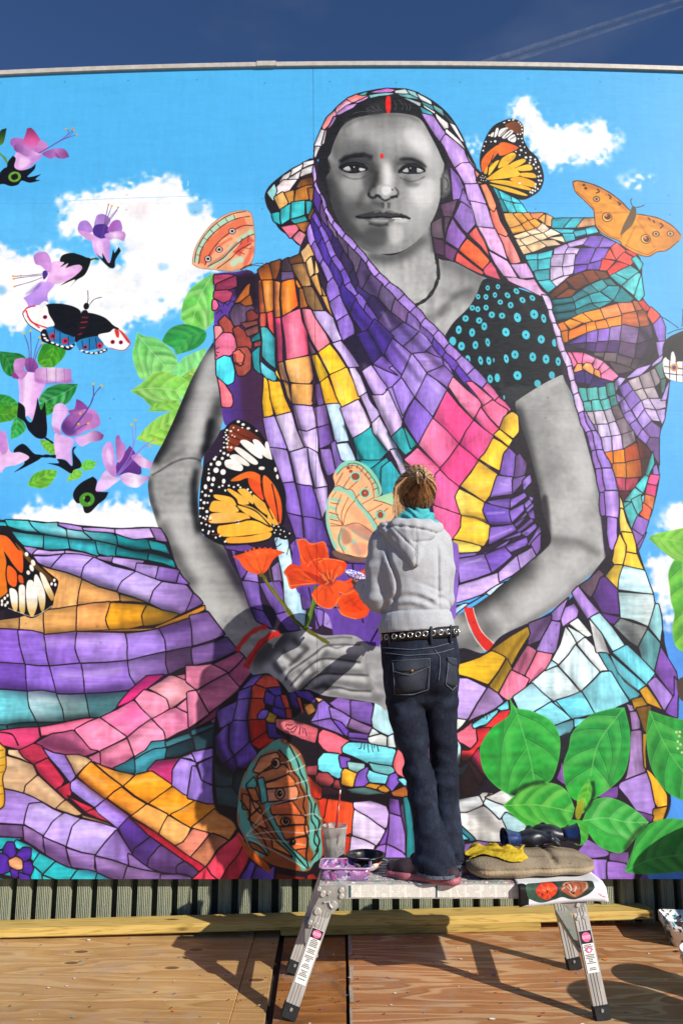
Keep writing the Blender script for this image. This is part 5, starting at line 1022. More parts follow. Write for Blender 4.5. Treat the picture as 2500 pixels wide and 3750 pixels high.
L f 1e1620 1085 20 1300 600 1420 1000 1440 1130 1530 1450 Q 1530 60 1530 300 1440 640 1480 900 1430 1050 1340 1080 1190 1500 O 600 1700 100 1700 100 450 350 380 480 250 800 100 1000 -40 L 1000 480 1040 430
L cc 9a72cc>b490dc>8a68b8 985 0 1080 0 1095 190 1010 180; a880d8 1015 190 1090 205 1080 390 1040 430 1020 400; f0d070 1085 20 1130 130 1100 130; e8c858 1105 130 1130 140 1190 290 1110 280; f0c430 1120 290 1190 300 1235 450 1150 440; e8c040 1060 510 1060 420 1105 300 1140 400 1150 540 1090 545; f2ca3c 1155 450 1240 460 1290 590 1155 555; c8a838 1010 630 1080 555 1145 560 1110 720 1060 690
cc 5a4454 810 680 960 570 1000 610 950 650 930 740 890 770; 4a2c6a>62388c 910 770 970 630 1010 630 1100 730 1100 900 960 890; 5a3080 950 895 1100 930 1080 985 1020 970
cc b4dce4>c8e8ec 1110 720 1155 565 1290 590 1350 745; a8ccd0>c8d4d0 1105 745 1350 755 1355 850 1325 1000 1200 940 1110 930; 6a7474>8a8c88 1050 1000 1110 940 1310 1010 1290 1100 1240 1145 1180 1100; 8ac4c8 1330 1000 1365 830 1390 830 1420 1000 1425 1100; 6aa8aa>4a8488 1250 1150 1320 1030 1420 1120 1360 1310 1270 1230; 7a4ca8 1370 1320 1430 1140 1500 1330 1530 1450 1500 1500; 9a72cc>b088d4 1310 1420 1360 1340 1490 1490 1440 1600
cc a884d0 755 740 800 690 940 890 860 930; 7a5c98>a07cc4 610 880 730 770 700 840 680 930 610 940; b08ae0 710 850 770 820 800 880 780 920 690 990 680 930; c8b0e8 730 970 800 920 680 990
cc 7a5c90>5a4064 440 970 600 900 600 930 540 1060 430 1130; a888d0>8a6ab0 605 945 670 960 610 1160 590 1180 480 1170 540 1060
cc 9a741c>b8901c 180 1150 420 1000 435 1060 290 1290 260 1200; f0c020>c89a1c -140 1270 0 1230 170 1160 265 1220 130 1410 0 1350 -140 1300; a88420 145 1420 275 1230 300 1300 210 1480
cc b4607c 310 1300 420 1140 480 1170 400 1340 370 1340; e07090>f08aa4 410 1340 490 1175 590 1190 560 1290 440 1410; e87a9a 225 1480 300 1310 370 1345 430 1380 400 1440 290 1530
cc dfeae8 590 1240 700 990 780 1110 640 1270; d4e8e8 715 985 850 1060 790 1120; e4e8e4 735 970 800 930 890 1050 850 1060; d8e8e8>e8ece8 790 1125 850 1075 960 1200 1040 1310 970 1330; cfe8ec 655 1275 775 1130 960 1330 830 1460; c4e4ea>d4e8ea 550 1310 640 1285 810 1470 620 1530 450 1410; b0dfe8 590 1240 640 1270 545 1310; e0e4e2>a8aaaa 870 930 900 1050 930 1180 1030 1190 960 1060; a8e0ea>b8e8ee 880 930 945 900 1130 1120 1050 1165; 4a9ca8 950 1195 1020 1195 1130 1380 1240 1490 1170 1540 1050 1340; 6ed0de>7adcec 1055 1180 1150 1125 1360 1320 1300 1420; 58b8c6 1035 1190 1300 1430 1250 1480 1110 1340; 7cd6e4 840 1470 980 1335 1040 1330 1160 1540 1000 1600 930 1610; 8ad8e6 640 1540 820 1480 920 1600 500 1630
O cc 7ad4e2>8adcea 690 790 830 745 985 850 870 910; 62cce0>7cd8e8 870 735 1060 680 1160 810 1000 850; 8adae6 1075 670 1210 540 1280 530 1385 740 1250 800 1170 810; 6cb8c8>4a7a84 870 920 1000 865 1020 900 980 970 900 990; 70d0e0 1015 855 1110 850 1020 930; a9ddea 560 710 690 615 830 735 680 800 600 790
s 1e2428 1 8 900 1000 990 970 960 1100 930 1180 900 1180
cc b08ed8>c4a8e4 -60 860 0 560 150 560 210 570 350 640 225 850; 8a6a9c>a484bc 235 870 365 640 440 690 480 740 350 830; e0e4dc -60 850 130 840 215 860 140 940 -60 960; e06a80 -60 990 135 980 260 890 300 950 290 1040 250 1070 180 1030; 70cfe0 275 900 440 790 430 840 380 900 290 930; 68c4d8 440 780 515 735 515 790 480 800; e03030 310 940 380 910 450 810 530 800 500 850 400 940; e03434>c82430 180 1150 180 1080 250 1075 300 1030 300 945 400 940 340 1040 240 1140; b02848 250 1150 310 1080 350 1290 290 1200; a84030>6a2018 215 1170 240 1160 330 1280 300 1340 240 1200; 3a7a80 -40 1210 165 1210 210 1165 250 1240 170 1260 -40 1260; 5a2018 180 1310 230 1200 300 1340 270 1370 200 1420; 6a3428 -60 1300 160 1290 170 1420 -60 1440; b8e0e4 -60 1020 130 1010 165 1060 160 1180 -60 1200
l 5 1a1418 330 830 345 860; 350 820 365 850 360 870; 375 810 385 840
Q cc a484bc>8a6a98 1170 400 1250 395 1280 560 1300 680 1110 760 1150 720 1180 600; b090d8>a07cc8 1110 770 1310 700 1370 930 1360 990 1240 980 1090 800; 8a6a98 1165 260 1230 270 1240 370 1180 380; a080b4 1140 200 1180 220 1210 240 1165 250; a87a18 1180 170 1270 155 1285 215 1200 240; 6a4a18 1210 240 1320 230 1300 410 1270 380; b8861c 1265 420 1300 420 1310 660 1290 640; e8a41c>f0b830 1310 670 1340 690 1450 860 1455 940 1400 950 1370 900; c0881c 1370 960 1455 950 1420 1030 1360 1040; d09a28>a87818 1245 110 1300 80 1420 240 1290 200; 9a78c4 1315 60 1370 0 1490 130 1430 240; 7a4fb0 1490 0 1530 60 1530 300 1440 250 1500 130; 6a3c80 1240 990 1360 1000 1340 1050; 6a4088 890 870 1080 790 1075 880 1000 880; 7a4c98 640 740 680 600 700 780
cc 9068b8 820 1260 880 1190 1020 1290 1000 1310 860 1310; 6a4880 1030 1290 1170 1280 1150 1360 1030 1340; a078d0 880 1320 1005 1340 980 1520 900 1520; 9a70c8>7a5098 1015 1350 1140 1370 1190 1440 1190 1520 1000 1520
cc c8c8c4>e0e0dc 0 960 100 830 130 830 250 850 320 880 240 930; c0c4c4 -150 900 70 850 100 910 0 970 -150 980; e4e4e0>b8b8b4 -150 990 0 980 100 930 230 1050 290 1160 240 1200 40 1170 -150 1160; cfe4e6 110 910 150 840 260 940 380 1070 250 1000 220 1050; 9ac4cc>b8d8dc 240 1050 270 1000 390 1070 480 1130 440 1180 300 1160; d8d4d0 120 860 240 830 330 870 260 930; 2a7a88 -150 1000 40 1170 20 1190 -150 1190; 60c8dc -150 1060 0 1180 -150 1200
s 4a4644 .45 24 0 970 100 960 220 1080 200 1140 80 1060
Q s 140c10 .8 22 -100 600 0 560 80 640 130 720 100 800 0 870 -100 880
L s 1a1820 .4 26 1130 960 1300 1120 1280 1230 1180 1120
b 40 6a9aa0 .5 16 1020 1230 1120 1330 1220 1470
b 30 5a5a5a .45 12 910 980 960 1080 1020 1180
s 9aa0a0 .45 24 620 1500 760 1430 850 1420 800 1480
b 40 1e1428 .5 16 600 900 520 1000 440 1120; 740 780 860 930
b 26 4a3a08 .5 10 430 1030 330 1150 180 1440
b 22 3a1030 .4 9 360 1340 420 1180; 460 1390 540 1290
# ---- wrapped cloth in her lap
N s 180e18 1 4 190 250 330 100 440 0 560 -30 700 -20 1000 120 1500 180 1568 600 1568 900 900 1568 420 1568 330 1100 170 940 160 500
N cc 8464c8 355 90 450 10 520 0 455 65; 7e60c4 350 100 440 75 430 150 340 160; 8a6ccc>7a5cbc 335 170 425 160 405 310 305 325; 7a58bc>6a4ab0 300 330 400 325 430 470 330 560 270 480 280 345; 7a5cb8 210 240 330 175 295 325 215 360; 6a48ac 180 430 270 350 265 500 320 570 240 620 180 540; 6a48b0 335 570 440 475 490 560 400 660 330 640; 583a98 240 630 320 580 330 660 290 690
cc e0543c 470 60 540 0 610 10 650 70 550 90; d8482c 445 85 465 70 545 100 530 170 435 150; e0502c>b03418 425 160 530 165 520 230 490 260 480 310 410 310; d82820>a81410 415 315 530 305 545 400 450 470; c81c14 455 480 550 410 610 460 520 520; 5c40b0 550 90 650 75 655 130 620 140; 6244b4 540 110 615 145 600 200 530 180; 5a3ca8 620 145 660 135 690 235 610 200; 50349c 600 210 690 245 690 300 600 260; d84838 655 130 700 130 720 230 690 230; d84438 695 235 730 240 735 300 700 300
cc 503498 720 130 760 90 800 190 750 250; 583aa0 770 90 870 100 910 140 900 180 800 130; e04838 770 145 800 140 815 300 795 240; 9a6428 820 190 880 190 905 240 850 280; f0a070 915 140 970 160 940 180; c89a2c 540 270 570 252 620 280 610 320 570 330 540 305; 8060cc 480 270 510 235 555 240 530 290 490 295; e0787c>c8586a 620 300 720 320 830 360 930 390 910 480 800 450 700 410 620 360; 503498 550 340 610 340 620 400 700 430 580 440; f0687c 945 430 970 405 1060 430 1160 465 1110 520 1100 560 1040 565 980 520 945 480
cc 6cd8e8>7ce0ee 1115 520 1160 480 1300 480 1440 500 1500 520 1500 600 1470 640 1300 610 1180 570 1120 555; 6cb4b8 1300 610 1470 645 1490 680 1450 710 1380 700; 70dcea 940 600 980 560 1090 570 1085 640 1120 680 1080 720 1000 690 940 660; 7a50b8 1090 580 1160 590 1140 640 1100 650; 8ab8b8 1145 610 1260 620 1260 660 1220 680 1160 660; e8a028>f0b438 1110 680 1130 660 1215 690 1200 780 1110 760; 7c54b8 1230 680 1290 640 1310 700 1310 780 1215 780 1220 720; 78d4e2 1300 700 1310 660 1400 700 1450 720 1440 790 1330 760; 7a52b4 1460 720 1500 700 1520 770 1480 840 1440 800; 78d4e0 1515 750 1568 740 1568 800; c08020 1280 800 1320 775 1400 800 1370 830 1300 825; b87a20 1380 830 1420 805 1460 840 1420 865; b0602a 1480 850 1560 800 1600 870 1500 870; 5a807c>3a5450 1160 800 1280 800 1380 850 1460 870 1300 860 1180 830
cc a84448 930 690 1000 700 1050 740 1000 790 930 760; 983c44 1060 740 1090 740 1100 780 1180 820 1050 790; 984048 850 640 930 640 925 700 860 690; 5a2838 870 740 930 770 1040 800 1160 830 1000 840 880 820
cc 9a78d4>8866c8 930 200 970 170 1015 215 1020 310 870 340 920 250; 8a62b8 1020 190 1080 155 1175 165 1180 260 1100 240; 8a66c0>7a54b0 1185 170 1310 185 1335 250 1325 330 1190 270; 9474c8 1020 220 1110 250 1180 275 1150 350 1040 310; 8a6a9a>7a5a88 1190 280 1325 350 1300 400 1160 350; 7048b8 1045 320 1110 330 1165 380 1160 430 1090 390; 7a5aa8 870 345 1020 320 1130 430 960 380; 6a48a0 1170 390 1310 405 1310 440 1170 440; 583a80 1140 440 1310 450 1320 470 1200 465
cc b8dce4>a0ccd4 1340 190 1440 230 1480 400 1440 410 1340 350 1330 300; d0e0e0 1330 360 1380 400 1310 430; c8d0cc 1310 430 1390 405 1435 430 1445 500 1320 470; c8d4d4 1445 430 1480 410 1505 500 1450 500; f07078 1490 630 1520 520 1568 560 1568 740 1510 700
l 5 1a1016 745 345 720 350 700 345 690 360; 770 350 730 380 700 370; 780 355 750 400 730 395; 800 360 790 420; 830 370 845 430; 815 365 820 410; 1250 480 1240 520 1225 520; 1270 482 1265 530; 1290 485 1300 550; 1320 485 1330 548; 1340 490 1340 520; 1360 495 1372 545
cc e0401c>e8582c 1010 880 1100 900 1195 930 1180 1060 1170 1140 1100 1130 980 1040 990 960; c83420 880 860 1000 880 980 1000 960 1020; d83c20 1130 1260 1150 1150 1165 1150 1150 1260; b8301c 900 1050 970 1050 1090 1140 1160 1160 1130 1300 900 1300; d8c0ec>c8a8e0 1200 970 1200 920 1320 920 1440 960 1460 1010 1440 1090 1410 1110 1300 1030; e0d0ee>d0bce4 1200 980 1300 1040 1410 1120 1400 1160 1340 1225 1180 1150; d8c4ec 1170 1160 1330 1230 1300 1330 1140 1330; 7a50a8 1470 900 1530 900 1545 1010 1470 1000; 9468cc>a880d8 1470 1010 1545 1030 1560 1300 1430 1230; 7a4ab0 1430 1120 1460 1030 1420 1230 1360 1230; a074d4 1430 1240 1540 1300 1600 1350 1430 1400; 2a8a8c>1a6a70 1560 880 1600 880 1640 1400 1580 1400; 9a70c8 1290 1340 1360 1240 1420 1240 1410 1450 1290 1450; 3aa4a8 1650 1000 1740 1000 1800 1400 1700 1400
cc 30484c 170 620 260 650 300 700 290 790 165 780; 2c4246 165 800 300 795 340 870 330 960 190 940; 1e2c30 310 700 400 680 360 800 340 860 300 790
cc e83a58 20 1490 110 1390 220 1470 215 1620 0 1620; f04864>e83852 115 1380 200 1270 300 1180 330 1140 385 1190 270 1360 230 1465; d83048 235 1470 280 1370 390 1200 420 1290 370 1420 360 1520; e0304c 225 1490 350 1550 350 1620 225 1620; 6a48b8 430 1340 480 1370 455 1620 370 1620 390 1450; 7250bc 490 1380 570 1440 610 1400 620 1620 470 1620; 8a2018 640 1450 830 1450 830 1620 620 1620; 8a2418 850 1450 900 1440 1000 1620 840 1620; c8301c 860 700 960 790 960 870 880 850
N s 10080c .6 20 880 740 1040 800 1300 860 1480 890 1480 920 1200 900 960 870
s 10080e .55 22 170 400 300 640 460 600 400 700 200 700
s 0a060c .8 14 740 200 860 300 820 340 760 330
b 30 1a1020 .5 10 290 330 270 480 330 640; 440 90 410 300 440 480
b 26 c8a8ff .3 10 360 140 340 240 345 420; 240 300 230 460
# ---- big patterned wing
f b0602e>8a4420 660 445 720 480 790 540 830 620 850 720 870 800 880 870 940 910 940 980 970 1060 950 1130 960 1300 900 1360 850 1420 700 1400 570 1360 440 1260 380 1150 340 1050 345 920 360 800 400 690 470 580 560 490
X N 660 445 720 480 790 540 830 620 850 720 870 800 880 870 940 910 940 980 970 1060 950 1130 960 1300 900 1360 850 1420 700 1400 570 1360 440 1260 380 1150 340 1050 345 920 360 800 400 690 470 580 560 490
s 62bcae .95 8 640 500 720 620 800 760 860 900 860 1200 900 1300 850 1400 960 1300 940 1000 880 860 820 640 720 500
b 60 58b4a6 .95 6 660 470 590 520 500 600 440 700 400 820; 560 900 590 1000 640 1120 720 1240 800 1340 850 1400; 360 900 390 1060 450 1200 540 1300
b 70 6a2c1c .8 10 520 640 620 720 680 840 720 980 780 1120 830 1280
b 60 c06038 .8 14 480 640 560 580 620 560
cc dc8a58 450 690 520 590 620 555 640 585 500 700; d88250 480 740 510 700 660 630 700 660 700 690 520 770; e08a50>d06c38 520 790 700 700 750 740 760 780 540 820; e09a78>d88058 545 830 770 780 785 830 770 880 570 910; c86034 590 940 740 905 800 980 800 1010 600 1000; d87a44>c05c2c 610 1010 820 1000 830 1060 640 1090; c86430 650 1100 835 1070 840 1140 690 1190; c8602c 700 1200 840 1160 850 1250 760 1270; c05828 770 1280 850 1260 850 1340
cc c87038 430 1040 520 960 550 1100 500 1080; b86430 510 1090 560 1130 640 1240 570 1180; b05828 420 1200 480 1240 560 1320 450 1250; d07838 580 1190 660 1260 740 1330 600 1270; 58b0a0 400 790 450 740 470 800 420 850; c87038 410 820 460 830 500 900 440 900; 58b4a8 480 760 520 740 560 900 520 920; b8683c 370 860 420 880 440 960 380 960; d88850 440 900 510 940 450 1000
l 9 1a100c 640 530 680 570 720 620 740 680 790 740 800 800 830 860 820 940 840 1010 830 1100 850 1200 840 1300 860 1400; 720 500 780 620 800 700 840 780 850 860 880 930 880 1040 910 1100 900 1200 930 1260 880 1340; 910 920 900 1000 940 1060 920 1140 940 1200 910 1280; 400 800 440 880 470 960 560 1040 640 1170 760 1300 850 1400; 360 900 420 980 440 1080 520 1170 570 1290
b 8 d8dcd4 .6 2 400 1160 560 960 700 900 790 880; 400 1160 520 1060 640 1010; 400 1160 600 1130 830 1140; 400 1160 600 1190 840 1230; 420 1180 640 1290 840 1400; 640 630 720 610 800 560; 690 690 760 680 840 640; 760 780 860 750; 790 880 880 860; 830 1010 900 1000 960 1040; 840 1130 950 1110
d 1a100c 34 38 0 620 630 650 850
d e8a878 26 30 0 620 630 650 850
d 140c08 17 20 0 612 630 648 850
d 1a100c 36 30 0 690 1055 
d d89868 26 22 0 690 1055
d 140c08 20 20 0 692 1052
d e8d8c8 14 14 0 740 1205
d 140c08 22 22 0 742 1206
d f4ece4 4 4 0 655 845 698 1045 748 1200
X
f c05818 330 1140! 400 1210 470 1290 560 1370 585 1440! 520 1400 430 1320 370 1230
l 4 90c0b8 400 690 360 800 345 920 340 1050 380 1150 440 1260
# ---- hands
M f 9a9a98>b0b0ae 1370 540 1560 500 1740 380 1830 280 1860 250 1890 760 1720 790 1560 880 1400 985
b 50 4a4a48 .5 20 1560 530 1760 400 1860 300; 1420 960 1580 860 1740 780
M f 9c9c9e 400 640 440 580 560 450 640 440 780 420 840 400 960 450 1180 450 1300 520 1400 555 1430 720 1440 980 1330 945 1090 910 960 890 860 850 790 850 720 870 700 850 650 790 540 720 440 730
X M 400 640 440 580 560 450 640 440 780 420 840 400 960 450 1180 450 1300 520 1400 555 1430 720 1440 980 1330 945 1090 910 960 890 860 850 790 850 720 870 700 850 650 790 540 720 440 730
b 90 58585a .8 26 460 640 560 560 640 500 720 470
b 60 cccccc .8 14 790 460 850 440 930 470
b 54 c8c8c8 .8 12 690 540 760 520 800 560; 610 620 680 600 720 650; 530 690 590 680 640 740
b 34 1e1e20 .6 10 670 560 700 600 760 640 810 600; 600 650 650 720 690 690; 740 470 790 520 850 540
b 26 303032 .7 9 860 540 780 620 720 680
s 1c1c1e .9 9 720 850 790 780 870 720 950 650 940 700 860 790 830 850
s 222224 .85 9 860 850 960 840 1090 850 1060 830 960 800 900 830
b 44 c4c4c4 .6 14 1280 560 1100 560 960 560 860 620 760 700 690 780; 1260 680 1080 660 940 660 860 720 780 780 730 860
b 40 c4c4c4 .6 14 1350 760 1150 740 1000 760 900 800; 1380 870 1200 820 1050 800
b 40 bababa .5 14 1380 930 1150 870 1000 890
f c2c2c2^8a8a8a 1250 520 1100 515 1000 525 900 590 760 660 690 715 650 745 640 780 660 798 690 790 760 722 860 655 960 618 1060 628 1250 648
f bcbcbc^808080 1250 655 1050 632 950 628 850 692 760 782 712 830 706 860 730 856 800 776 870 735 960 712 1280 742
f bababa^888888 1300 752 1080 738 960 742 880 792 826 850 850 862 900 830 970 800 1060 806 1320 858
f b0b0b0^909090 1330 865 1180 856 1080 832 1000 842 950 868 980 886 1090 902 1300 930 1430 950
b 46 4a4a4c .55 12 1240 625 1060 605 950 600 850 640 760 705 690 770; 1260 720 1080 712 960 705 870 735 800 800; 1310 840 1060 790 970 800 900 840; 1400 915 1180 895 1000 870
b 34 d0d0d0 .6 10 1230 545 1010 545 910 605 780 680 690 735; 1240 675 1050 655 960 652 870 705 780 790 730 840; 1300 772 1090 758 980 760 900 800; 1320 880 1180 872 1080 850
b 30 3a3a3c .5 10 1000 555 960 640 1000 720; 860 640 900 720; 780 700 820 760
b 12 161618 .7 5 1240 520 1100 520 980 530 900 590 800 660 720 720 690 780; 1240 650 1050 625 940 630 850 690 770 770 720 830; 1300 745 1080 735 960 735 880 780 840 830; 1320 860 1180 855 1080 835 980 850
b 130 262628 .6 30 440 660 540 560 640 480 740 450
b 10 4a4a4c .7 4 960 480 1100 465 1180 470; 1000 520 1060 545 1120 530
b 30 6a6a6a .5 10 1280 660 1300 800 1360 900; 1000 640 1010 700; 1020 760 1030 820
s b8b8b8 .8 4 640 770 655 740 685 740 680 780 660 790
s b0b0b0 .8 4 705 850 712 820 735 830 725 860
X
b 30 d02018 .95 3 332 570 360 520 430 440 500 400 560 385
b 40 c81c14 .97 3 402 690 440 610 510 510 590 450 650 438
l 5 6a0c08 420 660 470 580 540 500 610 455
# ---- monarch and red blossoms
J f 100c0c 240 150 290 90 345 72 420 95 500 160 560 250 610 370 650 480 690 600 692 720 680 830 665 845 700 880 742 905! 720 940 680 950 600 930 560 960 420 985 230 990 100 920 65 860 58 700 65 600 75 490 110 390 200 340 230 260
f 8a3818>5a1c0c 290 110 400 140 480 190 520 240 460 230 380 230 300 300 260 290 270 210
l 4 1a0c08 280 140 400 200 500 240; 270 190 380 230; 270 240 340 270
f f0ece4 358 235 400 220 480 270 522 340 500 356 430 310; f0ece4 450 225 500 230 592 350 560 356 500 310; f0ece4 318 290 360 278 480 370 475 402 420 380; eeeae2 285 335 340 328 422 390 408 412 300 365; eeeae2 248 372 310 365 376 410 360 448 260 422; f0ece4 560 235 592 355 575 350 540 260
f f07a1c>e8581a 288 520 340 480 430 450 505 480 510 545 420 500 350 520
f f07020^e85018 530 480 600 540 650 640 665 740 655 830 630 810 560 690 530 600
f e04c14 420 500 510 550 530 660 440 580
f f4b23c 180 620 290 640 330 690 320 700 200 660 165 635; f4b040 265 590 290 580 400 650 420 690 350 690 330 650; f4b440 340 590 400 580 450 640 455 690 420 670; f4b844>f0a830 450 620 500 650 560 710 555 770 470 700; f0a838>f8c050 135 710 170 665 300 690 345 745 200 750 140 740; f4b43c>f8c04c 340 700 440 710 550 790 580 850 400 760; f4bc6c>f0b030 130 790 170 755 380 755 430 800 330 820 150 830; f4b030>f8b838 200 850 330 830 450 810 580 855 580 890 400 920 220 925; f0a028>f4b43c 270 935 420 925 575 895 570 940 450 970 270 975; f4a838 570 720 620 800 640 840 600 840 560 800
l 6 8a2c10 90 815 150 810; 150 915 210 910; 90 560 140 590
d f4f0ea 13 10 0 345 86 380 107 418 135
d f4f0ea 9 8 0 478 153 262 148 290 155 256 185 258 215 262 245 240 275 265 272 293 275
d f4f0ea 6 6 0 310 130 345 148 375 130 300 185 250 165 270 200 272 225 240 240 240 200 318 195
d f4f0ea 20 20 0 200 392 182 442 233 455
d f4f0ea 13 18 0 127 505 163 507 105 563 238 522
d f4f0ea 11 11 0 145 398 155 548 145 592 105 626 95 680 228 355 240 318 270 330 170 360 115 745
d f4f0ea 8 8 0 128 435 130 465 80 600 70 660 65 720 85 720 65 780 90 790 75 830 110 840 85 880 130 890 160 890 180 935 210 925 248 965 130 630 205 565 230 555 276 555 312 565 344 551 360 568 415 582 437 603 215 300 180 345 250 590 120 680 115 780 140 790 105 800 135 850 125 905
d f4f0ea 10 18 -10 617 437 631 490
d f4f0ea 22 13 0 516 427
d f4f0ea 15 15 0 338 822
d 100c0c 8 8 0 335 822
l 8 100c0c 510 480 515 560 545 680 600 800; 590 540 620 680 640 820; 330 690 470 740 580 850; 200 845 330 825 450 800 580 860
d f4f0ea 6 6 0 605 850 640 855 620 880 655 880 680 890 650 910 690 930 720 905 610 900 640 940
l 5 141010 740 900 760 940 755 990; 610 940 600 990 630 1000 660 980; 710 945 715 1000 700 1060; 630 940 620 970
f e0481a>f06020>d84010 300 1075! 380 1050 440 1030 520 1015 600 1020 690 1045! 650 1060 600 1100 560 1170 510 1205 430 1190 380 1150 345 1100
b 8 b83008 .7 3 400 1090 440 1150 500 1200; 480 1080 500 1150 515 1200; 560 1070 540 1140 520 1200
b 16 f07838 .6 5 400 1050 450 1070; 470 1030 500 1060; 540 1025 560 1050; 600 1030 620 1050
d e84c14 8 10 20 400 1040 430 1030 460 1020 500 1015 540 1015 580 1018 620 1030
b 24 5a5a14 1 2 500 1205 530 1220 560 1275 640 1380 700 1455 760 1545 M 760 345 830 400 940 470 1010 512
b 8 8a8a2a .7 2 J 540 1240 600 1330 680 1440 M 700 290 800 390
b 7 5a5a14 .9 2 J 570 1160 590 1250 640 1340 660 1360
M b 30 4a7018 1 2 915 90 905 180 870 300 838 400
b 10 7a9a30 .7 3 900 170 870 290 845 370
J f ec5018^e04410 775 955 830 948 885 985 970 965 1000 1040 1000 1100 900 1130 830 1200 800 1120 790 1030
f f05a1c>e03c10 930 1115 1000 1088 1120 1110 1135 1160 1080 1220 980 1240
f d83c10>f05a1c 680 1185 730 1130 800 1150 830 1200 940 1220 985 1265 800 1290 730 1312 700 1230
f e8481a 800 1130 900 1110 960 1180 900 1240 830 1190
f f0561a^e84a18 886 1340 970 1270 1060 1300 1085 1370 1030 1450 930 1432 890 1375
f f05a1a>e84410 1050 1410 1100 1350 1200 1310 1300 1400 1292 1500 1210 1532 1100 1500 1080 1440
f ec5418>e03c10 1060 1260 1140 1250 1270 1165 1285 1250 1180 1300 1100 1345
f f0561c 1030 1260 1100 1250 1150 1290 1120 1340 1060 1330
f e84c14>d83808 850 985 900 975 960 990 985 1060 940 1110 880 1080
f e04010>f06424 1010 1110 1070 1120 1110 1170 1060 1210 1000 1200
f d83a0c>f06020 700 1200 760 1160 830 1180 900 1230 840 1250 760 1260
f e64812>d43408 1110 1380 1190 1350 1250 1400 1230 1470 1150 1480 1090 1440
b 7 a82404 .6 2 770 1180 860 1240 960 1260; 720 1240 820 1260 930 1265; 860 1050 910 1140 960 1210; 820 1080 880 1150; 930 1340 965 1300; 1040 1350 1010 1300; 1120 1420 1190 1380; 1240 1220 1150 1270
b 5 ffb060 .6 2 850 1150 880 1110 930 1090 990 1090; 700 1290 800 1280 930 1262; 1080 1330 1130 1350 1200 1320; 775 960 800 1060 830 1130; 1130 1170 1200 1200 1280 1180
f b82c08 820 1180 930 1220 990 1270 930 1270
s a02408 .7 8 940 1210 1010 1190 1060 1250 1020 1290 970 1280
b 9 f08a3c .8 2 960 1200 1000 1260; 990 1170 1010 1240; 1030 1170 1025 1250; 1070 1200 1035 1260; 980 1280 1010 1260; 940 1190 980 1250
b 10 b02c08 .6 3 840 1000 900 1120 960 1200; 900 980 960 1100 990 1190; 740 1180 840 1240; 1080 1130 1040 1200; 985 1310 985 1400; 1150 1370 1200 1430 1250 1470; 1180 1440 1230 1390
b 6 f8a050 .7 2 780 955 830 948 880 985 970 968 1000 1040; 885 1350 940 1434 1030 1452 1085 1375; 1060 1430 1110 1500 1210 1532; 930 1115 1000 1090 1120 1112; 690 1190 735 1312
# ---- unfinished peach butterfly beside the painter
J f f2b884 1050 560 1040 480 1090 400 1150 370 1230 380 1300 420 1350 480 1390 560 1390 620 1340 645 1440 615 1480 620 1500 780 1450 850 1350 880 1300 960 1280 1080 1150 1060 1060 1030 1010 920 985 800 1000 650
X J 1050 560 1040 480 1090 400 1150 370 1230 380 1300 420 1350 480 1390 560 1390 620 1340 645 1440 615 1480 620 1500 780 1450 850 1350 880 1300 960 1280 1080 1150 1060 1060 1030 1010 920 985 800 1000 650
b 40 7ad0b4 .95 3 1060 460 1100 410 1160 385 1230 390 1290 430 1340 500 1370 570 1370 630
b 34 84d0b8 .95 3 1040 580 1110 580 1170 620 1230 690 1300 780 1350 860 1380 900
b 26 84d0b8 .9 3 1000 640 990 760 1010 900 1060 1020; 1020 650 1100 670; 1010 710 1070 730; 1010 780 1080 790; 1120 860 1080 960 1130 1030; 1180 880 1300 950; 1180 950 1240 1060
s 9ad8a8 .9 5 1320 660 1440 615 1490 640 1480 700 1380 660
s e8a074 .7 14 1200 700 1300 820 1250 840 1150 740
s c08470 .8 8 1100 850 1200 835 1320 880 1330 960 1250 940 1150 870
s b07860 .8 8 1100 870 1160 900 1170 970 1110 980
s e08870 .7 10 1170 980 1280 980 1270 1060 1200 1060
l 5 8a4a2c 1060 480 1120 420 1200 410 1260 460 1320 540 1340 640; 1040 570 1080 555 1130 580 1180 590 1230 680 1320 780 1380 880; 1060 550 1110 460; 1110 575 1170 480; 1150 585 1230 510; 1200 650 1290 560; 1250 690 1340 640; 1290 750 1400 690; 1330 810 1440 720; 1060 600 1030 640; 1110 850 1140 740 1200 660; 1110 850 1100 760 1150 640; 1110 850 1060 740 1100 620; 1110 850 1020 830; 1120 850 1220 830 1330 900; 1100 860 1080 960 1120 1050
l 5 6a3a20 1140 400 1180 390 1230 400 1280 440 1330 500 1365 560 1375 620; 1180 400 1170 430; 1220 400 1210 430; 1260 425 1240 455; 1290 455 1270 480; 1320 490 1295 510; 1350 530 1320 545; 1365 570 1335 585; 1020 680 1080 690; 1010 750 1080 770; 1015 800 1080 815; 1020 850 1100 850
d 84d0b8 38 36 0 1272 610 1385 770 1202 488
d 6a3a28 27 26 0 1272 610 1202 488
d a0442c 22 22 0 1272 610 1385 770 1202 488
d a0442c 13 12 0 1150 425 1168 450
d f8e8d8 4 4 0 1272 608
l 4 6a3a28 1360 748 1380 735 1400 745
X
s 7a5a4a .9 6 1030 1040 1060 1030 1160 1070 1270 1080 1275 1110 1160 1110 1060 1080
l 5 6a3a28 1335 660 1400 675 1470 700
# ---- peach wing on the shoulder
E f eca478 10 130 20 40 70 -60 150 -160 260 -235 380 -262 440 -235 462 -120 465 0 450 100 400 150 300 185 150 170 60 160
X E 10 130 20 40 70 -60 150 -160 260 -235 380 -262 440 -235 462 -120 465 0 450 100 400 150 300 185 150 170 60 160
b 44 a8d4b8 .95 3 40 120 60 20 120 -80 220 -170 320 -215
b 76 e0704c .95 6 80 130 120 20 190 -60 290 -140 400 -180
b 40 a8d4b4 .95 4 130 150 240 80 300 10 380 -60 450 -110
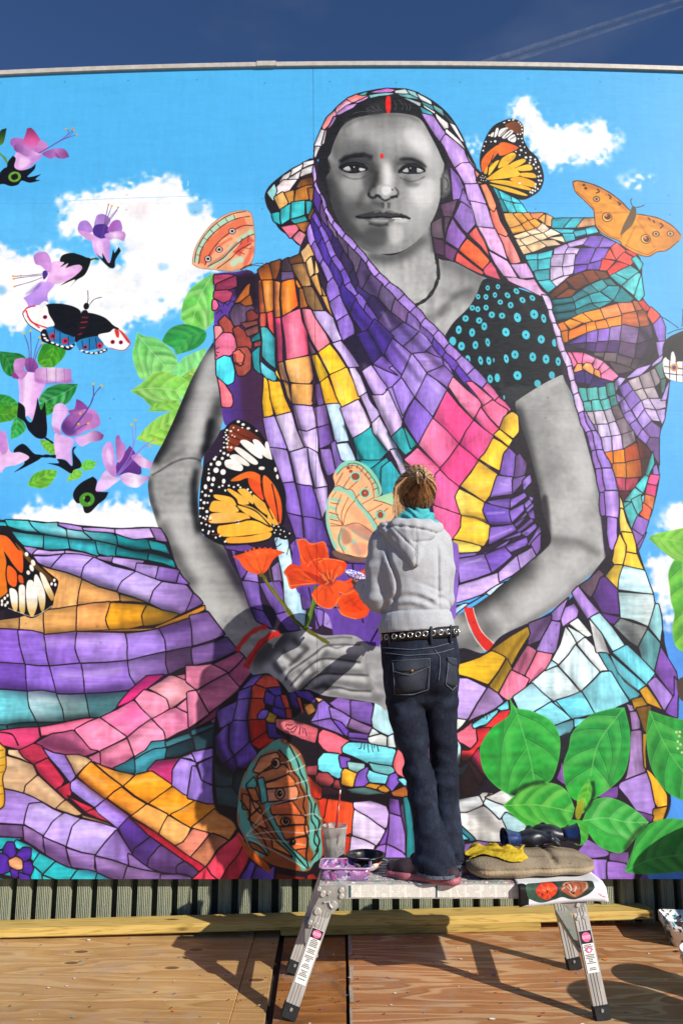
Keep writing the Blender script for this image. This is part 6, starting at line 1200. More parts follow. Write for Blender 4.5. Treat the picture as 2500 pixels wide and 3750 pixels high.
b 60 d85040 .9 5 330 60 390 -20 440 -60
b 44 b0d8bc .9 5 290 140 330 110 380 90
b 34 dc6450 .9 5 390 140 430 60 450 0
b 20 d84a3c .6 6 100 120 150 50 230 -20 300 -60; 130 140 250 60 340 -30
l 6 3a1a14 25 120 40 30 100 -80 200 -180 300 -235 400 -255; 55 130 75 30 130 -60 230 -150 330 -200 430 -220; 100 140 140 50 210 -40 300 -110 380 -150 455 -150; 120 150 230 90 300 20 380 -50 460 -90; 190 165 290 90 350 30 440 -20
l 4 5a2a1c 30 60 70 70; 50 0 90 10; 90 -60 130 -40; 140 -120 170 -90; 190 -165 215 -135; 250 -205 270 -170; 310 -230 325 -195; 370 -60 365 -10; 420 -80 415 -30; 350 40 390 60; 370 10 440 20
d 3a1a14 26 26 0 205 25 123 93 300 -110
d e8ece8 20 20 0 205 25 123 93 300 -110
d 2a1418 12 12 0 205 25 123 93 300 -110
X
l 4 8a6a5a 10 130 20 40 70 -60 150 -160 260 -235 380 -262 440 -235 462 -120 465 0 450 100 400 150 300 185 150 170 60 160 10 130
b 16 6a3a1c 1 2 360 175 400 150 450 135
l 4 3a2014 455 135 490 125 530 128; 455 140 500 145 540 160; 400 170 420 200; 380 175 370 200
# ---- tiger butterfly at the upper right
G f 120c0c 230 90 310 66 370 85 400 130 400 210 440 290 500 350 540 440 548 520 520 590 470 630 400 660 320 640 140 550 80 530 48 520 70 480 90 460 80 400 85 320 120 210 170 130
f 8a4a14>5a2c0c 265 120 330 85 380 110 390 160 350 175
f ee7a1c^e8601c 92 380 130 320 210 260 222 300 170 370 110 450 95 450; f07820>e8581c 215 260 260 238 350 268 352 290 230 338; f4bc28 145 450 160 400 215 370 215 390 150 480; f4bc2c 220 400 250 350 320 315 345 340 300 390 220 430; f0b020>f8c430 150 490 250 420 290 400 370 460 350 490 150 515; f4bc2c 300 400 390 360 415 380 330 430; f4c034 340 430 440 400 465 440 380 450; f0b428 375 465 470 465 490 500 390 490; f4b024 300 510 370 490 480 530 480 570 360 540; f4bc28>f0b020 150 525 290 520 440 570 445 592 300 560; f0b824>f4c43c 150 545 290 570 422 620 400 630 250 590; f0a020 110 460 130 420 140 420 130 470
f f0ece6 213 190 230 145 282 130 280 150 235 195; f0ece6 243 200 300 150 325 165 270 210; eeeae4 283 215 330 180 347 215 330 240; f0ece6 185 200 200 138 218 140 205 190; f0ece6 155 190 170 170 185 165 175 200
l 5 120c0c 230 190 280 140; 260 205 310 158; 300 220 340 195; 150 420 220 350; 160 380 180 330
d f4f0ea 11 6 -10 260 95 295 78 325 75
d f4f0ea 7 7 0 365 92 378 105 388 120 390 145 392 170 388 212 378 180 357 180 362 213 395 240 376 267 408 275 416 316 372 332 345 307 125 235 162 235 112 268 105 300 148 188
d f4f0ea 11 10 0 383 297 193 232 418 350 452 348
d f4f0ea 8 9 0 485 365 475 402 490 385 510 420 490 430 515 455 525 485 508 490 512 518 490 545 505 580 487 570 485 595 468 590 450 605 465 610 530 520 520 545 450 370 445 390
d f4f0ea 4 5 0 85 495 100 483 110 500 90 515 120 492 105 520 125 520 130 505 95 500
d f4f0ea 10 8 0 372 538
# ---- ochre butterfly
f d8882a>e89a28>c87820 760 530 800 522 900 545 1000 590 1100 660 1180 740 1200 715 1220 715 1230 765 1300 775 1400 800 1500 860 1552 920 1540 960 1450 1030 1380 1040 1310 1075 1220 1050 1130 1000 1100 960 1000 920 930 850 920 750 880 700 840 660 780 600
b 26 b05a14 .5 8 800 545 920 570 1040 640 1160 740; 1240 790 1380 830 1520 910
l 9 4a2410 760 530 800 522 900 545 1000 590 1100 660 1180 740
l 8 5a3014 1230 765 1300 775 1400 800 1500 860 1552 920
l 7 6a3010 760 530 780 600 840 660 880 700 915 745 930 850 1000 920 1100 962 1130 1000 1220 1052 1310 1076 1380 1042 1450 1030 1540 960
l 5 8a4a18 790 600 850 650 890 690 925 740; 945 850 1010 910 1100 945; 1140 990 1230 1035 1310 1060 1370 1025
b 14 a85a1c .5 4 920 755 1050 755 1170 750; 1110 950 1140 860 1180 780; 1230 800 1280 880 1360 1010; 1220 850 1150 1000
b 18 f0b040 .5 8 850 610 1000 680 1100 720; 980 850 1060 900; 1200 900 1260 1020; 1300 850 1420 920
d 6a3014 40 38 0 1012 788 1295 948
d f0cc50 34 33 0 1012 788 1295 948
d 5a1c14 24 24 0 1015 785 1300 948
d e07860 10 12 0 1005 775 1292 940
d 6a3014 28 24 0 935 655 1370 910 1475 908
d f0d888 18 15 0 935 655 1370 910 1475 908
d 2a1410 10 10 0 935 655 1370 910 1475 908
d 3a1c10 12 10 0 842 552 855 576
l 10 3a1c0c 940 580 955 600 930 612; 1020 620 1040 640 1030 655; 1090 675 1110 690 1095 700; 1310 790 1330 810; 1400 830 1420 850 1400 870; 1350 810 1360 830
f 5a4a2c^7a5a30 1195 715 1220 715 1225 770 1200 840 1150 890 1110 920 1130 850 1170 770
l 5 2a1a10 1200 715 1185 670 1195 650; 1222 718 1260 710 1285 698
# ---- basil leaves
L e 74c030^5ab03a a8dc60 1310 335 1450 350 1650 380 | 1310 335! 1400 300 1480 285 1568 265 1650 260 1700 520 1568 520 1510 500 1400 420
e 4aaa34^6ac034 9cd850 1560 520 1580 800 1600 1170 | 1460 600 1490 520 1520 500 1600 520 1700 560 1700 1180 1568 1170 1510 1120 1490 1000 1505 900 1480 800 1470 700
Q e 23a23e^2f9c34 58c850 286 125 350 260 440 560 482 775 | 285 120! 345 220 440 240 540 280 620 340 665 440 665 560 630 700 580 770 480 780 300 865! 190 790 110 690 80 560 95 480 170 370 290 280 305 200
e 1e9040^28a034 6cc858 1130 230 950 480 890 725 | 1140 220! 1180 400 1175 560 1140 700 1050 800 920 890! 780 900 710 800 690 650 730 520 760 400 880 280 960 250 1060 225
e 3aa834>2c9a3a 8ad85a 250 940 500 935 770 985 | 250 940! 330 870 420 790 560 770 660 790 730 850 775 960! 740 1060 640 1125 500 1110 400 1070 310 1000
e 36aa40>30a03a 90dc80 835 1050 1000 1030 1160 1060 1310 1062 | 830 1050! 900 910 1010 880 1120 910 1230 980 1320 1060! 1240 1150 1150 1260 1080 1285 960 1240 890 1160 850 1080
e 3aa838 80d050 800 1050 810 1140 800 1230 | 730 1060 800 1045 870 1070 870 1180 820 1230 760 1200
e 4ab034 8ad848 885 745 860 860 810 990 | 880 735! 900 850 860 970 800 1000 795 880 840 790
f b0b828^8a8a20 830 870! 840 950 810 1040 780 1020 785 950
e 2a9a38^249038 60c050 1325 250 1450 520 1650 800 | 1320 240! 1440 280 1568 310 1700 330 1700 900 1568 900 1440 830 1350 700 1310 560 1300 400
e 1f8c34^249434 58c04c 1145 1418 1350 1330 1650 1290 | 1140 1420! 1200 1260 1240 1150 1330 1070 1450 1035 1568 1045 1700 1100 1700 1400 1568 1420 1350 1440 1240 1440
d c8d89a 9 9 0 1520 400 1540 430 1530 470 1550 490 1530 520 1560 550 1545 400
b 26 0c2c14 .8 8 305 862 400 800 480 775 560 765
b 22 142818 .8 7 905 760 915 840 890 920 850 980
b 30 14240c .6 8 1300 1080 1210 1160 1140 1270
f 4a3c2c 1520 30! 1560 0 1640 -10 1640 180 1560 170 1530 110
# ---- board marks and smudges
A l 3 6ab8e6 500 668 780 654 1050 645 1440 632
A b 5 f4f2ee .7 1 1380 520 1374 560; 1430 850 1420 930 1400 980; 1240 1170 1200 1240 1172 1310
"""
# ------------------------------------------------------------------ setting: ground, deck, wall
gm=simple('ground_dirt','6a5a48','7c6c58',3,.9)
g=obj('ground',box(BM(),-60,60,-60,60,-.30,-.25),gm); g['kind']='structure'
dm=simple('dark_joist','1c1410','2a2018',8,.9)
deck=obj('deck',box(BM(),-5,5,-3,4.20,-.22,-.022),dm); deck['kind']='structure'
def plywood(name,base,light,dark,scale,contrast=.5,knots=True,stain=None,rot=0,seed=0.):
    m,n,l,p=new_mat(name,.55,0,.35)
    v=coords(n,l,(1,1,1),(0,0,rot)); a=n.new('ShaderNodeMapping'); a.inputs['Scale'].default_value=(.55,3.6,1); a.inputs['Location'].default_value=(seed,seed*1.7,0); l.new(v,a.inputs[0])
    f=noise(n,l,a.outputs[0],scale,2.5,.5,.35)
    k=n.new('ShaderNodeMath'); k.operation='MULTIPLY'; k.inputs[1].default_value=9; l.new(f,k.inputs[0])
    w=n.new('ShaderNodeMath'); w.operation='FRACT'; l.new(k.outputs[0],w.inputs[0])
    c=ramp(n,l,w.outputs[0],[(0,base),(.30,base),(.42,light),(.62,light),(.74,dark),(1,base)])
    c=mix(n,l,contrast,base,c)
    fb=n.new('ShaderNodeMapping'); fb.inputs['Scale'].default_value=(2.2,60,1); l.new(v,fb.inputs[0])
    fine=noise(n,l,fb.outputs[0],9,6,.7)
    c=mix(n,l,.85,c,ramp(n,l,fine,[(.3,.62),(.62,1.)]),'MULTIPLY')
    big=noise(n,l,v,1.6,4,.6); c=mix(n,l,.7,c,ramp(n,l,big,[(.3,.66),(.65,1.)]),'MULTIPLY')
    if knots:
        s=n.new('ShaderNodeTexVoronoi'); s.voronoi_dimensions='2D'; s.inputs['Scale'].default_value=2.6
        q=n.new('ShaderNodeMapping'); q.inputs['Scale'].default_value=(.75,1.5,1); q.inputs['Location'].default_value=(seed+.3,.2,0); l.new(v,q.inputs[0]); l.new(q.outputs[0],s.inputs['Vector'])
        c=mix(n,l,ramp(n,l,s.outputs['Distance'],[(.05,1.),(.075,0.)]),c,mix(n,l,.75,c,'4a2c18'))
        c=mix(n,l,ramp(n,l,s.outputs['Distance'],[(.055,0.),(.075,.4),(.12,0.)]),c,'d8b078')
    if stain:
        st=noise(n,l,coords(n,l,(1,.8,1),(0,0,.4)),3.2,6,.65,.8); c=mix(n,l,ramp(n,l,st,[(.5,0.),(.62,.75)]),c,stain)
    mk=noise(n,l,coords(n,l,(1,1,1),(0,0,.9)),5,5,.7); c=mix(n,l,ramp(n,l,mk,[(.52,0.),(.72,.42)]),c,'a4988a')
    l.new(c,p.inputs['Base Color']); bump(n,l,p,fine,.25,.003)
    return m
pm_left=plywood('plywood_pale','caa066','dcba84','b0834a',1.5,.6,True,None,0,.0)
pm_low=plywood('plywood_tan','c0955c','d4ae74','a27a44',1.3,.55,True,None,0,3.1)
pm_old=plywood('plywood_weathered','a86c34','bc8448','7e4e22',1.2,.6,False,'4a3a2e',0,5.5)
pm_right=plywood('plywood_figured','bb8050','d8b082','a26a3e',1.75,.75,False,None,0,8.2)
edge_m=simple('plywood_edge','c8a470','a88450',60,.8)
def sheet(name,poly,mt,top=0.,thick=.018,label=None):
    b=BM(); a=[b.verts.new((x,y,top)) for x,y in poly]; c=[b.verts.new((x,y,top-thick)) for x,y in poly]
    b.faces.new(a); b.faces.new(c[::-1]); n=len(poly)
    for i in range(n): b.faces.new((a[i],c[i],c[(i+1)%n],a[(i+1)%n]))
    bmesh.ops.recalc_face_normals(b,faces=b.faces)
    bmesh.ops.bevel(b,geom=[e for e in b.edges],offset=.0015,segments=1,affect='EDGES')
    o=obj(name,b,mt,deck)
    if label: o['label']=label
    return o
sheet('plywood_sheet',[(-4.6,3.29),(-.425,3.322),(-.428,4.195),(-4.6,4.195)],pm_left,0,.018,'pale plywood sheet with knots along the wall')
sheet('plywood_sheet',[(-.420,1.995),(-.262,1.995),(-.302,3.6),(-.305,4.195),(-.424,4.195)],pm_low,-.003,.018,'narrow plywood strip beside the dark gap')
sheet('plywood_sheet',[(-4.6,2.0),(-.424,2.0),(-.424,3.318),(-4.6,3.286)],pm_low,.001)
sheet('plywood_sheet',[(-.238,2.0),(.020,2.0),(.018,4.195),(-.283,4.195)],pm_old,-.004,.018,'weathered brown plywood sheet with dark stains')
sheet('plywood_sheet',[(.031,2.0),(4.6,2.0),(4.6,4.195),(.031,4.195)],pm_right,.002,.018,'plywood sheet with bold cream and rust grain')
sheet('plywood_sheet',[(-4.6,-2.9),(.02,-2.9),(.02,1.995),(-4.6,1.995)],pm_low,0)
sheet('plywood_sheet',[(.026,-2.9),(4.6,-2.9),(4.6,1.995),(.026,1.995)],pm_right,0)
# torn grey tape along the seam between the two right hand sheets
b=BM(); rr=random.Random(2); y=2.3
while y<4.05:
    L=rr.uniform(.05,.3); w=rr.uniform(.008,.016)
    P=[(.034+rr.uniform(-.004,.004),y),(.034+w+rr.uniform(-.005,.005),y+rr.uniform(0,.01)),(.034+w+rr.uniform(-.006,.006),y+L),(.032+rr.uniform(-.004,.004),y+L)]
    b.faces.new([b.verts.new((x,yy,.0055)) for x,yy in P]); y+=L+rr.uniform(.01,.12)
tape=obj('seam_tape',b,simple('old_tape','8c8274','a89c8c',40,.7),deck)
b=BM(); rr=random.Random(12)
for x0,x1,y_ in ((-1.7,-.45,4.10),(-1.7,-.45,3.35),(-1.7,-.45,3.25),(.06,1.8,4.12),(.06,1.8,3.2)):
    x=x0+.1
    while x<x1:
        bmesh.ops.create_circle(b,cap_ends=True,segments=8,radius=.0042,matrix=Matrix.Translation((x+rr.uniform(-.01,.01),y_+rr.uniform(-.012,.012),.0066))); x+=.31
for y_ in np.arange(3.3,4.1,.2):
    for x in (-.455,.07,-.25,-.005,-.40,-.32): bmesh.ops.create_circle(b,cap_ends=True,segments=8,radius=.0042,matrix=Matrix.Translation((x+rr.uniform(-.006,.006),y_+rr.uniform(-.02,.02),.0066)))
so=obj('screw_heads',b,simple('rusty_steel','2c2420','4a3a30',40,.5,.5),deck); so['kind']='stuff'
# specks of dried paint and dirt on the boards
b=BM(); rr=random.Random(9); cols=['e8e8e4','3a7ac8','b02838','2a2420','d8d8d0','e08030','6a4ab0','3aa0a8']
ms=[simple('dried_paint_%s'%k,k,k,10,.5,0,0) for k in cols]
for i in range(230):
    x=rr.uniform(-1.7,1.8); yy=rr.uniform(3.0,4.0); r=rr.uniform(.0015,.005)*(2.2 if rr.random()<.07 else 1); n=7
    vs=[b.verts.new((x+r*rr.uniform(.6,1.5)*math.cos(6.283*k/n)*1.3,yy+r*rr.uniform(.6,1.3)*math.sin(6.283*k/n),.0062)) for k in range(n)]
    f=b.faces.new(vs); f.material_index=rr.choice([0,0,1,2,3,3,3,4,5,6,7])
sp=obj('paint_specks',b,ms); sp['kind']='stuff'
# ---- the building wall: combed timber ribs over dark recesses
def rib_mat():
    m,n,l,p=new_mat('sage_timber',.8,0,.2)
    v=coords(n,l,(1,1,.06)); f=noise(n,l,v,55,4,.7)
    w=n.new('ShaderNodeTexWave'); w.bands_direction='X'; w.inputs['Scale'].default_value=34; w.inputs['Distortion'].default_value=1.4; w.inputs['Detail Scale'].default_value=6
    l.new(coords(n,l),w.inputs['Vector'])
    c=ramp(n,l,f,[(.3,'787c64'),(.7,'9a9d86')]); c=mix(n,l,.5,c,ramp(n,l,w.outputs[0],[(0,.45),(.6,1.)]),'MULTIPLY')
    l.new(c,p.inputs['Base Color'])
    s=n.new('ShaderNodeMath'); s.operation='ADD'; l.new(w.outputs[0],s.inputs[0]); l.new(noise(n,l,coords(n,l,(1,1,.5)),120,3),s.inputs[1])
    bump(n,l,p,s.outputs[0],.7,.006); return m
rm=rib_mat(); bm_=simple('recess_timber','34382e','43473a',14,.9)
wall=thing('building_wall','sage green timber wall with vertical ribs behind the mural','wall',(0,4.20,0))
TOPZ=lambda x:4.922-.0113*(x-.30)**2
obj('wall_base',box(BM(),-6,6,.022,.25,-.22,4.90),bm_,wall)
rme=None
for i in range(-44,45):
    if rme is None:
        o=obj('rib',box(BM(),-.033,.033,-.034,.024,-.02,4.88,.003),rm,wall); rme=o.data
    else:
        o=bpy.data.objects.new('rib',rme); col.objects.link(o); o.parent=wall
    o.location=(i*.1035+.02,0,0)
cm=simple('coping_metal','b4aca0','c8c0b4',30,.5,.15,.05)
for a,c,dz in ((-6,-.52,0),(-.52,-.40,.004),(-.40,6,0)):
    b=BM(); n=max(2,int((c-a)/.2)); xs=np.linspace(a+.001,c-.001,n+1); ring=[]
    for x in xs:
        zt=TOPZ(x) if abs(x)<3.4 else TOPZ(math.copysign(3.4,x))
        ring.append([b.verts.new((x,yy,zz)) for yy,zz in ((-.116-dz,zt-.018),(-.116-dz,zt+.010+dz),(.27,zt+.010+dz),(.27,zt-.018))])
    for p_,q_ in zip(ring[:-1],ring[1:]):
        for k in range(4): b.faces.new((p_[k],q_[k],q_[(k+1)%4],p_[(k+1)%4]))
    b.faces.new(ring[0]); b.faces.new(ring[-1][::-1]); bmesh.ops.recalc_face_normals(b,faces=b.faces)
    obj('coping',b,cm,wall)
# ------------------------------------------------------------------ the mural on its boards
def picture(name,P,colorspace='sRGB'):
    a=np.ones((P.shape[0],P.shape[1],4),np.float32); a[...,:3]=P[::-1]/255.
    im=bpy.data.images.new(name,P.shape[1],P.shape[0]); im.colorspace_settings.name=colorspace
    im.pixels.foreach_set(a.ravel()); im.update(); im.pack(); return im
mu=Mural()
gy=np.linspace(0,1,mu.H)[:,None,None]
mu.img[:]=np.array((76,174,228))*(1-gy)+np.array((84,170,240))*gy
mu.run(MURAL); art=mu.finish()
m,n,l,p=new_mat('mural_paint',.42,0,.35)
ti=n.new('ShaderNodeTexImage'); ti.image=picture('mural_painting',art); ti.interpolation='Cubic'; ti.extension='EXTEND'
uvn=n.new('ShaderNodeUVMap'); uvn.uv_map='paint'; l.new(uvn.outputs[0],ti.inputs[0])
gain=n.new('ShaderNodeMix'); gain.data_type='RGBA'; gain.blend_type='MULTIPLY'; gain.inputs[0].default_value=1; gain.inputs[7].default_value=(ALB,ALB,ALB,1)
l.new(ti.outputs[0],gain.inputs[6]); l.new(gain.outputs[2],p.inputs['Base Color'])
f1=noise(n,l,coords(n,l,(1,1,1)),160,3,.6); f2=noise(n,l,coords(n,l,(.25,1,1.2)),60,4,.7)
s=n.new('ShaderNodeMath'); s.operation='ADD'; l.new(f1,s.inputs[0]); l.new(f2,s.inputs[1]); bump(n,l,p,s.outputs[0],.10,.002)
l.new(ramp(n,l,f2,[(.3,.36),(.7,.52)]),p.inputs['Roughness'])
paint_m=m; board_m=simple('board_edge','c8b08a','a88c62',30,.8)
mural=thing('mural','huge painted mural of a veiled grey-skinned woman with butterflies and leaves','mural',(0,WALLY,0))
xs=[-2.58,-.145,2.33]; zs=[.230,1.455,2.705,3.985,None]
for i in range(2):
    for j in range(4):
        b=BM(); x0,x1=xs[i]+.001,xs[i+1]-.001; z0=zs[j]+.0002; z1=zs[j+1]
        n_=14; X=np.linspace(x0,x1,n_+1); lean=.06
        uv=b.loops.layers.uv.new('paint')
        sh=lambda x,z: x+(lean*(2.6-z)/4.7*-1 if abs(x-xs[1])<.002 else 0)*-1
        tp=[(z1-.0002) if z1 else TOPZ(x)-.016 for x in X]
        X0=[sh(x,z0) for x in X]; X1=[sh(x,t) for x,t in zip(X,tp)]
        fr0=[b.verts.new((x,0,z0)) for x in X0]; fr1=[b.verts.new((x,0,t)) for x,t in zip(X1,tp)]
        bk0=[b.verts.new((x,.016,z0)) for x in X0]; bk1=[b.verts.new((x,.016,t)) for x,t in zip(X1,tp)]
        for k in range(n_):
            f=b.faces.new((fr0[k],fr0[k+1],fr1[k+1],fr1[k]))
            for q,mi in (((bk0[k+1],bk0[k],bk1[k],bk1[k+1]),1),((fr0[k+1],fr0[k],bk0[k],bk0[k+1]),0),((fr1[k],fr1[k+1],bk1[k+1],bk1[k]),1)):
                b.faces.new(q).material_index=mi
        b.faces.new((fr0[0],fr1[0],bk1[0],bk0[0])).material_index=1; b.faces.new((fr0[-1],bk0[-1],bk1[-1],fr1[-1])).material_index=1
        for f in b.faces:
            for lp in f.loops:
                co=lp.vert.co; lp[uv].uv=((co.x-CX0)/(CX1-CX0),1-(CZ1-co.z)/(CZ1-CZ0))
        obj('panel',b,[paint_m,board_m],mural)
bt=simple('batten_wood','8a6f48','9a8058',20,.8)
for z in (.6,1.455,2.7,3.98,4.7): obj('batten',box(BM(),-2.5,2.28,.017,.064,z-.03,z+.03),bt,mural)
# ------------------------------------------------------------------ lumber on the deck
def lumber(name,light,dark):
    m,n,l,p=new_mat(name,.6,0,.3)
    f=noise(n,l,coords(n,l,(.5,9,9)),3.2,3,.5,.4)
    k=n.new('ShaderNodeMath'); k.operation='MULTIPLY'; k.inputs[1].default_value=6; l.new(f,k.inputs[0])
    w=n.new('ShaderNodeMath'); w.operation='FRACT'; l.new(k.outputs[0],w.inputs[0])
    c=ramp(n,l,w.outputs[0],[(0,light),(.55,light),(.85,dark),(1,light)])
    v=n.new('ShaderNodeTexVoronoi'); v.inputs['Scale'].default_value=2.4; l.new(coords(n,l,(.9,3,3)),v.inputs['Vector'])
    c=mix(n,l,ramp(n,l,v.outputs['Distance'],[(.05,.9),(.10,0.)]),c,'5a3818')
    g=noise(n,l,coords(n,l,(1,30,30)),6,5,.7); c=mix(n,l,.4,c,ramp(n,l,g,[(.3,.6),(.6,1.)]),'MULTIPLY')
    l.new(c,p.inputs['Base Color']); bump(n,l,p,g,.15,.002); return m
lm=lumber('treated_lumber','cdae62','ac8a42'); lm2=lumber('weathered_lumber','b4964e','92783a')
tl=thing('lower_plank','short lumber plank lying flat on the deck under a longer one','plank',(0,0,0))
b=BM(); bar(b,(-.30,4.045,.0235),(.985,4.105,.0235),.125,.040,(0,0,1),.004); obj('plank_body',b,lm2,tl)
tu=thing('upper_plank','long pale lumber plank with a tilted free end at the right','plank',(0,0,0))
b=BM(); bar(b,(-2.5,3.955,.0225),(1.56,4.135,.0700),.125,.041,(0,0,1),.004); obj('plank_body',b,lm,tu)
# ------------------------------------------------------------------ aluminium work platform
am=simple('worn_aluminium','aaa69e','cac6bd',18,.42,.35,.12,(1,1,.25)); am2=simple('cast_aluminium','8c8a83','b0ada4',24,.45,.4,.25)
rub=simple('black_rubber','121212','1e1e1e',30,.7); stm=simple('white_sticker','d6d2c8','e2ded4',12,.5,0,0)
plat=thing('work_platform','aluminium step platform spattered with paint, with a woman standing on it','work platform',(0,0,0))
ptop=splashy('spattered_aluminium','a4a19a',['8c8880','c04050','8a8a86','5c9a88','d8d6d0','7a6a9a'],26,.45,.60)
PX0,PX1,PY0,PY1,PZ=-.088,1.035,3.212,3.585,.468
obj('deck_board',box(BM(),PX0,PX1,PY0+.006,PY1-.006,PZ-.020,PZ-.004,.001),ptop,plat)
for k in range(9):
    y0=PY0+.014+k*.0388
    obj('tread_ridge',box(BM(),PX0+.002,PX1-.002,y0,y0+.028,PZ-.006,PZ,.001),ptop,plat)
obj('front_rail',box(BM(),PX0,PX1,PY0-.004,PY0+.004,PZ-.056,PZ-.001,.001),am,plat)
obj('rear_rail',box(BM(),PX0,PX1,PY1-.004,PY1+.004,PZ-.056,PZ-.001,.001),am,plat)
for x in (PX0,PX1-.006): obj('end_rail',box(BM(),x,x+.006,PY0+.005,PY1-.005,PZ-.056,PZ-.006,.001),am,plat)
# the long notice on the front rail: columns of small print
m,n,l,p=new_mat('small_print',.5)
br=n.new('ShaderNodeTexBrick'); br.inputs['Scale'].default_value=1; br.inputs['Brick Width'].default_value=.011; br.inputs['Row Height'].default_value=.0042
br.inputs['Mortar Size'].default_value=.0013; br.inputs['Color1'].default_value=lin('8a877f'); br.inputs['Color2'].default_value=lin('aca89f'); br.inputs['Mortar'].default_value=lin('dcd8cc')
v=coords(n,l,(1,1,1),(R(90),0,0)); l.new(v,br.inputs['Vector'])
sx=n.new('ShaderNodeSeparateXYZ'); l.new(coords(n,l),sx.inputs[0])
mo=n.new('ShaderNodeMath'); mo.operation='MODULO'; mo.inputs[1].default_value=.0595; ad=n.new('ShaderNodeMath'); ad.operation='ADD'; ad.inputs[1].default_value=1; l.new(sx.outputs[0],ad.inputs[0]); l.new(ad.outputs[0],mo.inputs[0])
gp=n.new('ShaderNodeMath'); gp.operation='LESS_THAN'; gp.inputs[1].default_value=.008; l.new(mo.outputs[0],gp.inputs[0])
bk=noise(n,l,coords(n,l),70,2); bl=n.new('ShaderNodeMath'); bl.operation='GREATER_THAN'; bl.inputs[1].default_value=.60; l.new(bk,bl.inputs[0])
mm=n.new('ShaderNodeMath'); mm.operation='MAXIMUM'; l.new(gp.outputs[0],mm.inputs[0]); l.new(bl.outputs[0],mm.inputs[1])
l.new(mix(n,l,mm.outputs[0],br.outputs[0],'dcd8cc'),p.inputs['Base Color']); print_m=m
teal_m=simple('teal_print','1f4a50','2a5a60',10,.5,0,0)
obj('notice_label',box(BM(),.030,.715,PY0-.0062,PY0-.0042,PZ-.051,PZ-.006),print_m,plat)
for x in (.031,.372): obj('label_band',box(BM(),x,x+.007,PY0-.0072,PY0-.0063,PZ-.0505,PZ-.0065),teal_m,plat)
FL,FR,BL,BR=(-.205,3.155,0),(.990,3.145,0),(-.215,3.555,0),(1.022,3.60,0)
TOPS=((-.036,3.200,.45),(.925,3.200,.45),(-.05,3.590,.45),(.935,3.590,.45))
legs=[]
for ft,tp in zip((FL,FR,BL,BR),TOPS):
    f=Vector(ft); t=Vector(tp); d=(t-f)
    b=BM(); bar(b,f+d*.06,t,.052,.004,(0,1,0)); 
    off=Vector((.0,.012,0))
    side=d.normalized().cross(Vector((0,1,0))).normalized()
    for sgn in (-1,1): bar(b,f+d*.06+side*sgn*.0252+off,t+side*sgn*.0252+off,.004,.028,(0,1,0))
    for gline in (-.012,.0,.012): bar(b,f+d*.07+side*gline+Vector((0,-.0028,0)),t+side*gline+Vector((0,-.0028,0)),.0035,.003,(0,1,0))
    lg=obj('leg',b,am,plat)
    b=BM(); bar(b,f+Vector((0,.010,.002)),f+d*.115+Vector((0,.010,0)),.062,.040,(0,1,0),.004); obj('rubber_foot',b,rub,lg)
    b=BM(); c=f+d*.085+Vector((0,-.0115,0)); bmesh.ops.create_cone(b,cap_ends=True,segments=12,radius1=.007,radius2=.005,depth=.006,matrix=Matrix.Translation(c)@Matrix.Rotation(R(90),4,'X')); obj('bolt',b,am2,lg)
    legs.append(lg)
tread=splashy('tread_aluminium','98958e',['4f9088','8a8880'],14,.45,.62)
b=BM(); bar(b,(.945,3.180,.236),(.972,3.592,.236),.060,.022,(0,0,1),.003); obj('end_step',b,tread,plat)
b=BM(); bar(b,(-.118,3.185,.215),(-.135,3.58,.215),.055,.022,(0,0,1),.003); obj('end_step',b,tread,plat)
def px(ox,oy,k,pts,Y): return [at((ox+x*k)*.6272,(oy+z*k)*.6272,Y) for x,z in pts]
lp=px(1000,3250,.2551,[(640,-20),(1045,-20),(1056,60),(1052,140),(1030,165),(985,175),(945,280),(820,400),(700,505),(655,595),(620,608),(510,575),(495,540),(560,340),(600,250),(690,90)],3.192)
bl=obj('bracket',prism(BM(),lp,3.188,3.194),am2,plat); 
rv=px(1000,3250,.2551,[(978,40),(978,130),(866,248),(797,85),(716,97),(632,348),(532,510),(624,535),(660,25)],3.188)
for (x,z),r in zip(rv,(.010,.010,.013,.008,.012,.014,.009,.009,.008)):
    b=BM(); bmesh.ops.create_cone(b,cap_ends=True,segments=14,radius1=r*1.15,radius2=r*.8,depth=.008,matrix=Matrix.Translation((x,3.185,z))@Matrix.Rotation(R(90),4,'X')); obj('rivet',b,am,bl)
lk=px(1000,3250,.2551,[(730,220),(800,205),(815,255),(850,300),(900,280)],3.186)
b=BM(); tube(b,[(x,3.184,z) for x,z in lk],.0045,8); obj('lock_hook',b,am,bl)
lp=px(1950,3200,.2551,[(335,300),(700,300),(735,450),(778,640),(765,685),(650,708),(625,690),(590,600),(430,450),(365,395)],3.192)
b2=obj('bracket',prism(BM(),lp,3.188,3.194),am2,plat)
for x,z in px(1950,3200,.2551,[(410,355),(622,360),(644,450),(737,618),(646,640)],3.188):
    b=BM(); bmesh.ops.create_cone(b,cap_ends=True,segments=14,radius1=.0105,radius2=.007,depth=.008,matrix=Matrix.Translation((x,3.185,z))@Matrix.Rotation(R(90),4,'X')); obj('rivet',b,am,b2)
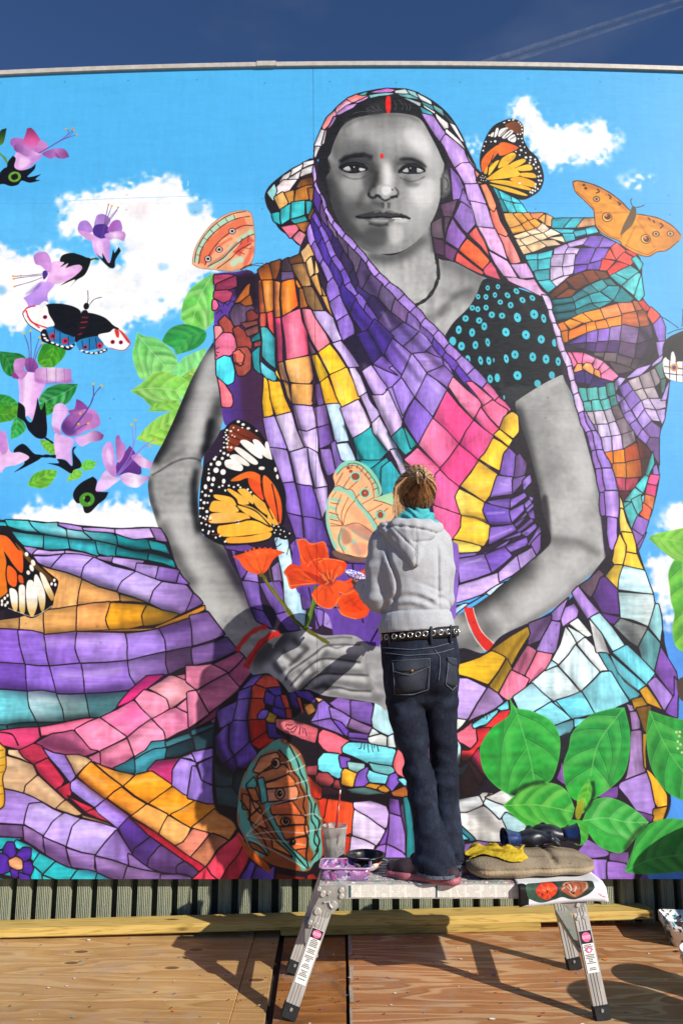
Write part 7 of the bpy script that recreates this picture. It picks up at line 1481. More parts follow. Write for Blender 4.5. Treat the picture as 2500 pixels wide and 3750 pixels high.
# warning stickers on the two front legs
pink_m=simple('pink_print','d8568a','e0649a',10,.5,0,0); blk_m=simple('black_print','141214','1c1a1c',10,.5,0,0); wht_m=simple('pale_print','e6e2da','efece4',10,.5,0,0); gry_m=simple('grey_print','5c5a56','76736e',10,.5,0,0)
def text_mesh(s,size):
    c=bpy.data.curves.new('lettering','FONT'); c.body=s; c.size=size; c.align_x='CENTER'; c.align_y='CENTER'; c.space_line=.85; c.extrude=.0004
    o=bpy.data.objects.new('lettering',c); col.objects.link(o); bpy.context.view_layer.update()
    me=bpy.data.meshes.new_from_object(o.evaluated_get(bpy.context.evaluated_depsgraph_get())); bpy.data.objects.remove(o); return me
def sticker(leg,f,t,s0,s1,kind):
    f,t=Vector(f),Vector(t); d=(t-f); L=d.length; z=d.normalized(); s=z.cross(Vector((0,1,0))).normalized()*-1
    if s.x<0: s=-s
    nrm=s.cross(z); 
    if nrm.y>0: nrm=-nrm
    M=lambda a,h,o:f+z*(h*L)+s*a+nrm*(.0046+o)
    def quad(b,a0,a1,h0,h1,o): b.faces.new([b.verts.new(M(a,h,o)) for a,h in ((a0,h0),(a1,h0),(a1,h1),(a0,h1))])
    b=BM(); quad(b,-.022,.022,s0,s1,0); st=obj('sticker',b,wht_m,leg)
    b=BM(); quad(b,-.0215,.0215,s1-.105,s1-.004,.0006); obj('sticker_panel',b,blk_m,st) if False else None
    b2=BM(); quad(b2,-.0215,.0215,s1-(.072 if kind else .10),s1-.002,.0008)
    me=bpy.data.meshes.new('warning'); b2.to_mesh(me); b2.free(); me.materials.append(blk_m)
    b=BM(); b.from_mesh(me); hc=s1-.037 if kind else s1-.051
    vs=[b.verts.new(M(.0175*math.cos(6.283*k/20),hc+.030*math.sin(6.283*k/20)*(1 if kind else 1.25),.0013)) for k in range(20)]
    b.faces.new(vs).material_index=1
    tm=text_mesh('DANGER\nPELIGRO',.0078); q=BM(); q.from_mesh(tm)
    for v in q.verts:
        h=hc+v.co.y/L; v.co=M(v.co.x,h,.0016+v.co.z)
    q.to_mesh(tm); q.free(); k0=len(b.faces); b.from_mesh(tm)
    b.faces.ensure_lookup_table()
    for fc in list(b.faces)[k0:]: fc.material_index=2
    # the small print below, one ragged line after another
    h=s1-(.085 if kind else .115); rr=random.Random(3+int(kind))
    while h>s0+.012:
        if rr.random()<.18: h-=.012; continue
        w=rr.uniform(.008,.018); x=-w
        while x<w:
            dx=rr.uniform(.002,.005); a0,a1=x,min(x+dx,w)
            b.faces.new([b.verts.new(M(a,hh,.001)) for a,hh in ((a0,h),(a1,h),(a1,h+.0075),(a0,h+.0075))]).material_index=3
            x=a1+.0012
        h-=.0125
    if kind:
        pass
    else:
        vs=[b.verts.new(M(.012*math.cos(6.283*k/18),s1-.15+.022*math.sin(6.283*k/18),.0014)) for k in range(18)]; b.faces.new(vs).material_index=1
        vs=[b.verts.new(M(.0075*math.cos(6.283*k/4),s1-.15+.015*math.sin(6.283*k/4),.0018)) for k in range(4)]; b.faces.new(vs).material_index=2
    obj('warning_print',b,[blk_m,pink_m,wht_m,gry_m],st)
sticker(legs[0],FL,TOPS[0],.27,.685,True)
sticker(legs[1],FR,TOPS[1],.36,.68,False)
# ------------------------------------------------------------------ the woman painting
def vnoise(me,name,vals):
    a=me.color_attributes.new(name,'FLOAT_COLOR','POINT'); c=np.ones((len(me.vertices),4),np.float32); c[:,:3]=np.asarray(vals,np.float32)[:,None]; a.data.foreach_set('color',c.ravel())
# materials
skin=simple('skin','8a5a44','9c6a52',30,.5,0,.05)
m,n,l,p=new_mat('heather_grey_fleece',.9,0,.15)
f=noise(n,l,coords(n,l),420,3,.7); f2=noise(n,l,coords(n,l,(1,1,.35)),150,4,.7)
c=ramp(n,l,f,[(.3,'94979c'),(.5,'a9abaf'),(.7,'bdbfc1')]); c=mix(n,l,.45,c,ramp(n,l,f2,[(.3,.72),(.65,1.)]),'MULTIPLY')
l.new(c,p.inputs['Base Color']); p.inputs['Sheen Weight'].default_value=.15; bump(n,l,p,f,.16,.0015); fleece=m
m,n,l,p=new_mat('dark_denim',.8,0,.2)
f=noise(n,l,coords(n,l,(1,1,.12)),330,3,.7); f2=noise(n,l,coords(n,l,(1,1,.6)),9,5,.65)
c=ramp(n,l,f,[(.3,'0e1019'),(.55,'161b2a'),(.75,'2c3446')]); c=mix(n,l,ramp(n,l,f2,[(.48,0.),(.72,.5)]),c,'39465c')
l.new(c,p.inputs['Base Color']); bump(n,l,p,f,.3,.0015); denim=m
seam_m=simple('denim_seam','3a4250','666c76',260,.8,0,.2); patch_m=simple('denim_patch','12151f','222939',300,.8,0,.25)
belt_m=simple('black_leather','0c0b0c','161416',60,.45,0,.1); steel=simple('polished_steel','b8b6b2','d0cecb',30,.22,.9,0)
sole_m=simple('rose_rubber','94505a','a65f68',30,.6,0,.15); upper_m=simple('plum_suede','2a1c26','38262f',60,.8,0,.2)
scarf_m=simple('turquoise_jersey','2f8f94','3fa8ae',40,.8,0,.15,(1,1,3))
m,n,l,p=new_mat('dark_blond_hair',.42,0,.5)
va=n.new('ShaderNodeVertexColor'); va.layer_name='shade'
c=ramp(n,l,va.outputs[0],[(0,'25150c'),(.3,'5e381c'),(.6,'a87644'),(1,'e4c492')]); l.new(c,p.inputs['Base Color']); hair_m=m
clip_m=simple('tortoise_plastic','5a4232','a08a74',60,.25,0,0)

woman=thing('person','woman seen from behind in a grey hooded sweatshirt and dark jeans, painting the mural','person',(.36,3.37,.468))
def wear(name,me,mt,par=None,smooth=True):
    o=obj(name,me,mt,None,smooth); o.parent=par or woman
    o.matrix_parent_inverse=Matrix.Identity(4)
    if par is None:                                  # geometry is built in world coordinates
        o.location=(-woman.location.x,-woman.location.y,-woman.location.z)
    return o
# the body, one surface from head to ankles
B=Field((-.02,3.10,.46),(.60,3.98,2.22),.0065)
k=.03
B.chain([(.400,3.235,.55),(.350,3.335,.68),(.332,3.367,.86),(.284,3.365,1.10),(.275,3.37,1.26)],[.030,.036,.042,.052,.062],k); B.chain([(.462,3.375,.55),(.452,3.43,.68),(.444,3.436,.86),(.434,3.402,1.10),(.422,3.38,1.26)],[.030,.036,.042,.052,.062],k)
B.chain([(.400,3.235,.55),(.40,3.222,.512),(.24,3.292,.498)],[.030,.026,.018],.015); B.chain([(.465,3.37,.55),(.475,3.362,.512),(.34,3.430,.498)],[.030,.026,.018],.015)
B.chain([(.345,3.37,1.26),(.335,3.36,1.5),(.318,3.355,1.75),(.315,3.36,1.87)],[.125,.105,.13,.10],.04,(1,.72,1))
B.add((.20,3.36,1.86),(.43,3.36,1.86),.045,.045,.04); B.add((.318,3.355,1.88),(.326,3.37,2.0),.052,.05,.03)
B.chain([(.185,3.36,1.85),(.160,3.40,1.61),(.098,3.715,1.685)],[.045,.036,.025],.02)
B.chain([(.45,3.365,1.85),(.462,3.47,1.61),(.402,3.80,1.592)],[.045,.036,.025],.02)
HX,HY,HZ=.336,3.375,2.075
B.add((HX,HY,HZ+.012),(HX-.004,HY+.006,HZ+.012),.083,.083,.02,(.92,1.1,1.18)); B.add((HX-.01,HY+.05,HZ-.045),(HX-.012,HY+.062,HZ-.075),.05,.038,.03)
B.add((HX-.012,HY+.092,HZ+.0),(HX-.013,HY+.105,HZ-.022),.010,.014,.012)
for sx in (-1,1):
    B.add((HX-.006+sx*.032,HY+.082,HZ+.012),(HX-.006+sx*.03,HY+.083,HZ+.012),.010,.010,.006)
    B.add((HX+sx*.077,HY+.004,HZ-.005),(HX+sx*.080,HY+.002,HZ-.034),.014,.009,.010,(.6,1,1))
B.add((HX-.034,HY+.094,HZ-.05),(HX+.008,HY+.095,HZ-.05),.006,.006,.006)
def hand(F,w,d,up,grip,s=1.):
    """palm, five bent fingers and a thumb; d points along the palm, up is its back"""
    w=Vector(w); d=Vector(d).normalized(); up=Vector(up); up=(up-d*up.dot(d)).normalized(); r=d.cross(up)
    F.add(w,w+d*.045*s,.024*s,.028*s,.012); 
    for i,(o,L) in enumerate(((-.030,.062),(-.010,.070),(.010,.066),(.029,.052))):
        a=w+d*.065*s+r*o*s; b_=a+(d*math.cos(grip)-up*math.sin(grip))*L*.5*s; c_=b_+(d*math.cos(grip*2)-up*math.sin(grip*2))*L*.32*s; e_=c_+(d*math.cos(grip*2.7)-up*math.sin(grip*2.7))*L*.25*s
        F.add(w+d*.03*s+r*o*.8*s,a,.014*s,.0105*s,.01); F.chain([a,b_,c_,e_],[.0105*s,.0095*s,.0088*s,.007*s],.004)
    a=w+d*.02*s-r*.026*s; b_=a+(d*.6-r*.6-up*.4)*.04*s; c_=b_+(d*.9-up*.5)*.03*s
    F.chain([a,b_,c_],[.013*s,.011*s,.009*s],.008)
hand(B,(.098,3.715,1.685),(-.25,.95,.12),(-.5,-.3,-.75),.55)
hand(B,(.402,3.80,1.592),(-.15,.97,.15),(.3,-.3,1),.75)
wear('body',B.mesh('body'),skin)
# jeans
J=Field((.10,3.12,.46),(.60,3.62,1.52),.006)
J.chain([(.342,3.37,1.46),(.343,3.365,1.36),(.345,3.365,1.28)],[.154,.166,.160],.02,(1,.70,1))
J.chain([(.268,3.36,1.26),(.282,3.36,1.10),(.332,3.365,.86),(.356,3.325,.68),(.380,3.262,.54),(.388,3.236,.47)],[.090,.080,.064,.068,.083,.090],.006,(1,.95,1))
J.chain([(.428,3.375,1.26),(.434,3.40,1.10),(.444,3.435,.86),(.452,3.43,.68),(.452,3.375,.55),(.456,3.362,.47)],[.086,.077,.063,.062,.068,.072],.006,(1,.95,1))
J.add((.27,3.285,1.285),(.275,3.285,1.255),.050,.058,.05); J.add((.425,3.295,1.285),(.42,3.295,1.255),.050,.055,.05)
r1=ripple(3,9,2.2,6,.0040,(1,.6,2.4)); r2=ripple(8,7,5,11,.0056,(.7,.4,2.4),True); r3=ripple(12,8,10,22,.0024)
sm=lambda a,b,x: np.clip((x-a)/(b-a),0,1)**2*(3-2*np.clip((x-a)/(b-a),0,1))
J.warp(lambda X,Y,Z: r1(X,Y,Z)*(.4+.8*sm(1.2,1.0,Z))+r2(X,Y,Z)*(np.exp(-((Z-.86)/.16)**2)+.7*np.exp(-((Z-.56)/.12)**2)+.35*np.exp(-((Z-1.14)/.05)**2))+r3(X,Y,Z)*.5
   +.0035*np.sin(90*Z+18*X+6*np.sin(14*X))*np.exp(-((Z-.53)/.06)**2)+.004*np.sin(70*(Z-.6*abs(X-.35)))*np.exp(-((Z-1.165)/.035)**2))
top=lambda X: 1.472+.05*(X-.34)
J.d=np.maximum(J.d,(lambda g:(g[2]-top(g[0])))(J.grid((0,0,0),J.n)).astype(np.float32)); J.above(.497)
jeans=wear('jeans',J.mesh('jeans'),denim)
def patch(F,pts,off,nu=10,nv=10,thick=.0025):
    """a flap of cloth lying on a field's near side; pts are 4 corners in x,z (or a function u,v)"""
    b=BM(); G=[]
    for j in range(nv+1):
        row=[]
        for i in range(nu+1):
            u,v=i/nu,j/nv
            x,z=pts(u,v) if callable(pts) else [ (pts[0][c]*(1-u)+pts[1][c]*u)*(1-v)+(pts[3][c]*(1-u)+pts[2][c]*u)*v for c in (0,1)]
            y=F.front(x,z); row.append(None if y is None else b.verts.new((x,y-off,z)))
        G.append(row)
    for j in range(nv):
        for i in range(nu):
            q=(G[j][i],G[j][i+1],G[j+1][i+1],G[j+1][i])
            if all(q): b.faces.new(q)
    r=bmesh.ops.extrude_face_region(b,geom=list(b.faces))
    for v in r['geom']:
        if isinstance(v,bmesh.types.BMVert): v.co.y+=thick
    bmesh.ops.recalc_face_normals(b,faces=b.faces); return b
def seam(F,path,off,rad,n=26):
    P=[]
    for i in range(n+1):
        t=i/n*(len(path)-1); k_=min(int(t),len(path)-2); f_=t-k_
        x=path[k_][0]*(1-f_)+path[k_+1][0]*f_; z=path[k_][1]*(1-f_)+path[k_+1][1]*f_
        y=F.front(x,z)
        if y is not None: P.append((x,y-off,z))
    b=BM()
    if len(P)>1: tube(b,P,rad,5)
    return b
def jp(x,z,Y=3.27): return at((1250+x*.4252)*.6272,(2300+z*.4252)*.6272,Y)
Pk=[jp(*q) for q in ((430,290),(755,268),(745,530),(455,575))]
pk=wear('pocket',patch(J,Pk,.0035),patch_m)
Fl=lambda Q,dip: (lambda u,v: ((Q[0][0]*(1-u)+Q[1][0]*u)*(1-v)+(Q[3][0]*(1-u)+Q[2][0]*u)*v,(Q[0][1]*(1-u)+Q[1][1]*u)*(1-v)+(Q[3][1]*(1-u)+Q[2][1]*u)*v-dip*v*(1-abs(2*u-1))))
Q=[jp(*q) for q in ((428,285),(757,262),(752,330),(436,370))]
wear('pocket_flap',patch(J,Fl(Q,.012),.0075,12,6),patch_m,None)
for path in ([(428,283),(757,262)],[(436,372),(580,404),(750,332)],[(440,296),(456,574)],[(456,576),(620,570),(744,528)],[(753,272),(744,528)]):
    wear('stitching',seam(J,[jp(*q) for q in path],.0085,.0016),seam_m)
Pr=[jp(*q) for q in ((905,258),(1000,270),(1010,520),(885,480))]
wear('pocket',patch(J,Pr,.0035),patch_m)
Q=[jp(*q) for q in ((903,252),(1003,268),(1012,325),(912,285))]; wear('pocket_flap',patch(J,Fl(Q,.008),.0075,8,5),patch_m)
for path in ([(903,254),(1000,268)],[(912,288),(955,300),(1008,325)],[(915,300),(888,480)],[(888,484),(960,538),(1010,500)],[(800,190),(842,250),(838,350),(825,452)],[(345,212),(560,238),(800,222),(975,178)],[(350,170),(600,188),(800,165),(968,122)]):
    wear('stitching',seam(J,[jp(*q) for q in path],.003,.0019),seam_m)
bx,bz=jp(595,367); by=J.front(bx,bz)
b=BM(); bmesh.ops.create_uvsphere(b,u_segments=14,v_segments=8,radius=.0075,matrix=Matrix.Translation((bx,by-.008,bz))@Matrix.Diagonal((1,.5,1,1))); wear('button',b,simple('aged_brass','6a4a2a','9a7444',40,.35,.8,.1))
# frayed hems
for cx,cy,rx in ((.388,3.238,.091),(.456,3.364,.073)):
    b=BM(); ring=[]
    for i in range(40):
        a=6.283*i/40; rr_=rx*(1+.01*math.sin(5*a)); ring.append([b.verts.new((cx+rr_*math.cos(a),cy+rr_*.95*math.sin(a),z)) for z in (.497,.510)])
    for i in range(40): b.faces.new((ring[i][0],ring[(i+1)%40][0],ring[(i+1)%40][1],ring[i][1]))
    for i in range(90):
        a=random.uniform(0,6.283); q=(cx+rx*math.cos(a),cy+rx*.95*math.sin(a),.500); tube(b,[q,(q[0]+random.uniform(-.004,.004),q[1]-.002,.500+random.uniform(-.006,.016))],.0007,3)
    wear('frayed_hem',b,seam_m)
# belt with steel eyelets, and its loops
CB=(.344,3.368)
def waist(a,z):
    lo,hi=0.,.3
    dx,dy=math.cos(a),math.sin(a)
    for i in range(60):
        r=i*.004+.06; X=(CB[0]+dx*r-J.lo[0])/J.h; Y=(CB[1]+dy*r-J.lo[1])/J.h; Z=(z-J.lo[2])/J.h
        if J.d[int(X),int(Y),int(Z)]>0: return r
    return .15
ths=[6.283*i/72 for i in range(72)]; rad=[waist(a,1.44) for a in ths]; rad=[sum(rad[(i+j)%72] for j in (-3,-2,-1,0,1,2,3))/7+.005 for i in range(72)]
ztop=lambda x: 1.470+.085*(x-.34)
def belt_pt(a,h,o=0.):
    i=(a%6.283185)/6.283185*72; i0=int(i)%72; f_=i-int(i); r=rad[i0]*(1-f_)+rad[(i0+1)%72]*f_+o
    x=CB[0]+r*math.cos(a); return Vector((x,CB[1]+r*math.sin(a),ztop(x)-.046*h))
b=BM(); R_=[[b.verts.new(belt_pt(a,h,o)) for h,o in ((0,0),(0,.004),(1,.004),(1,0))] for a in ths]
for i in range(72):
    for k_ in range(4): b.faces.new((R_[i][k_],R_[(i+1)%72][k_],R_[(i+1)%72][(k_+1)%4],R_[i][(k_+1)%4]))
bmesh.ops.recalc_face_normals(b,faces=b.faces)
belt=wear('belt',b,belt_m)
for i in range(24):
    a=6.283185*(i+.35)/24; c0=belt_pt(a,.5,.0055); tx=(belt_pt(a+.02,.5)-belt_pt(a-.02,.5)).normalized(); up=Vector((0,0,1)); b=BM()
    pts=[c0+tx*math.cos(t_)*.0105+up*math.sin(t_)*.0105 for t_ in [6.283*j/14 for j in range(15)]]
    tube(b,pts,.0032,6,False)
    e=obj('eyelet',b,steel,belt,True)
for u,z0 in ((395,130),(790,75),(965,85)):
    x,_=jp(u,100); a=math.acos(max(-1,min(1,(x-CB[0])/.165)))*-1
    c0=belt_pt(a,-.12,.009); c1=belt_pt(a,1.55,.007); b=BM(); bar(b,c0,c1,.011,.004,(math.cos(a),math.sin(a),0),.001); wear('belt_loop',b,patch_m)
# shoes
def shoe(h,t,zs):
    h=Vector(h); t=Vector(t); d=(t-h).normalized(); L=(t-h).length; z0=zs
    F=Field((min(h.x,t.x)-.07,min(h.y,t.y)-.07,z0-.005),(max(h.x,t.x)+.07,max(h.y,t.y)+.07,z0+.06),.004)
    P=[h+d*(L*q) for q in (.12,.3,.5,.72,.90)]
    F.chain([(q.x,q.y,z0+.016) for q in P],[.039,.036,.034,.042,.034],.012,(1,1,.62)); F.above(z0+.0005)
    F.warp(lambda X,Y,Z: .0012*np.sin(X*520)*np.sin(Z*500)*(Z<z0+.02)); s=F.mesh('sole')
    U=Field((min(h.x,t.x)-.07,min(h.y,t.y)-.07,z0),(max(h.x,t.x)+.07,max(h.y,t.y)+.07,z0+.13),.005)
    U.chain([(q.x,q.y,z0+zz) for q,zz in zip(P,(.040,.048,.050,.042,.034))],[.034,.036,.036,.037,.030],.02,(1,1,.8)); U.above(z0+.014)
    o=wear('shoe',U.mesh('shoe'),upper_m); so=obj('sole',s,sole_m,o,True)
shoe((.470,3.186,0),(.185,3.318,0),.468); shoe((.520,3.335,0),(.30,3.452,0),.468)
# sweatshirt
S=Field((.04,3.17,1.40),(.58,3.84,1.99),.0055)
S.chain([(.332,3.362,1.44),(.332,3.362,1.50),(.331,3.36,1.56),(.326,3.357,1.66),(.318,3.355,1.76),(.314,3.36,1.84),(.314,3.365,1.90)],[.160,.160,.150,.154,.160,.140,.090],.02,(1,.72,1))
S.add((.205,3.36,1.872),(.425,3.36,1.872),.052,.050,.045)
S.chain([(.183,3.358,1.845),(.168,3.365,1.74),(.160,3.375,1.60)],[.062,.058,.064],.014); S.chain([(.160,3.38,1.595),(.130,3.52,1.636),(.104,3.665,1.674)],[.060,.050,.040],.02)
S.add((.168,3.352,1.578),(.172,3.358,1.572),.042,.04,.02)
S.chain([(.443,3.36,1.845),(.457,3.40,1.74),(.462,3.455,1.61)],[.056,.052,.052],.014); S.chain([(.462,3.46,1.605),(.435,3.62,1.600),(.408,3.76,1.594)],[.050,.046,.040],.02)
w1=ripple(5,8,2,5,.0046,(.8,.5,1.8)); w2=ripple(6,6,5,9,.0030,(.5,.4,2.2),True); w3=ripple(16,10,12,26,.0010)
def folds(X,Y,Z):
    low=np.exp(-((Z-1.575)/.042)**2); arm=np.exp(-((X-.165)/.06)**2)
    r=w1(X,Y,Z)*.8+w2(X,Y,Z)*(.35+1.0*low+.5*arm)+w3(X,Y,Z)
    r=r+.0070*np.sin(118*(Z+.10*X+.03*np.sin(16*X)))*np.exp(-((Z-1.590)/.030)**2)*np.clip(1.4-abs(X-.33)/.12,0,1)
    r=r+.006*np.exp(-((Z-1.665+.35*(X-.33))/.010)**2)*np.exp(-((X-.40)/.07)**2)
    r=r-.006*np.exp(-((Z-1.600-.5*(X-.40))/.012)**2)*np.exp(-((X-.39)/.07)**2)
    # the deep pinch under the near arm hole and the raglan seams
    r=r+.012*np.exp(-((X-.222-.02*np.sin(20*Z))/.008)**2)*sm(1.52,1.60,Z)*sm(1.87,1.78,Z)
    r=r+.010*np.exp(-((X-.418)/.008)**2)*sm(1.54,1.60,Z)*sm(1.86,1.78,Z)
    r=r+.006*np.sin(60*(Z-.8*X))*np.exp(-(((X-.175)/.035)**2+((Z-1.825)/.035)**2))
    # ribbed band at the bottom
    band=(Z<1.545+.02*(X-.33))*(np.abs(X-.33)<.2)*np.clip(1-(np.abs(Z-1.49)-.05)/.01,0,1)
    r=r+.0002*np.sin(430*X)*band+.006*np.exp(-((Z-1.548-.02*(X-.33))/.006)**2)*(np.abs(X-.33)<.155)
    return r
S.warp(folds); S.d=np.maximum(S.d,(lambda g:(1.464+.07*(g[0]-.34)-g[2]))(S.grid((0,0,0),S.n)).astype(np.float32))
hoodie=wear('sweatshirt',S.mesh('sweatshirt'),fleece)
# the hood lying on her back
H=Field((.12,3.15,1.70),(.50,3.46,1.99),.005)
H.chain([(.168,3.37,1.905),(.190,3.315,1.918),(.250,3.272,1.922),(.315,3.262,1.920),(.380,3.275,1.920),(.425,3.32,1.914),(.440,3.375,1.902)],[.020,.022,.024,.024,.024,.022,.018],.016)
TIP=(.312,3.230,1.750)
for q,r_ in (((.172,3.345,1.900),.020),((.195,3.300,1.905),.024),((.235,3.270,1.905),.026),((.280,3.256,1.900),.028),((.320,3.252,1.900),.028),((.362,3.258,1.900),.026),((.402,3.282,1.902),.024),((.428,3.325,1.900),.020)): H.add(q,TIP,r_,.013,.016)
h1=ripple(21,8,4,9,.0022,(1,.5,1.6)); h2=ripple(23,8,14,26,.0009)
H.warp(lambda X,Y,Z: h1(X,Y,Z)+h2(X,Y,Z)+.0055*np.exp(-((X-.322-.06*(Z-1.84))/.0042)**2)*(Z<1.90)+.007*np.exp(-((Z-1.893-.02*np.sin(9*X))/.0055)**2)
   +.006*np.exp(-((Z-1.838-.15*abs(X-.325))/.006)**2)*(X>.30)+.005*np.exp(-((Z-1.80-1.1*abs(X-.318))/.006)**2)*(X<.318))
hood=wear('hood',H.mesh('hood'),fleece)
b=seam(H,[(.322,1.895),(.320,1.84),(.316,1.775)],.0006,.0014); obj('hood_seam',b,simple('fleece_seam','8a857f','9a958f',200,.9,0,0),hood,True)
# collar, hair, clip
C_=Field((.20,3.24,1.90),(.46,3.50,2.04),.005)
C_.chain([(.262,3.345,1.935),(.268,3.335,1.985)],[.03,.03],.02); 
for i in range(24):
    a=6.283*i/24; a2=6.283*(i+1)/24
    C_.add((.328+.072*math.cos(a),3.362+.066*math.sin(a),1.955),(.328+.072*math.cos(a2),3.362+.066*math.sin(a2),1.955),.017,.017,.01,(1,1,2.1))
    C_.add((.327+.092*math.cos(a),3.358+.082*math.sin(a),1.918),(.327+.092*math.cos(a2),3.358+.082*math.sin(a2),1.918),.02,.02,.014,(1,1,1.6))
C_.warp(lambda X,Y,Z:.0035*np.sin(150*Z+30*X+4*np.sin(40*X)))
wear('collar',C_.mesh('collar'),scarf_m)
Hd=Field((.19,3.20,1.92),(.48,3.56,2.22),.0055)
Hd.add((HX,HY-.006,HZ+.016),(HX-.004,HY+.0,HZ+.016),.092,.092,.02,(1.03,1.08,1.08)); Hd.add((HX-.014,HY-.045,HZ-.02),(HX-.016,HY-.035,HZ-.068),.058,.036,.04)
Hd.add((HX+.012,HY-.100,HZ+.045),(HX+.010,HY-.085,HZ+.075),.040,.034,.03); Hd.add((HX+.0,HY-.07,HZ+.085),(HX+.045,HY-.06,HZ+.06),.035,.03,.03); Hd.add((HX-.062,HY-.01,HZ+.0),(HX-.078,HY-.005,HZ-.085),.030,.014,.03)
Hd.add((HX,HY+.095,HZ-.055),(HX,HY+.10,HZ-.02),.075,.062,.01,(1,.8,1),True)
Hd.warp(lambda X,Y,Z:.002*np.sin(300*(X-HX)+120*(Z-HZ)))
hm=Hd.mesh('hair'); 
CL=np.array((HX+.012,HY-.118,HZ+.058))
co=np.empty(len(hm.vertices)*3,np.float32); hm.vertices.foreach_get('co',co); co=co.reshape(-1,3)
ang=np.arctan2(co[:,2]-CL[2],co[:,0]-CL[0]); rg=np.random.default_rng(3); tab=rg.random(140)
vnoise(hm,'shade',np.clip(.18+.42*tab[((ang+3.2)*21).astype(int)%140]*sm(1.96,2.08,co[:,2])+.1*np.sin(ang*9),0,1))  # hair colour darkens towards the nape, shade painted in
hair=wear('hair',hm,hair_m)
b=BM(); lay=b.verts.layers.float_color.new('shade'); rr=random.Random(8)
def strand(pts,r0,sh):
    n0=len(b.verts); tube(b,pts,[r0*(1-.7*i/(len(pts)-1)) for i in range(len(pts))],3,False); b.verts.ensure_lookup_table()
    for v in b.verts[n0:]: v[lay]=(sh,sh,sh,1)
for i in range(900):                                   # combed from the hairline up to the clip
    a=rr.uniform(0,6.283); lock=tab[int(a*13)%140]; P=[]
    sx_,sz_=HX+.103*math.cos(a),HZ+.01+.105*math.sin(a)
    if sz_<1.985: sz_=1.985+rr.uniform(0,.03)
    for q in range(7):
        t_=q/6*rr.uniform(.85,1.0); x=sx_*(1-t_)+CL[0]*t_+.006*math.sin(5*t_+i); z=sz_*(1-t_)+CL[2]*t_+.010*math.sin(3.14*t_)*(1 if sz_<CL[2] else -1)*.6
        y=Hd.front(x,z)
        if y is None: x=HX+(x-HX)*.93; z=HZ+(z-HZ)*.95; y=Hd.front(x,z)
        if y is None: continue
        P.append((x,y-.0012-.001*rr.random(),z))
    if len(P)>2: strand(P,rr.uniform(.0007,.0013),min(1,max(0,(.15+.95*lock+rr.gauss(0,.10)))*(.30+.95*min(1,max(0,(sz_-1.97)/.17)))))  # lower strands get darker colour, painting the shade into the hair
for i in range(130):                                    # loose strands at the left side of the face
    x0=HX-.052-rr.uniform(0,.045); P=[(x0+.045,HY-.098,HZ+.06),(x0+.0,HY-.082,HZ+.02),(x0-.008,HY-.075,HZ-.04),(x0-.004+rr.uniform(-.012,.012),HY-.075,HZ-.085-rr.uniform(0,.055))]
    strand(P,rr.uniform(.0008,.0014),rr.uniform(.35,1))
for i in range(46):                                    # tufts above the clip
    a=rr.uniform(.4,2.7); L=rr.uniform(.02,.055); c0=CL+np.array((rr.uniform(-.02,.02),.0,.015)); P=[tuple(c0+np.array((math.cos(a)*L*q+.006*math.sin(q*3+i),-.012*q*(1-q),math.sin(a)*L*q))) for q in (0,.35,.7,1)]
    strand(P,.0008,rr.uniform(.45,1))
for i in range(34):
    c0=(HX+rr.uniform(-.09,.09),HY-.06,HZ+.1); strand([c0,(c0[0]*1.0+rr.uniform(-.03,.03),c0[1],c0[2]+.02),(c0[0]+rr.uniform(-.05,.05),c0[1],c0[2]+.02+rr.uniform(0,.03))],.0005,rr.uniform(.5,1))
me=bpy.data.meshes.new('hair_strands'); b.to_mesh(me); b.free(); o=obj('hair_strand',me,hair_m,hair,True); o['kind']='stuff'
b=BM()
for sx_ in (-1,1):
    P=[(CL[0]+sx_*(.010+.010*math.sin(3.14*q)),CL[1]-.016-.010*math.sin(3.14*q),CL[2]+.030-.066*q) for q in (0,.2,.4,.6,.8,1)]
    tube(b,P,[.004,.0052,.0056,.0054,.0046,.003],8)
    for q in np.linspace(.15,.95,6): tube(b,[(CL[0]+sx_*.016,CL[1]-.022,CL[2]+.03-.066*q),(CL[0]+sx_*.002,CL[1]-.004,CL[2]+.026-.066*q)],[.003,.0015],6)
tube(b,[(CL[0]-.012,CL[1]-.018,CL[2]+.028),(CL[0]+.012,CL[1]-.018,CL[2]+.028)],.0045,8)
wear('hair_clip',b,clip_m)
# what she holds
b=BM(); lathe(b,[(.0,-.012),(.030,-.011),(.043,-.004),(.046,.006),(.043,.008),(.036,.002),(.0,.001)],n=28,ex=1.35,ey=1.05)
pal=obj('paint_saucer',b,splashy('violet_paint','4a3a8a',['cfc8e8','2a2460','8a70c8','e8e4f0','5a6ab0'],45,.25,.52),None,True,(.070,3.815,1.748)); pal.rotation_euler=(R(28),R(14),R(10))
tag(pal,'small oval saucer smeared with violet paint held in her left hand','saucer')
b=BM(); tube(b,[(.410,3.84,1.560),(.378,3.96,1.64),(.372,4.00,1.665)],[.004,.005,.004],8); hb=obj('brush_handle',b,simple('red_lacquer','7a1c18','8e2a22',20,.3,0,0),None,True)
th_=thing('paintbrush','paintbrush in her right hand, hidden in front of her body','paintbrush',(.41,3.84,1.56)); hb.parent=th_; hb.location=-th_.location
b=BM(); tube(b,[(.372,4.00,1.665),(.364,4.055,1.70)],[.006,.001],8); o=obj('bristles',b,simple('bristle','2a2018','4a3a28',90,.8),th_,True); o.location=-th_.location
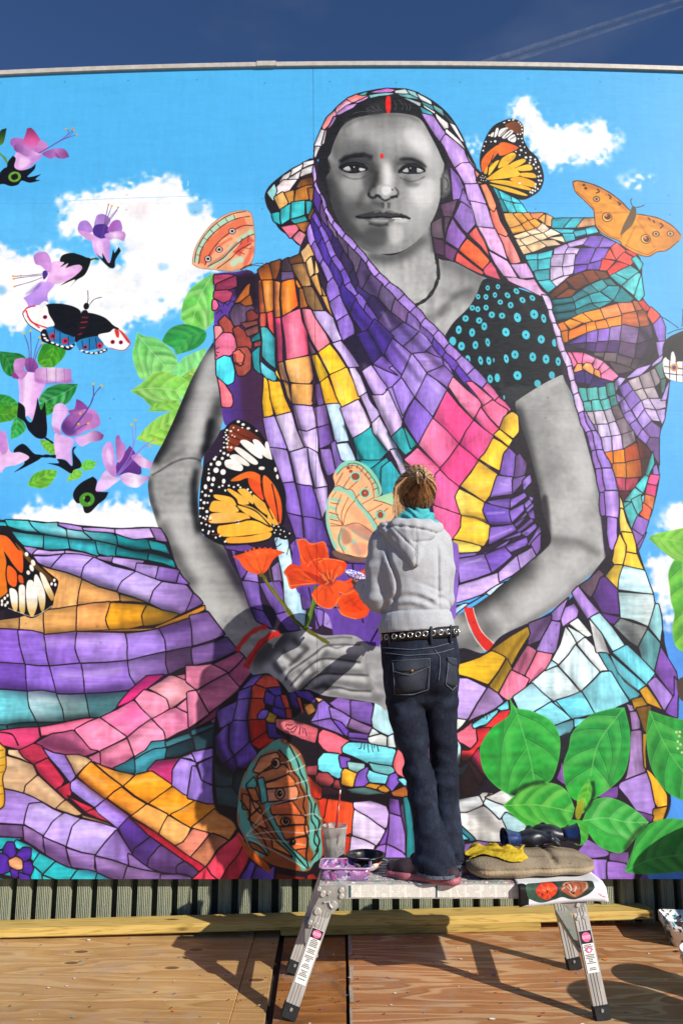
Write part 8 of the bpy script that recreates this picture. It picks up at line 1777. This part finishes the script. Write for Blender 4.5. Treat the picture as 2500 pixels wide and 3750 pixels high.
# ------------------------------------------------------------------ things on the platform
Z0=.4685
m,n,l,p=new_mat('cloudy_plastic',.35,0,.5); f=noise(n,l,coords(n,l,(1,1,.35)),26,4,.7,.6); l.new(ramp(n,l,f,[(.3,'dcdcd6'),(.56,'d6d4ce'),(.66,'8a7280'),(.72,'6a6460')]),p.inputs['Base Color']); p.inputs['Transmission Weight'].default_value=.72; p.inputs['IOR'].default_value=1.25; cloudy=m
cup=thing('paint_cup','tall cloudy plastic cup of grey paint water with a red handled brush in it','cup',(-.030,3.50,Z0))
b=BM(); lathe(b,[(.0405,0),(.044,.03),(.0515,.140),(.0545,.146),(.0555,.152),(.0525,.154),(.0495,.146),(.0395,.004)],n=36); obj('cup_wall',b,cloudy,cup,True)
b=BM(); lathe(b,[(.0385,.005),(.0475,.108)],n=32); obj('paint_water',b,simple('grey_paint_water','b9b7ab','c9c6ba',9,.3,0,0),cup,True)
br_=thing('paintbrush','paintbrush with a long red handle leaning in the plastic cup','paintbrush',(-.035,3.50,Z0+.03))
b=BM(); tube(b,[(0,0,0),(.012,.0,.11),(.028,-.004,.255)],[.0045,.0058,.0035],10); obj('brush_handle',b,simple('crimson_lacquer','8a1a14','a02a20',20,.25,0,0),br_,True)
b=BM(); tube(b,[(.028,-.004,.255),(.030,-.004,.272)],[.0036,.0030],8); obj('handle_tip',b,simple('white_lacquer','d8d4cc','e4e0d8',20,.3,0,0),br_,True)
bowl=thing('paint_bowl','shallow black plastic bowl with white and orange paint inside','bowl',(.102,3.405,Z0))
b=BM(); lathe(b,[(.050,0),(.055,.006),(.074,.046),(.079,.054),(.083,.055),(.083,.060),(.076,.060),(.070,.048),(.048,.006)],n=40); obj('bowl_shell',b,simple('black_plastic','101012','19191b',20,.3,0,.05),bowl,True)
b=BM(); lathe(b,[(.001,.0065),(.060,.0065),(.068,.030),(.0725,.050),(.0715,.051),(.066,.031),(.055,.012),(.001,.012)],n=36); obj('paint',b,splashy('bowl_paint','121214',['e2e0dc','d86a2a','dcd9d4','2a3038','e8e6e2'],17,.35,.53),bowl,True)
boxo=thing('paint_box','clear rectangular plastic box smeared inside with violet and pink paint','plastic box',(.016,3.300,Z0),R(-2))
def rrect(w,d,r,n=6): return [(sx*(w-r)+r*math.cos(a),sy*(d-r)+r*math.sin(a)) for sx,sy,a0 in ((1,1,0),(-1,1,90),(-1,-1,180),(1,-1,270)) for a in [R(a0+90*i/n) for i in range(n+1)]]
def shell(levels,close=True):
    b=BM(); rings=[[b.verts.new((x,y,z)) for x,y in rrect(w,d,r)] for w,d,r,z in levels]; n=len(rings[0])
    for a,c in zip(rings[:-1],rings[1:]):
        for i in range(n): b.faces.new((a[i],a[(i+1)%n],c[(i+1)%n],c[i]))
    b.faces.new(rings[0][::-1]); b.faces.new(rings[-1]); return b
m,n,l,p=new_mat('smeared_clear_plastic',.2,0,.5)
pc='8e6a98'; 
for k_,s_ in enumerate(['2a2030','a862b0','3a2a60','c8a8d0','241c2c','b04a88','d8d2dc']):
    f=noise(n,l,coords(n,l,(1,1,1.6),(k_,k_*.5,k_*1.3)),9+2.2*k_,4,.65,1.2); pc=mix(n,l,ramp(n,l,f,[(.55,0.),(.63,.9)]),pc,s_)
l.new(pc,p.inputs['Base Color']); smear=m
obj('tub',shell([(.092,.058,.016,0),(.095,.061,.018,.003),(.100,.066,.02,.050),(.096,.062,.018,.050),(.091,.057,.016,.012)]),smear,boxo,True)
obj('rim',shell([(.101,.067,.021,.044),(.107,.073,.023,.045),(.107,.073,.023,.051),(.101,.067,.021,.052)]),simple('pink_tinted_plastic','8c7890','a890a8',30,.2,0,0),boxo,True) if False else None
b=BM(); P=rrect(.1035,.0695,.021); tube(b,[(x,y,.049) for x,y in P+P[:1]],.0038,8,False); obj('rim',b,simple('pink_tinted_plastic','9a86a0','b8a2b8',30,.2,0,0),boxo,True)
obj('paint',shell([(.086,.052,.014,.014),(.088,.054,.014,.018)]),splashy('box_paint','4a4048',['2a50a8','c8c4c4','1a1418','8a7a88'],9,.3,.56),boxo,True)
# kneeling cushion
K=Field((.46,3.18,.455),(1.10,3.66,.60),.007)
CP=[(.590,3.335,.508),(.71,3.362,.508),(.85,3.372,.508),(.955,3.36,.508)]
for dy,rz_ in ((-.055,.070),(.0,.084),(.07,.080)): [K.chain([(x,y+dy,z+dz_) for x,y,z in CP],[rz_*.9,rz_*.95,rz_*.93,rz_*.86],.02,(1,1,.42)) for dz_ in (-.008,.013)]
kr=ripple(31,9,2.5,6,.0045); K.warp(lambda X,Y,Z: kr(X,Y,Z)+.010*np.exp(-((X-.855+.1*(Y-3.37))/.012)**2)*(Z>.53)+.008*np.exp(-((Y-3.315)/.02)**2)*(Z>.53)+.003*np.exp(-((Z-.512)/.004)**2)); K.above(Z0+.001)
m,n,l,p=new_mat('worn_taupe_fabric',.9,0,.15)
f=noise(n,l,coords(n,l),9,5,.6); c=ramp(n,l,f,[(.3,'6e6250'),(.6,'8c7e68'),(.8,'a3957e')])
v=n.new('ShaderNodeTexVoronoi'); v.inputs['Scale'].default_value=150; l.new(coords(n,l),v.inputs['Vector'])
c=mix(n,l,.5,c,ramp(n,l,v.outputs['Distance'],[(0,.6),(.5,1.)]),'MULTIPLY')
g1=noise(n,l,coords(n,l),14,4,.7); c=mix(n,l,ramp(n,l,g1,[(.66,0.),(.72,.8)]),c,'2c2824'); sz=n.new('ShaderNodeSeparateXYZ'); l.new(coords(n,l),sz.inputs[0]); c=mix(n,l,ramp(n,l,sz.outputs[2],[(.500,.85),(.522,0.)]),c,'a59478'); l.new(c,p.inputs['Base Color']); bump(n,l,p,v.outputs['Distance'],.5,.003); taupe=m
ko=obj('kneeling_pad',K.mesh('kneeling_pad'),taupe,None,True); tag(ko,'thick taupe kneeling cushion with rounded ends on the aluminium platform','cushion')
def rest(F,x,y):
    """height of a field's top at x,y"""
    i=int((x-F.lo[0])/F.h); j=int((y-F.lo[1])/F.h)
    if not(0<=i<F.n[0] and 0<=j<F.n[1]): return Z0
    w=np.nonzero(F.d[i,j]<0)[0]
    if len(w)==0: return Z0
    q=w[-1]
    if q>=F.n[2]-1: return F.lo[2]+F.h*q
    a,c=F.d[i,j,q],F.d[i,j,q+1]; return F.lo[2]+F.h*(q+a/(a-c))
# yellow cloth
b=BM(); G=[]; cr=ripple(41,8,5,13,.0045,(1,1,0))
for j in range(29):
    row=[]
    for i in range(47):
        u,v_=i/46,j/28; x=.520+.215*u+.01*math.sin(9*v_)+.012*v_; y=3.275+.10*v_+.022*math.sin(5*u+1)-.035*u
        x+=.006*math.sin(23*v_+4*u); z=max(rest(K,x,y),rest(K,x,y+.012),rest(K,x+.01,y))+.006+abs(float(cr(np.float32(x),np.float32(y),0)))+.013*math.exp(-((v_-.55-.15*math.sin(4*u))/.12)**2)+.009*math.exp(-((v_-.2-.1*u)/.10)**2)+.014*(v_>.8)*math.sin(11*u)**2
        row.append(b.verts.new((x,y,z)))
    G.append(row)
for j in range(28):
    for i in range(46): b.faces.new((G[j][i],G[j][i+1],G[j+1][i+1],G[j+1][i]))
r=bmesh.ops.extrude_face_region(b,geom=list(b.faces))
for v_ in r['geom']:
    if isinstance(v_,bmesh.types.BMVert): v_.co.z-=.003
bmesh.ops.recalc_face_normals(b,faces=b.faces)
yc=obj('cleaning_cloth',b,simple('yellow_microfibre','a88a1e','cdb238',60,.9,0,.5,(1,1,1),.1,.3,.7,.004),None,True); tag(yc,'crumpled yellow cleaning cloth lying on the taupe cushion','cloth')
# rubber gloves
glove_b=simple('blue_rubber','101c3c','1c3468',24,.35,0,.08); glove_k=simple('navy_black_rubber','0c0d14','161a28',30,.4,0,.12)
def glove(o,rz,label,mirror,flat):
    g=thing('rubber_glove',label,'glove',o,rz,None)
    F=Field((-.16,-.09,-.03),(.16,.10,.11),.0048)
    F.chain([(-.055,0,.032),(.0,0,.036),(.04,.0,.036)],[.030,.036,.040],.02,(1,1,.75 if flat else .9))
    for i,(dy,L,zb) in enumerate(((-.033,.065,.0),(-.011,.078,.012),(.012,.074,.006),(.034,.058,-.002))):
        F.chain([(.045,dy*.8,.034),(.045+L*.55,dy*1.15,.036+zb),(.045+L*.95,dy*1.2,.014+zb*.4)],[.014,.0125,.0105],.008)
    s_=-1 if mirror else 1
    F.chain([(-.005,s_*.03,.040),(.022,s_*.056,.056),(.052,s_*.060,.046)],[.016,.014,.011],.012)
    gr=ripple(50+mirror,8,8,18,.0022); F.warp(gr); F.above(.0005)
    obj('glove_hand',F.mesh('glove_hand'),glove_k,g,True)
    b=BM(); lathe(b,[(.030,0),(.034,.02),(.044,.045),(.050,.062),(.0515,.064),(.050,.066),(.041,.045),(.030,.018),(.026,.0)],n=28,ex=.82,ey=1.05)
    cf=obj('glove_cuff',b,glove_b,g,True); cf.location=(-.048,0,.036); cf.rotation_euler=(0,R(-90),0)
    b=BM(); b_=[(.0508*.82*math.cos(t_),.0508*1.05*math.sin(t_),.0645) for t_ in [6.283*i/28 for i in range(29)]]; tube(b,b_,.0022,6,False); o2=obj('cuff_rim',b,glove_k,cf,True)
    return g
glove((.800,3.405,rest(K,.80,3.405)+.001),R(8),'dark blue rubber glove on the cushion, its open cuff facing left beside the yellow cloth',False,True)
g2=glove((.905,3.46,rest(K,.905,3.46)+.012),R(176),'dark rubber glove lying over the other, cuff facing right',True,False)
# printed sheet hanging over the front of the platform
class Print(Mural):
    ORG={'Z':(0,0)}
    def __init__(s,w,h,seed):
        s.W,s.H=w,h; s.img=np.full((h,w,3),232,np.float32); s.clip=None; s.o=(0,0); s.rng=np.random.default_rng(seed); s.nz=[s.noise(3,9),s.noise(9,3),s.noise(5,5),s.noise(8,8)]; s.nz.append(s.noise(2,2)); s.streak=[s.nz[0],s.nz[1]]; s.wx=s.wy=s.nz[2]
    def pts(s,toks):
        v=[float(t.rstrip('!')) for t in toks]; return np.array(v).reshape(-1,2),[t.endswith('!') for t in toks[::2]]
    SC=1.0
PR=Print(520,160,5)
PR.run("""
f 14120f -10 30 60 30 62 140 50 150 -10 150
f 3a5a44>26302c 55 26 150 20 260 10 380 8 440 14 470 30 472 60 455 95 420 125 360 142 320 138 280 122 240 128 180 142 130 142 80 120 58 100
s 1c2224 .7 10 190 40 250 20 250 120 200 120
f c83018>e04020 110 60 140 34 190 24 230 34 248 60 240 90 215 112 180 128 150 118 122 96
b 12 e8502a .9 2 120 62 160 76; 128 96 165 82; 160 120 178 92; 200 124 190 92; 236 98 205 84; 240 60 205 72; 200 32 190 64; 150 36 172 66
b 6 f0a030 .9 2 150 60 175 75; 200 56 190 74; 215 70 198 78; 186 50 184 70
d 7a1c14 8 8 0 183 76 150 92
f 9a4a2a>b8603a>8a4a2c 270 74 290 44 330 24 390 16 430 24 448 44 440 70 420 96 390 118 360 130 330 120 300 100
b 7 c8b088 .8 2 290 50 350 30 420 34 438 60 410 96; 276 72 310 60 330 100 362 124
b 8 c8ccc8 .9 2 330 44 336 74 322 92; 372 62 352 96
b 5 3a2016 .9 1 300 56 320 80 350 110; 380 30 400 60 392 96; 340 36 350 70
d 2a1410 6 6 0 352 100 312 48
l 2 d0302a 480 118 500 130 512 128; 478 112 495 120; 486 124 512 138
""")
PRT=np.clip(PR.img,0,255)
m,n,l,p=new_mat('printed_paper',.55,0,.3); ti=n.new('ShaderNodeTexImage'); ti.image=picture('paper_print',PRT); ti.extension='EXTEND'; u=n.new('ShaderNodeUVMap'); u.uv_map='print'; l.new(u.outputs[0],ti.inputs[0]); gk=mix(n,l,1.,ti.outputs[0],(.86,.86,.88,1),'MULTIPLY'); l.new(gk,p.inputs['Base Color']); paper_m=m
b=BM(); uvl=b.loops.layers.uv.new('print'); G=[]; NU,NV=30,16
XL,_=at(1187,2045,3.2); XR,_=at(1362,2040,3.2)
for j in range(NV+1):
    row=[]
    for i in range(NU+1):
        u_,v_=i/NU,j/NV; s_=v_*.215; x=XL+(XR-XL+.02)*u_+.03*max(0,u_-.8)*v_*5
        lie=.135+.03*u_
        if s_<lie-.012: y=3.205+(lie-.012-s_); z=Z0+.0035+(.018*max(0,u_-.85)*6*(1-v_))
        else:
            h=s_-(lie-.012); drop=min(h,.08)
            y=3.200-min(h*2.2,.024)-.003*math.sin(u_*9)*h*8; z=Z0+.0035-max(0,h-.002)*(.9)-.02*max(0,u_-.86)*7*h*6
        row.append((b.verts.new((x,y,z)),(u_,1-v_)))
    G.append(row)
# the flat print covers the hanging part of the sheet
for j in range(NV):
    for i in range(NU):
        q=(G[j][i],G[j+1][i],G[j+1][i+1],G[j][i+1]); f=b.faces.new([k_[0] for k_ in q])
        for lp_,k_ in zip(f.loops,q): lp_[uvl].uv=(k_[1][0],max(0,min(1,(k_[1][1])/.47)))
ps=obj('printed_sheet',b,paper_m,None,True); tag(ps,'white paper sheet printed with a red flower and butterfly hanging over the platform edge','paper')
sm_=ps.modifiers.new('thickness','SOLIDIFY'); sm_.thickness=.0006
# ------------------------------------------------------------------ at the right edge and beyond it
tray=thing('paint_tub','white plastic tub splashed with black and turquoise paint','paint tub',(1.66,3.90,.0025),R(-6))
obj('tub_body',shell([(.090,.062,.02,0),(.112,.084,.024,.075),(.120,.092,.026,.079),(.120,.092,.026,.118),(.114,.086,.024,.120),(.104,.076,.022,.090),(.082,.054,.018,.012)]),splashy('splashed_tub','d8d6d2',['17181a','d6d4d0','2a9ab0','1a1a1c','e4e2de'],11,.4,.5),tray,True)
obj('paint',shell([(.090,.062,.018,.060),(.094,.066,.018,.064)]),splashy('turquoise_paint','1f9ab4',['14181c','e0e0dc','38b8cc'],12,.3,.55),tray,True)
pail=thing('paint_pail','white plastic pail at the right edge of the deck','pail',(1.505,3.36,.0025))
wp=simple('white_plastic','d2cfc8','dedbd4',14,.4,0,.03)
b=BM(); lathe(b,[(.092,0),(.098,.006),(.108,.145),(.113,.146),(.115,.152),(.115,.162),(.110,.164),(.106,.158),(.095,.012)],n=40); obj('pail_wall',b,wp,pail,True)
b=BM(); lathe(b,[(.001,.100),(.102,.100)],n=36) if False else lathe(b,[(.096,.02),(.1035,.11)],n=36); obj('paint',b,simple('cream_paint','d8d0bc','e4dccb',9,.3,0,0),pail,True)
b=BM(); tube(b,[(.112*math.cos(t_),.112*math.sin(t_)-.01*0,.150-.07*math.sin(t_)) for t_ in [3.1416*i/16 for i in range(17)]],.0022,6); obj('handle',b,steel,pail,True)
for i,(x,y,z) in enumerate(((2.22,3.66,.002),(2.215,3.665,.374))):  # unseen stack, added to throw a rounded shadow on the mural's corner
    q=thing('bucket',['lower white builder bucket of a stack beyond the right edge','upper white builder bucket of a stack beyond the right edge'][i],'bucket',(x,y,z),R(40*i),'stacked buckets')
    b=BM(); lathe(b,[(.13,0),(.135,.008),(.148,.30),(.156,.302),(.156,.318),(.149,.320),(.150,.360),(.157,.362),(.157,.371),(.02,.3715)],n=36); obj('bucket_wall',b,wp,q,True)
    b=BM(); tube(b,[(.158*math.cos(t_),.158*math.sin(t_),.31-.14*math.sin(t_)) for t_ in [3.1416*k_/16 for k_ in range(17)]],.0025,6); obj('handle',b,steel,q,True)
bin_=thing('waste_bin','round grey waste bin with a domed lid beyond the right edge','waste bin',(1.66,2.84,.0025))  # unseen object, added to cast the rounded shadow on the deck
b=BM(); lathe(b,[(.135,0),(.14,.006),(.165,.36),(.168,.37)],n=36); obj('bin_body',b,simple('grey_plastic','54565a','62646a',20,.5,0,.05),bin_,True)
b=BM(); lathe(b,[(.172,.355),(.174,.375),(.165,.41),(.13,.445),(.07,.462),(.01,.467)],n=36); obj('lid',b,simple('dark_plastic','2a2c30','34363a',20,.5,0,.05),bin_,True)
# ------------------------------------------------------------------ vapour trail high in the sky
A0=Vector(ray_at(1740,250)); A1=Vector(ray_at(2480,12))
m,n,l,p=new_mat('vapour',1.,0,0); p.inputs['Base Color'].default_value=(.9,.9,.9,1)
f=noise(n,l,coords(n,l,(1,1,1)),.010,6,.65); a_=ramp(n,l,f,[(.3,.03),(.8,.22)])
lw=n.new('ShaderNodeLayerWeight'); lw.inputs[0].default_value=.5; iv=n.new('ShaderNodeMath'); iv.operation='SUBTRACT'; iv.inputs[0].default_value=1; l.new(lw.outputs['Facing'],iv.inputs[1])
ml=n.new('ShaderNodeMath'); ml.operation='MULTIPLY'; l.new(a_,ml.inputs[0]); l.new(iv.outputs[0],ml.inputs[1]); l.new(ml.outputs[0],p.inputs['Alpha'])
D=9000; P=[]; rr=random.Random(6)
for i in range(60):
    t_=-.25+1.7*i/59; d_=(A0*(1-t_)+A1*t_).normalized()*D; P.append(d_)
b=BM(); tube(b,P,[(64-30*i/59)*(1+.03*math.sin(i*1.1)) for i in range(60)],20)
ct=obj('vapour_trail',b,m,None,True); ct['kind']='stuff'
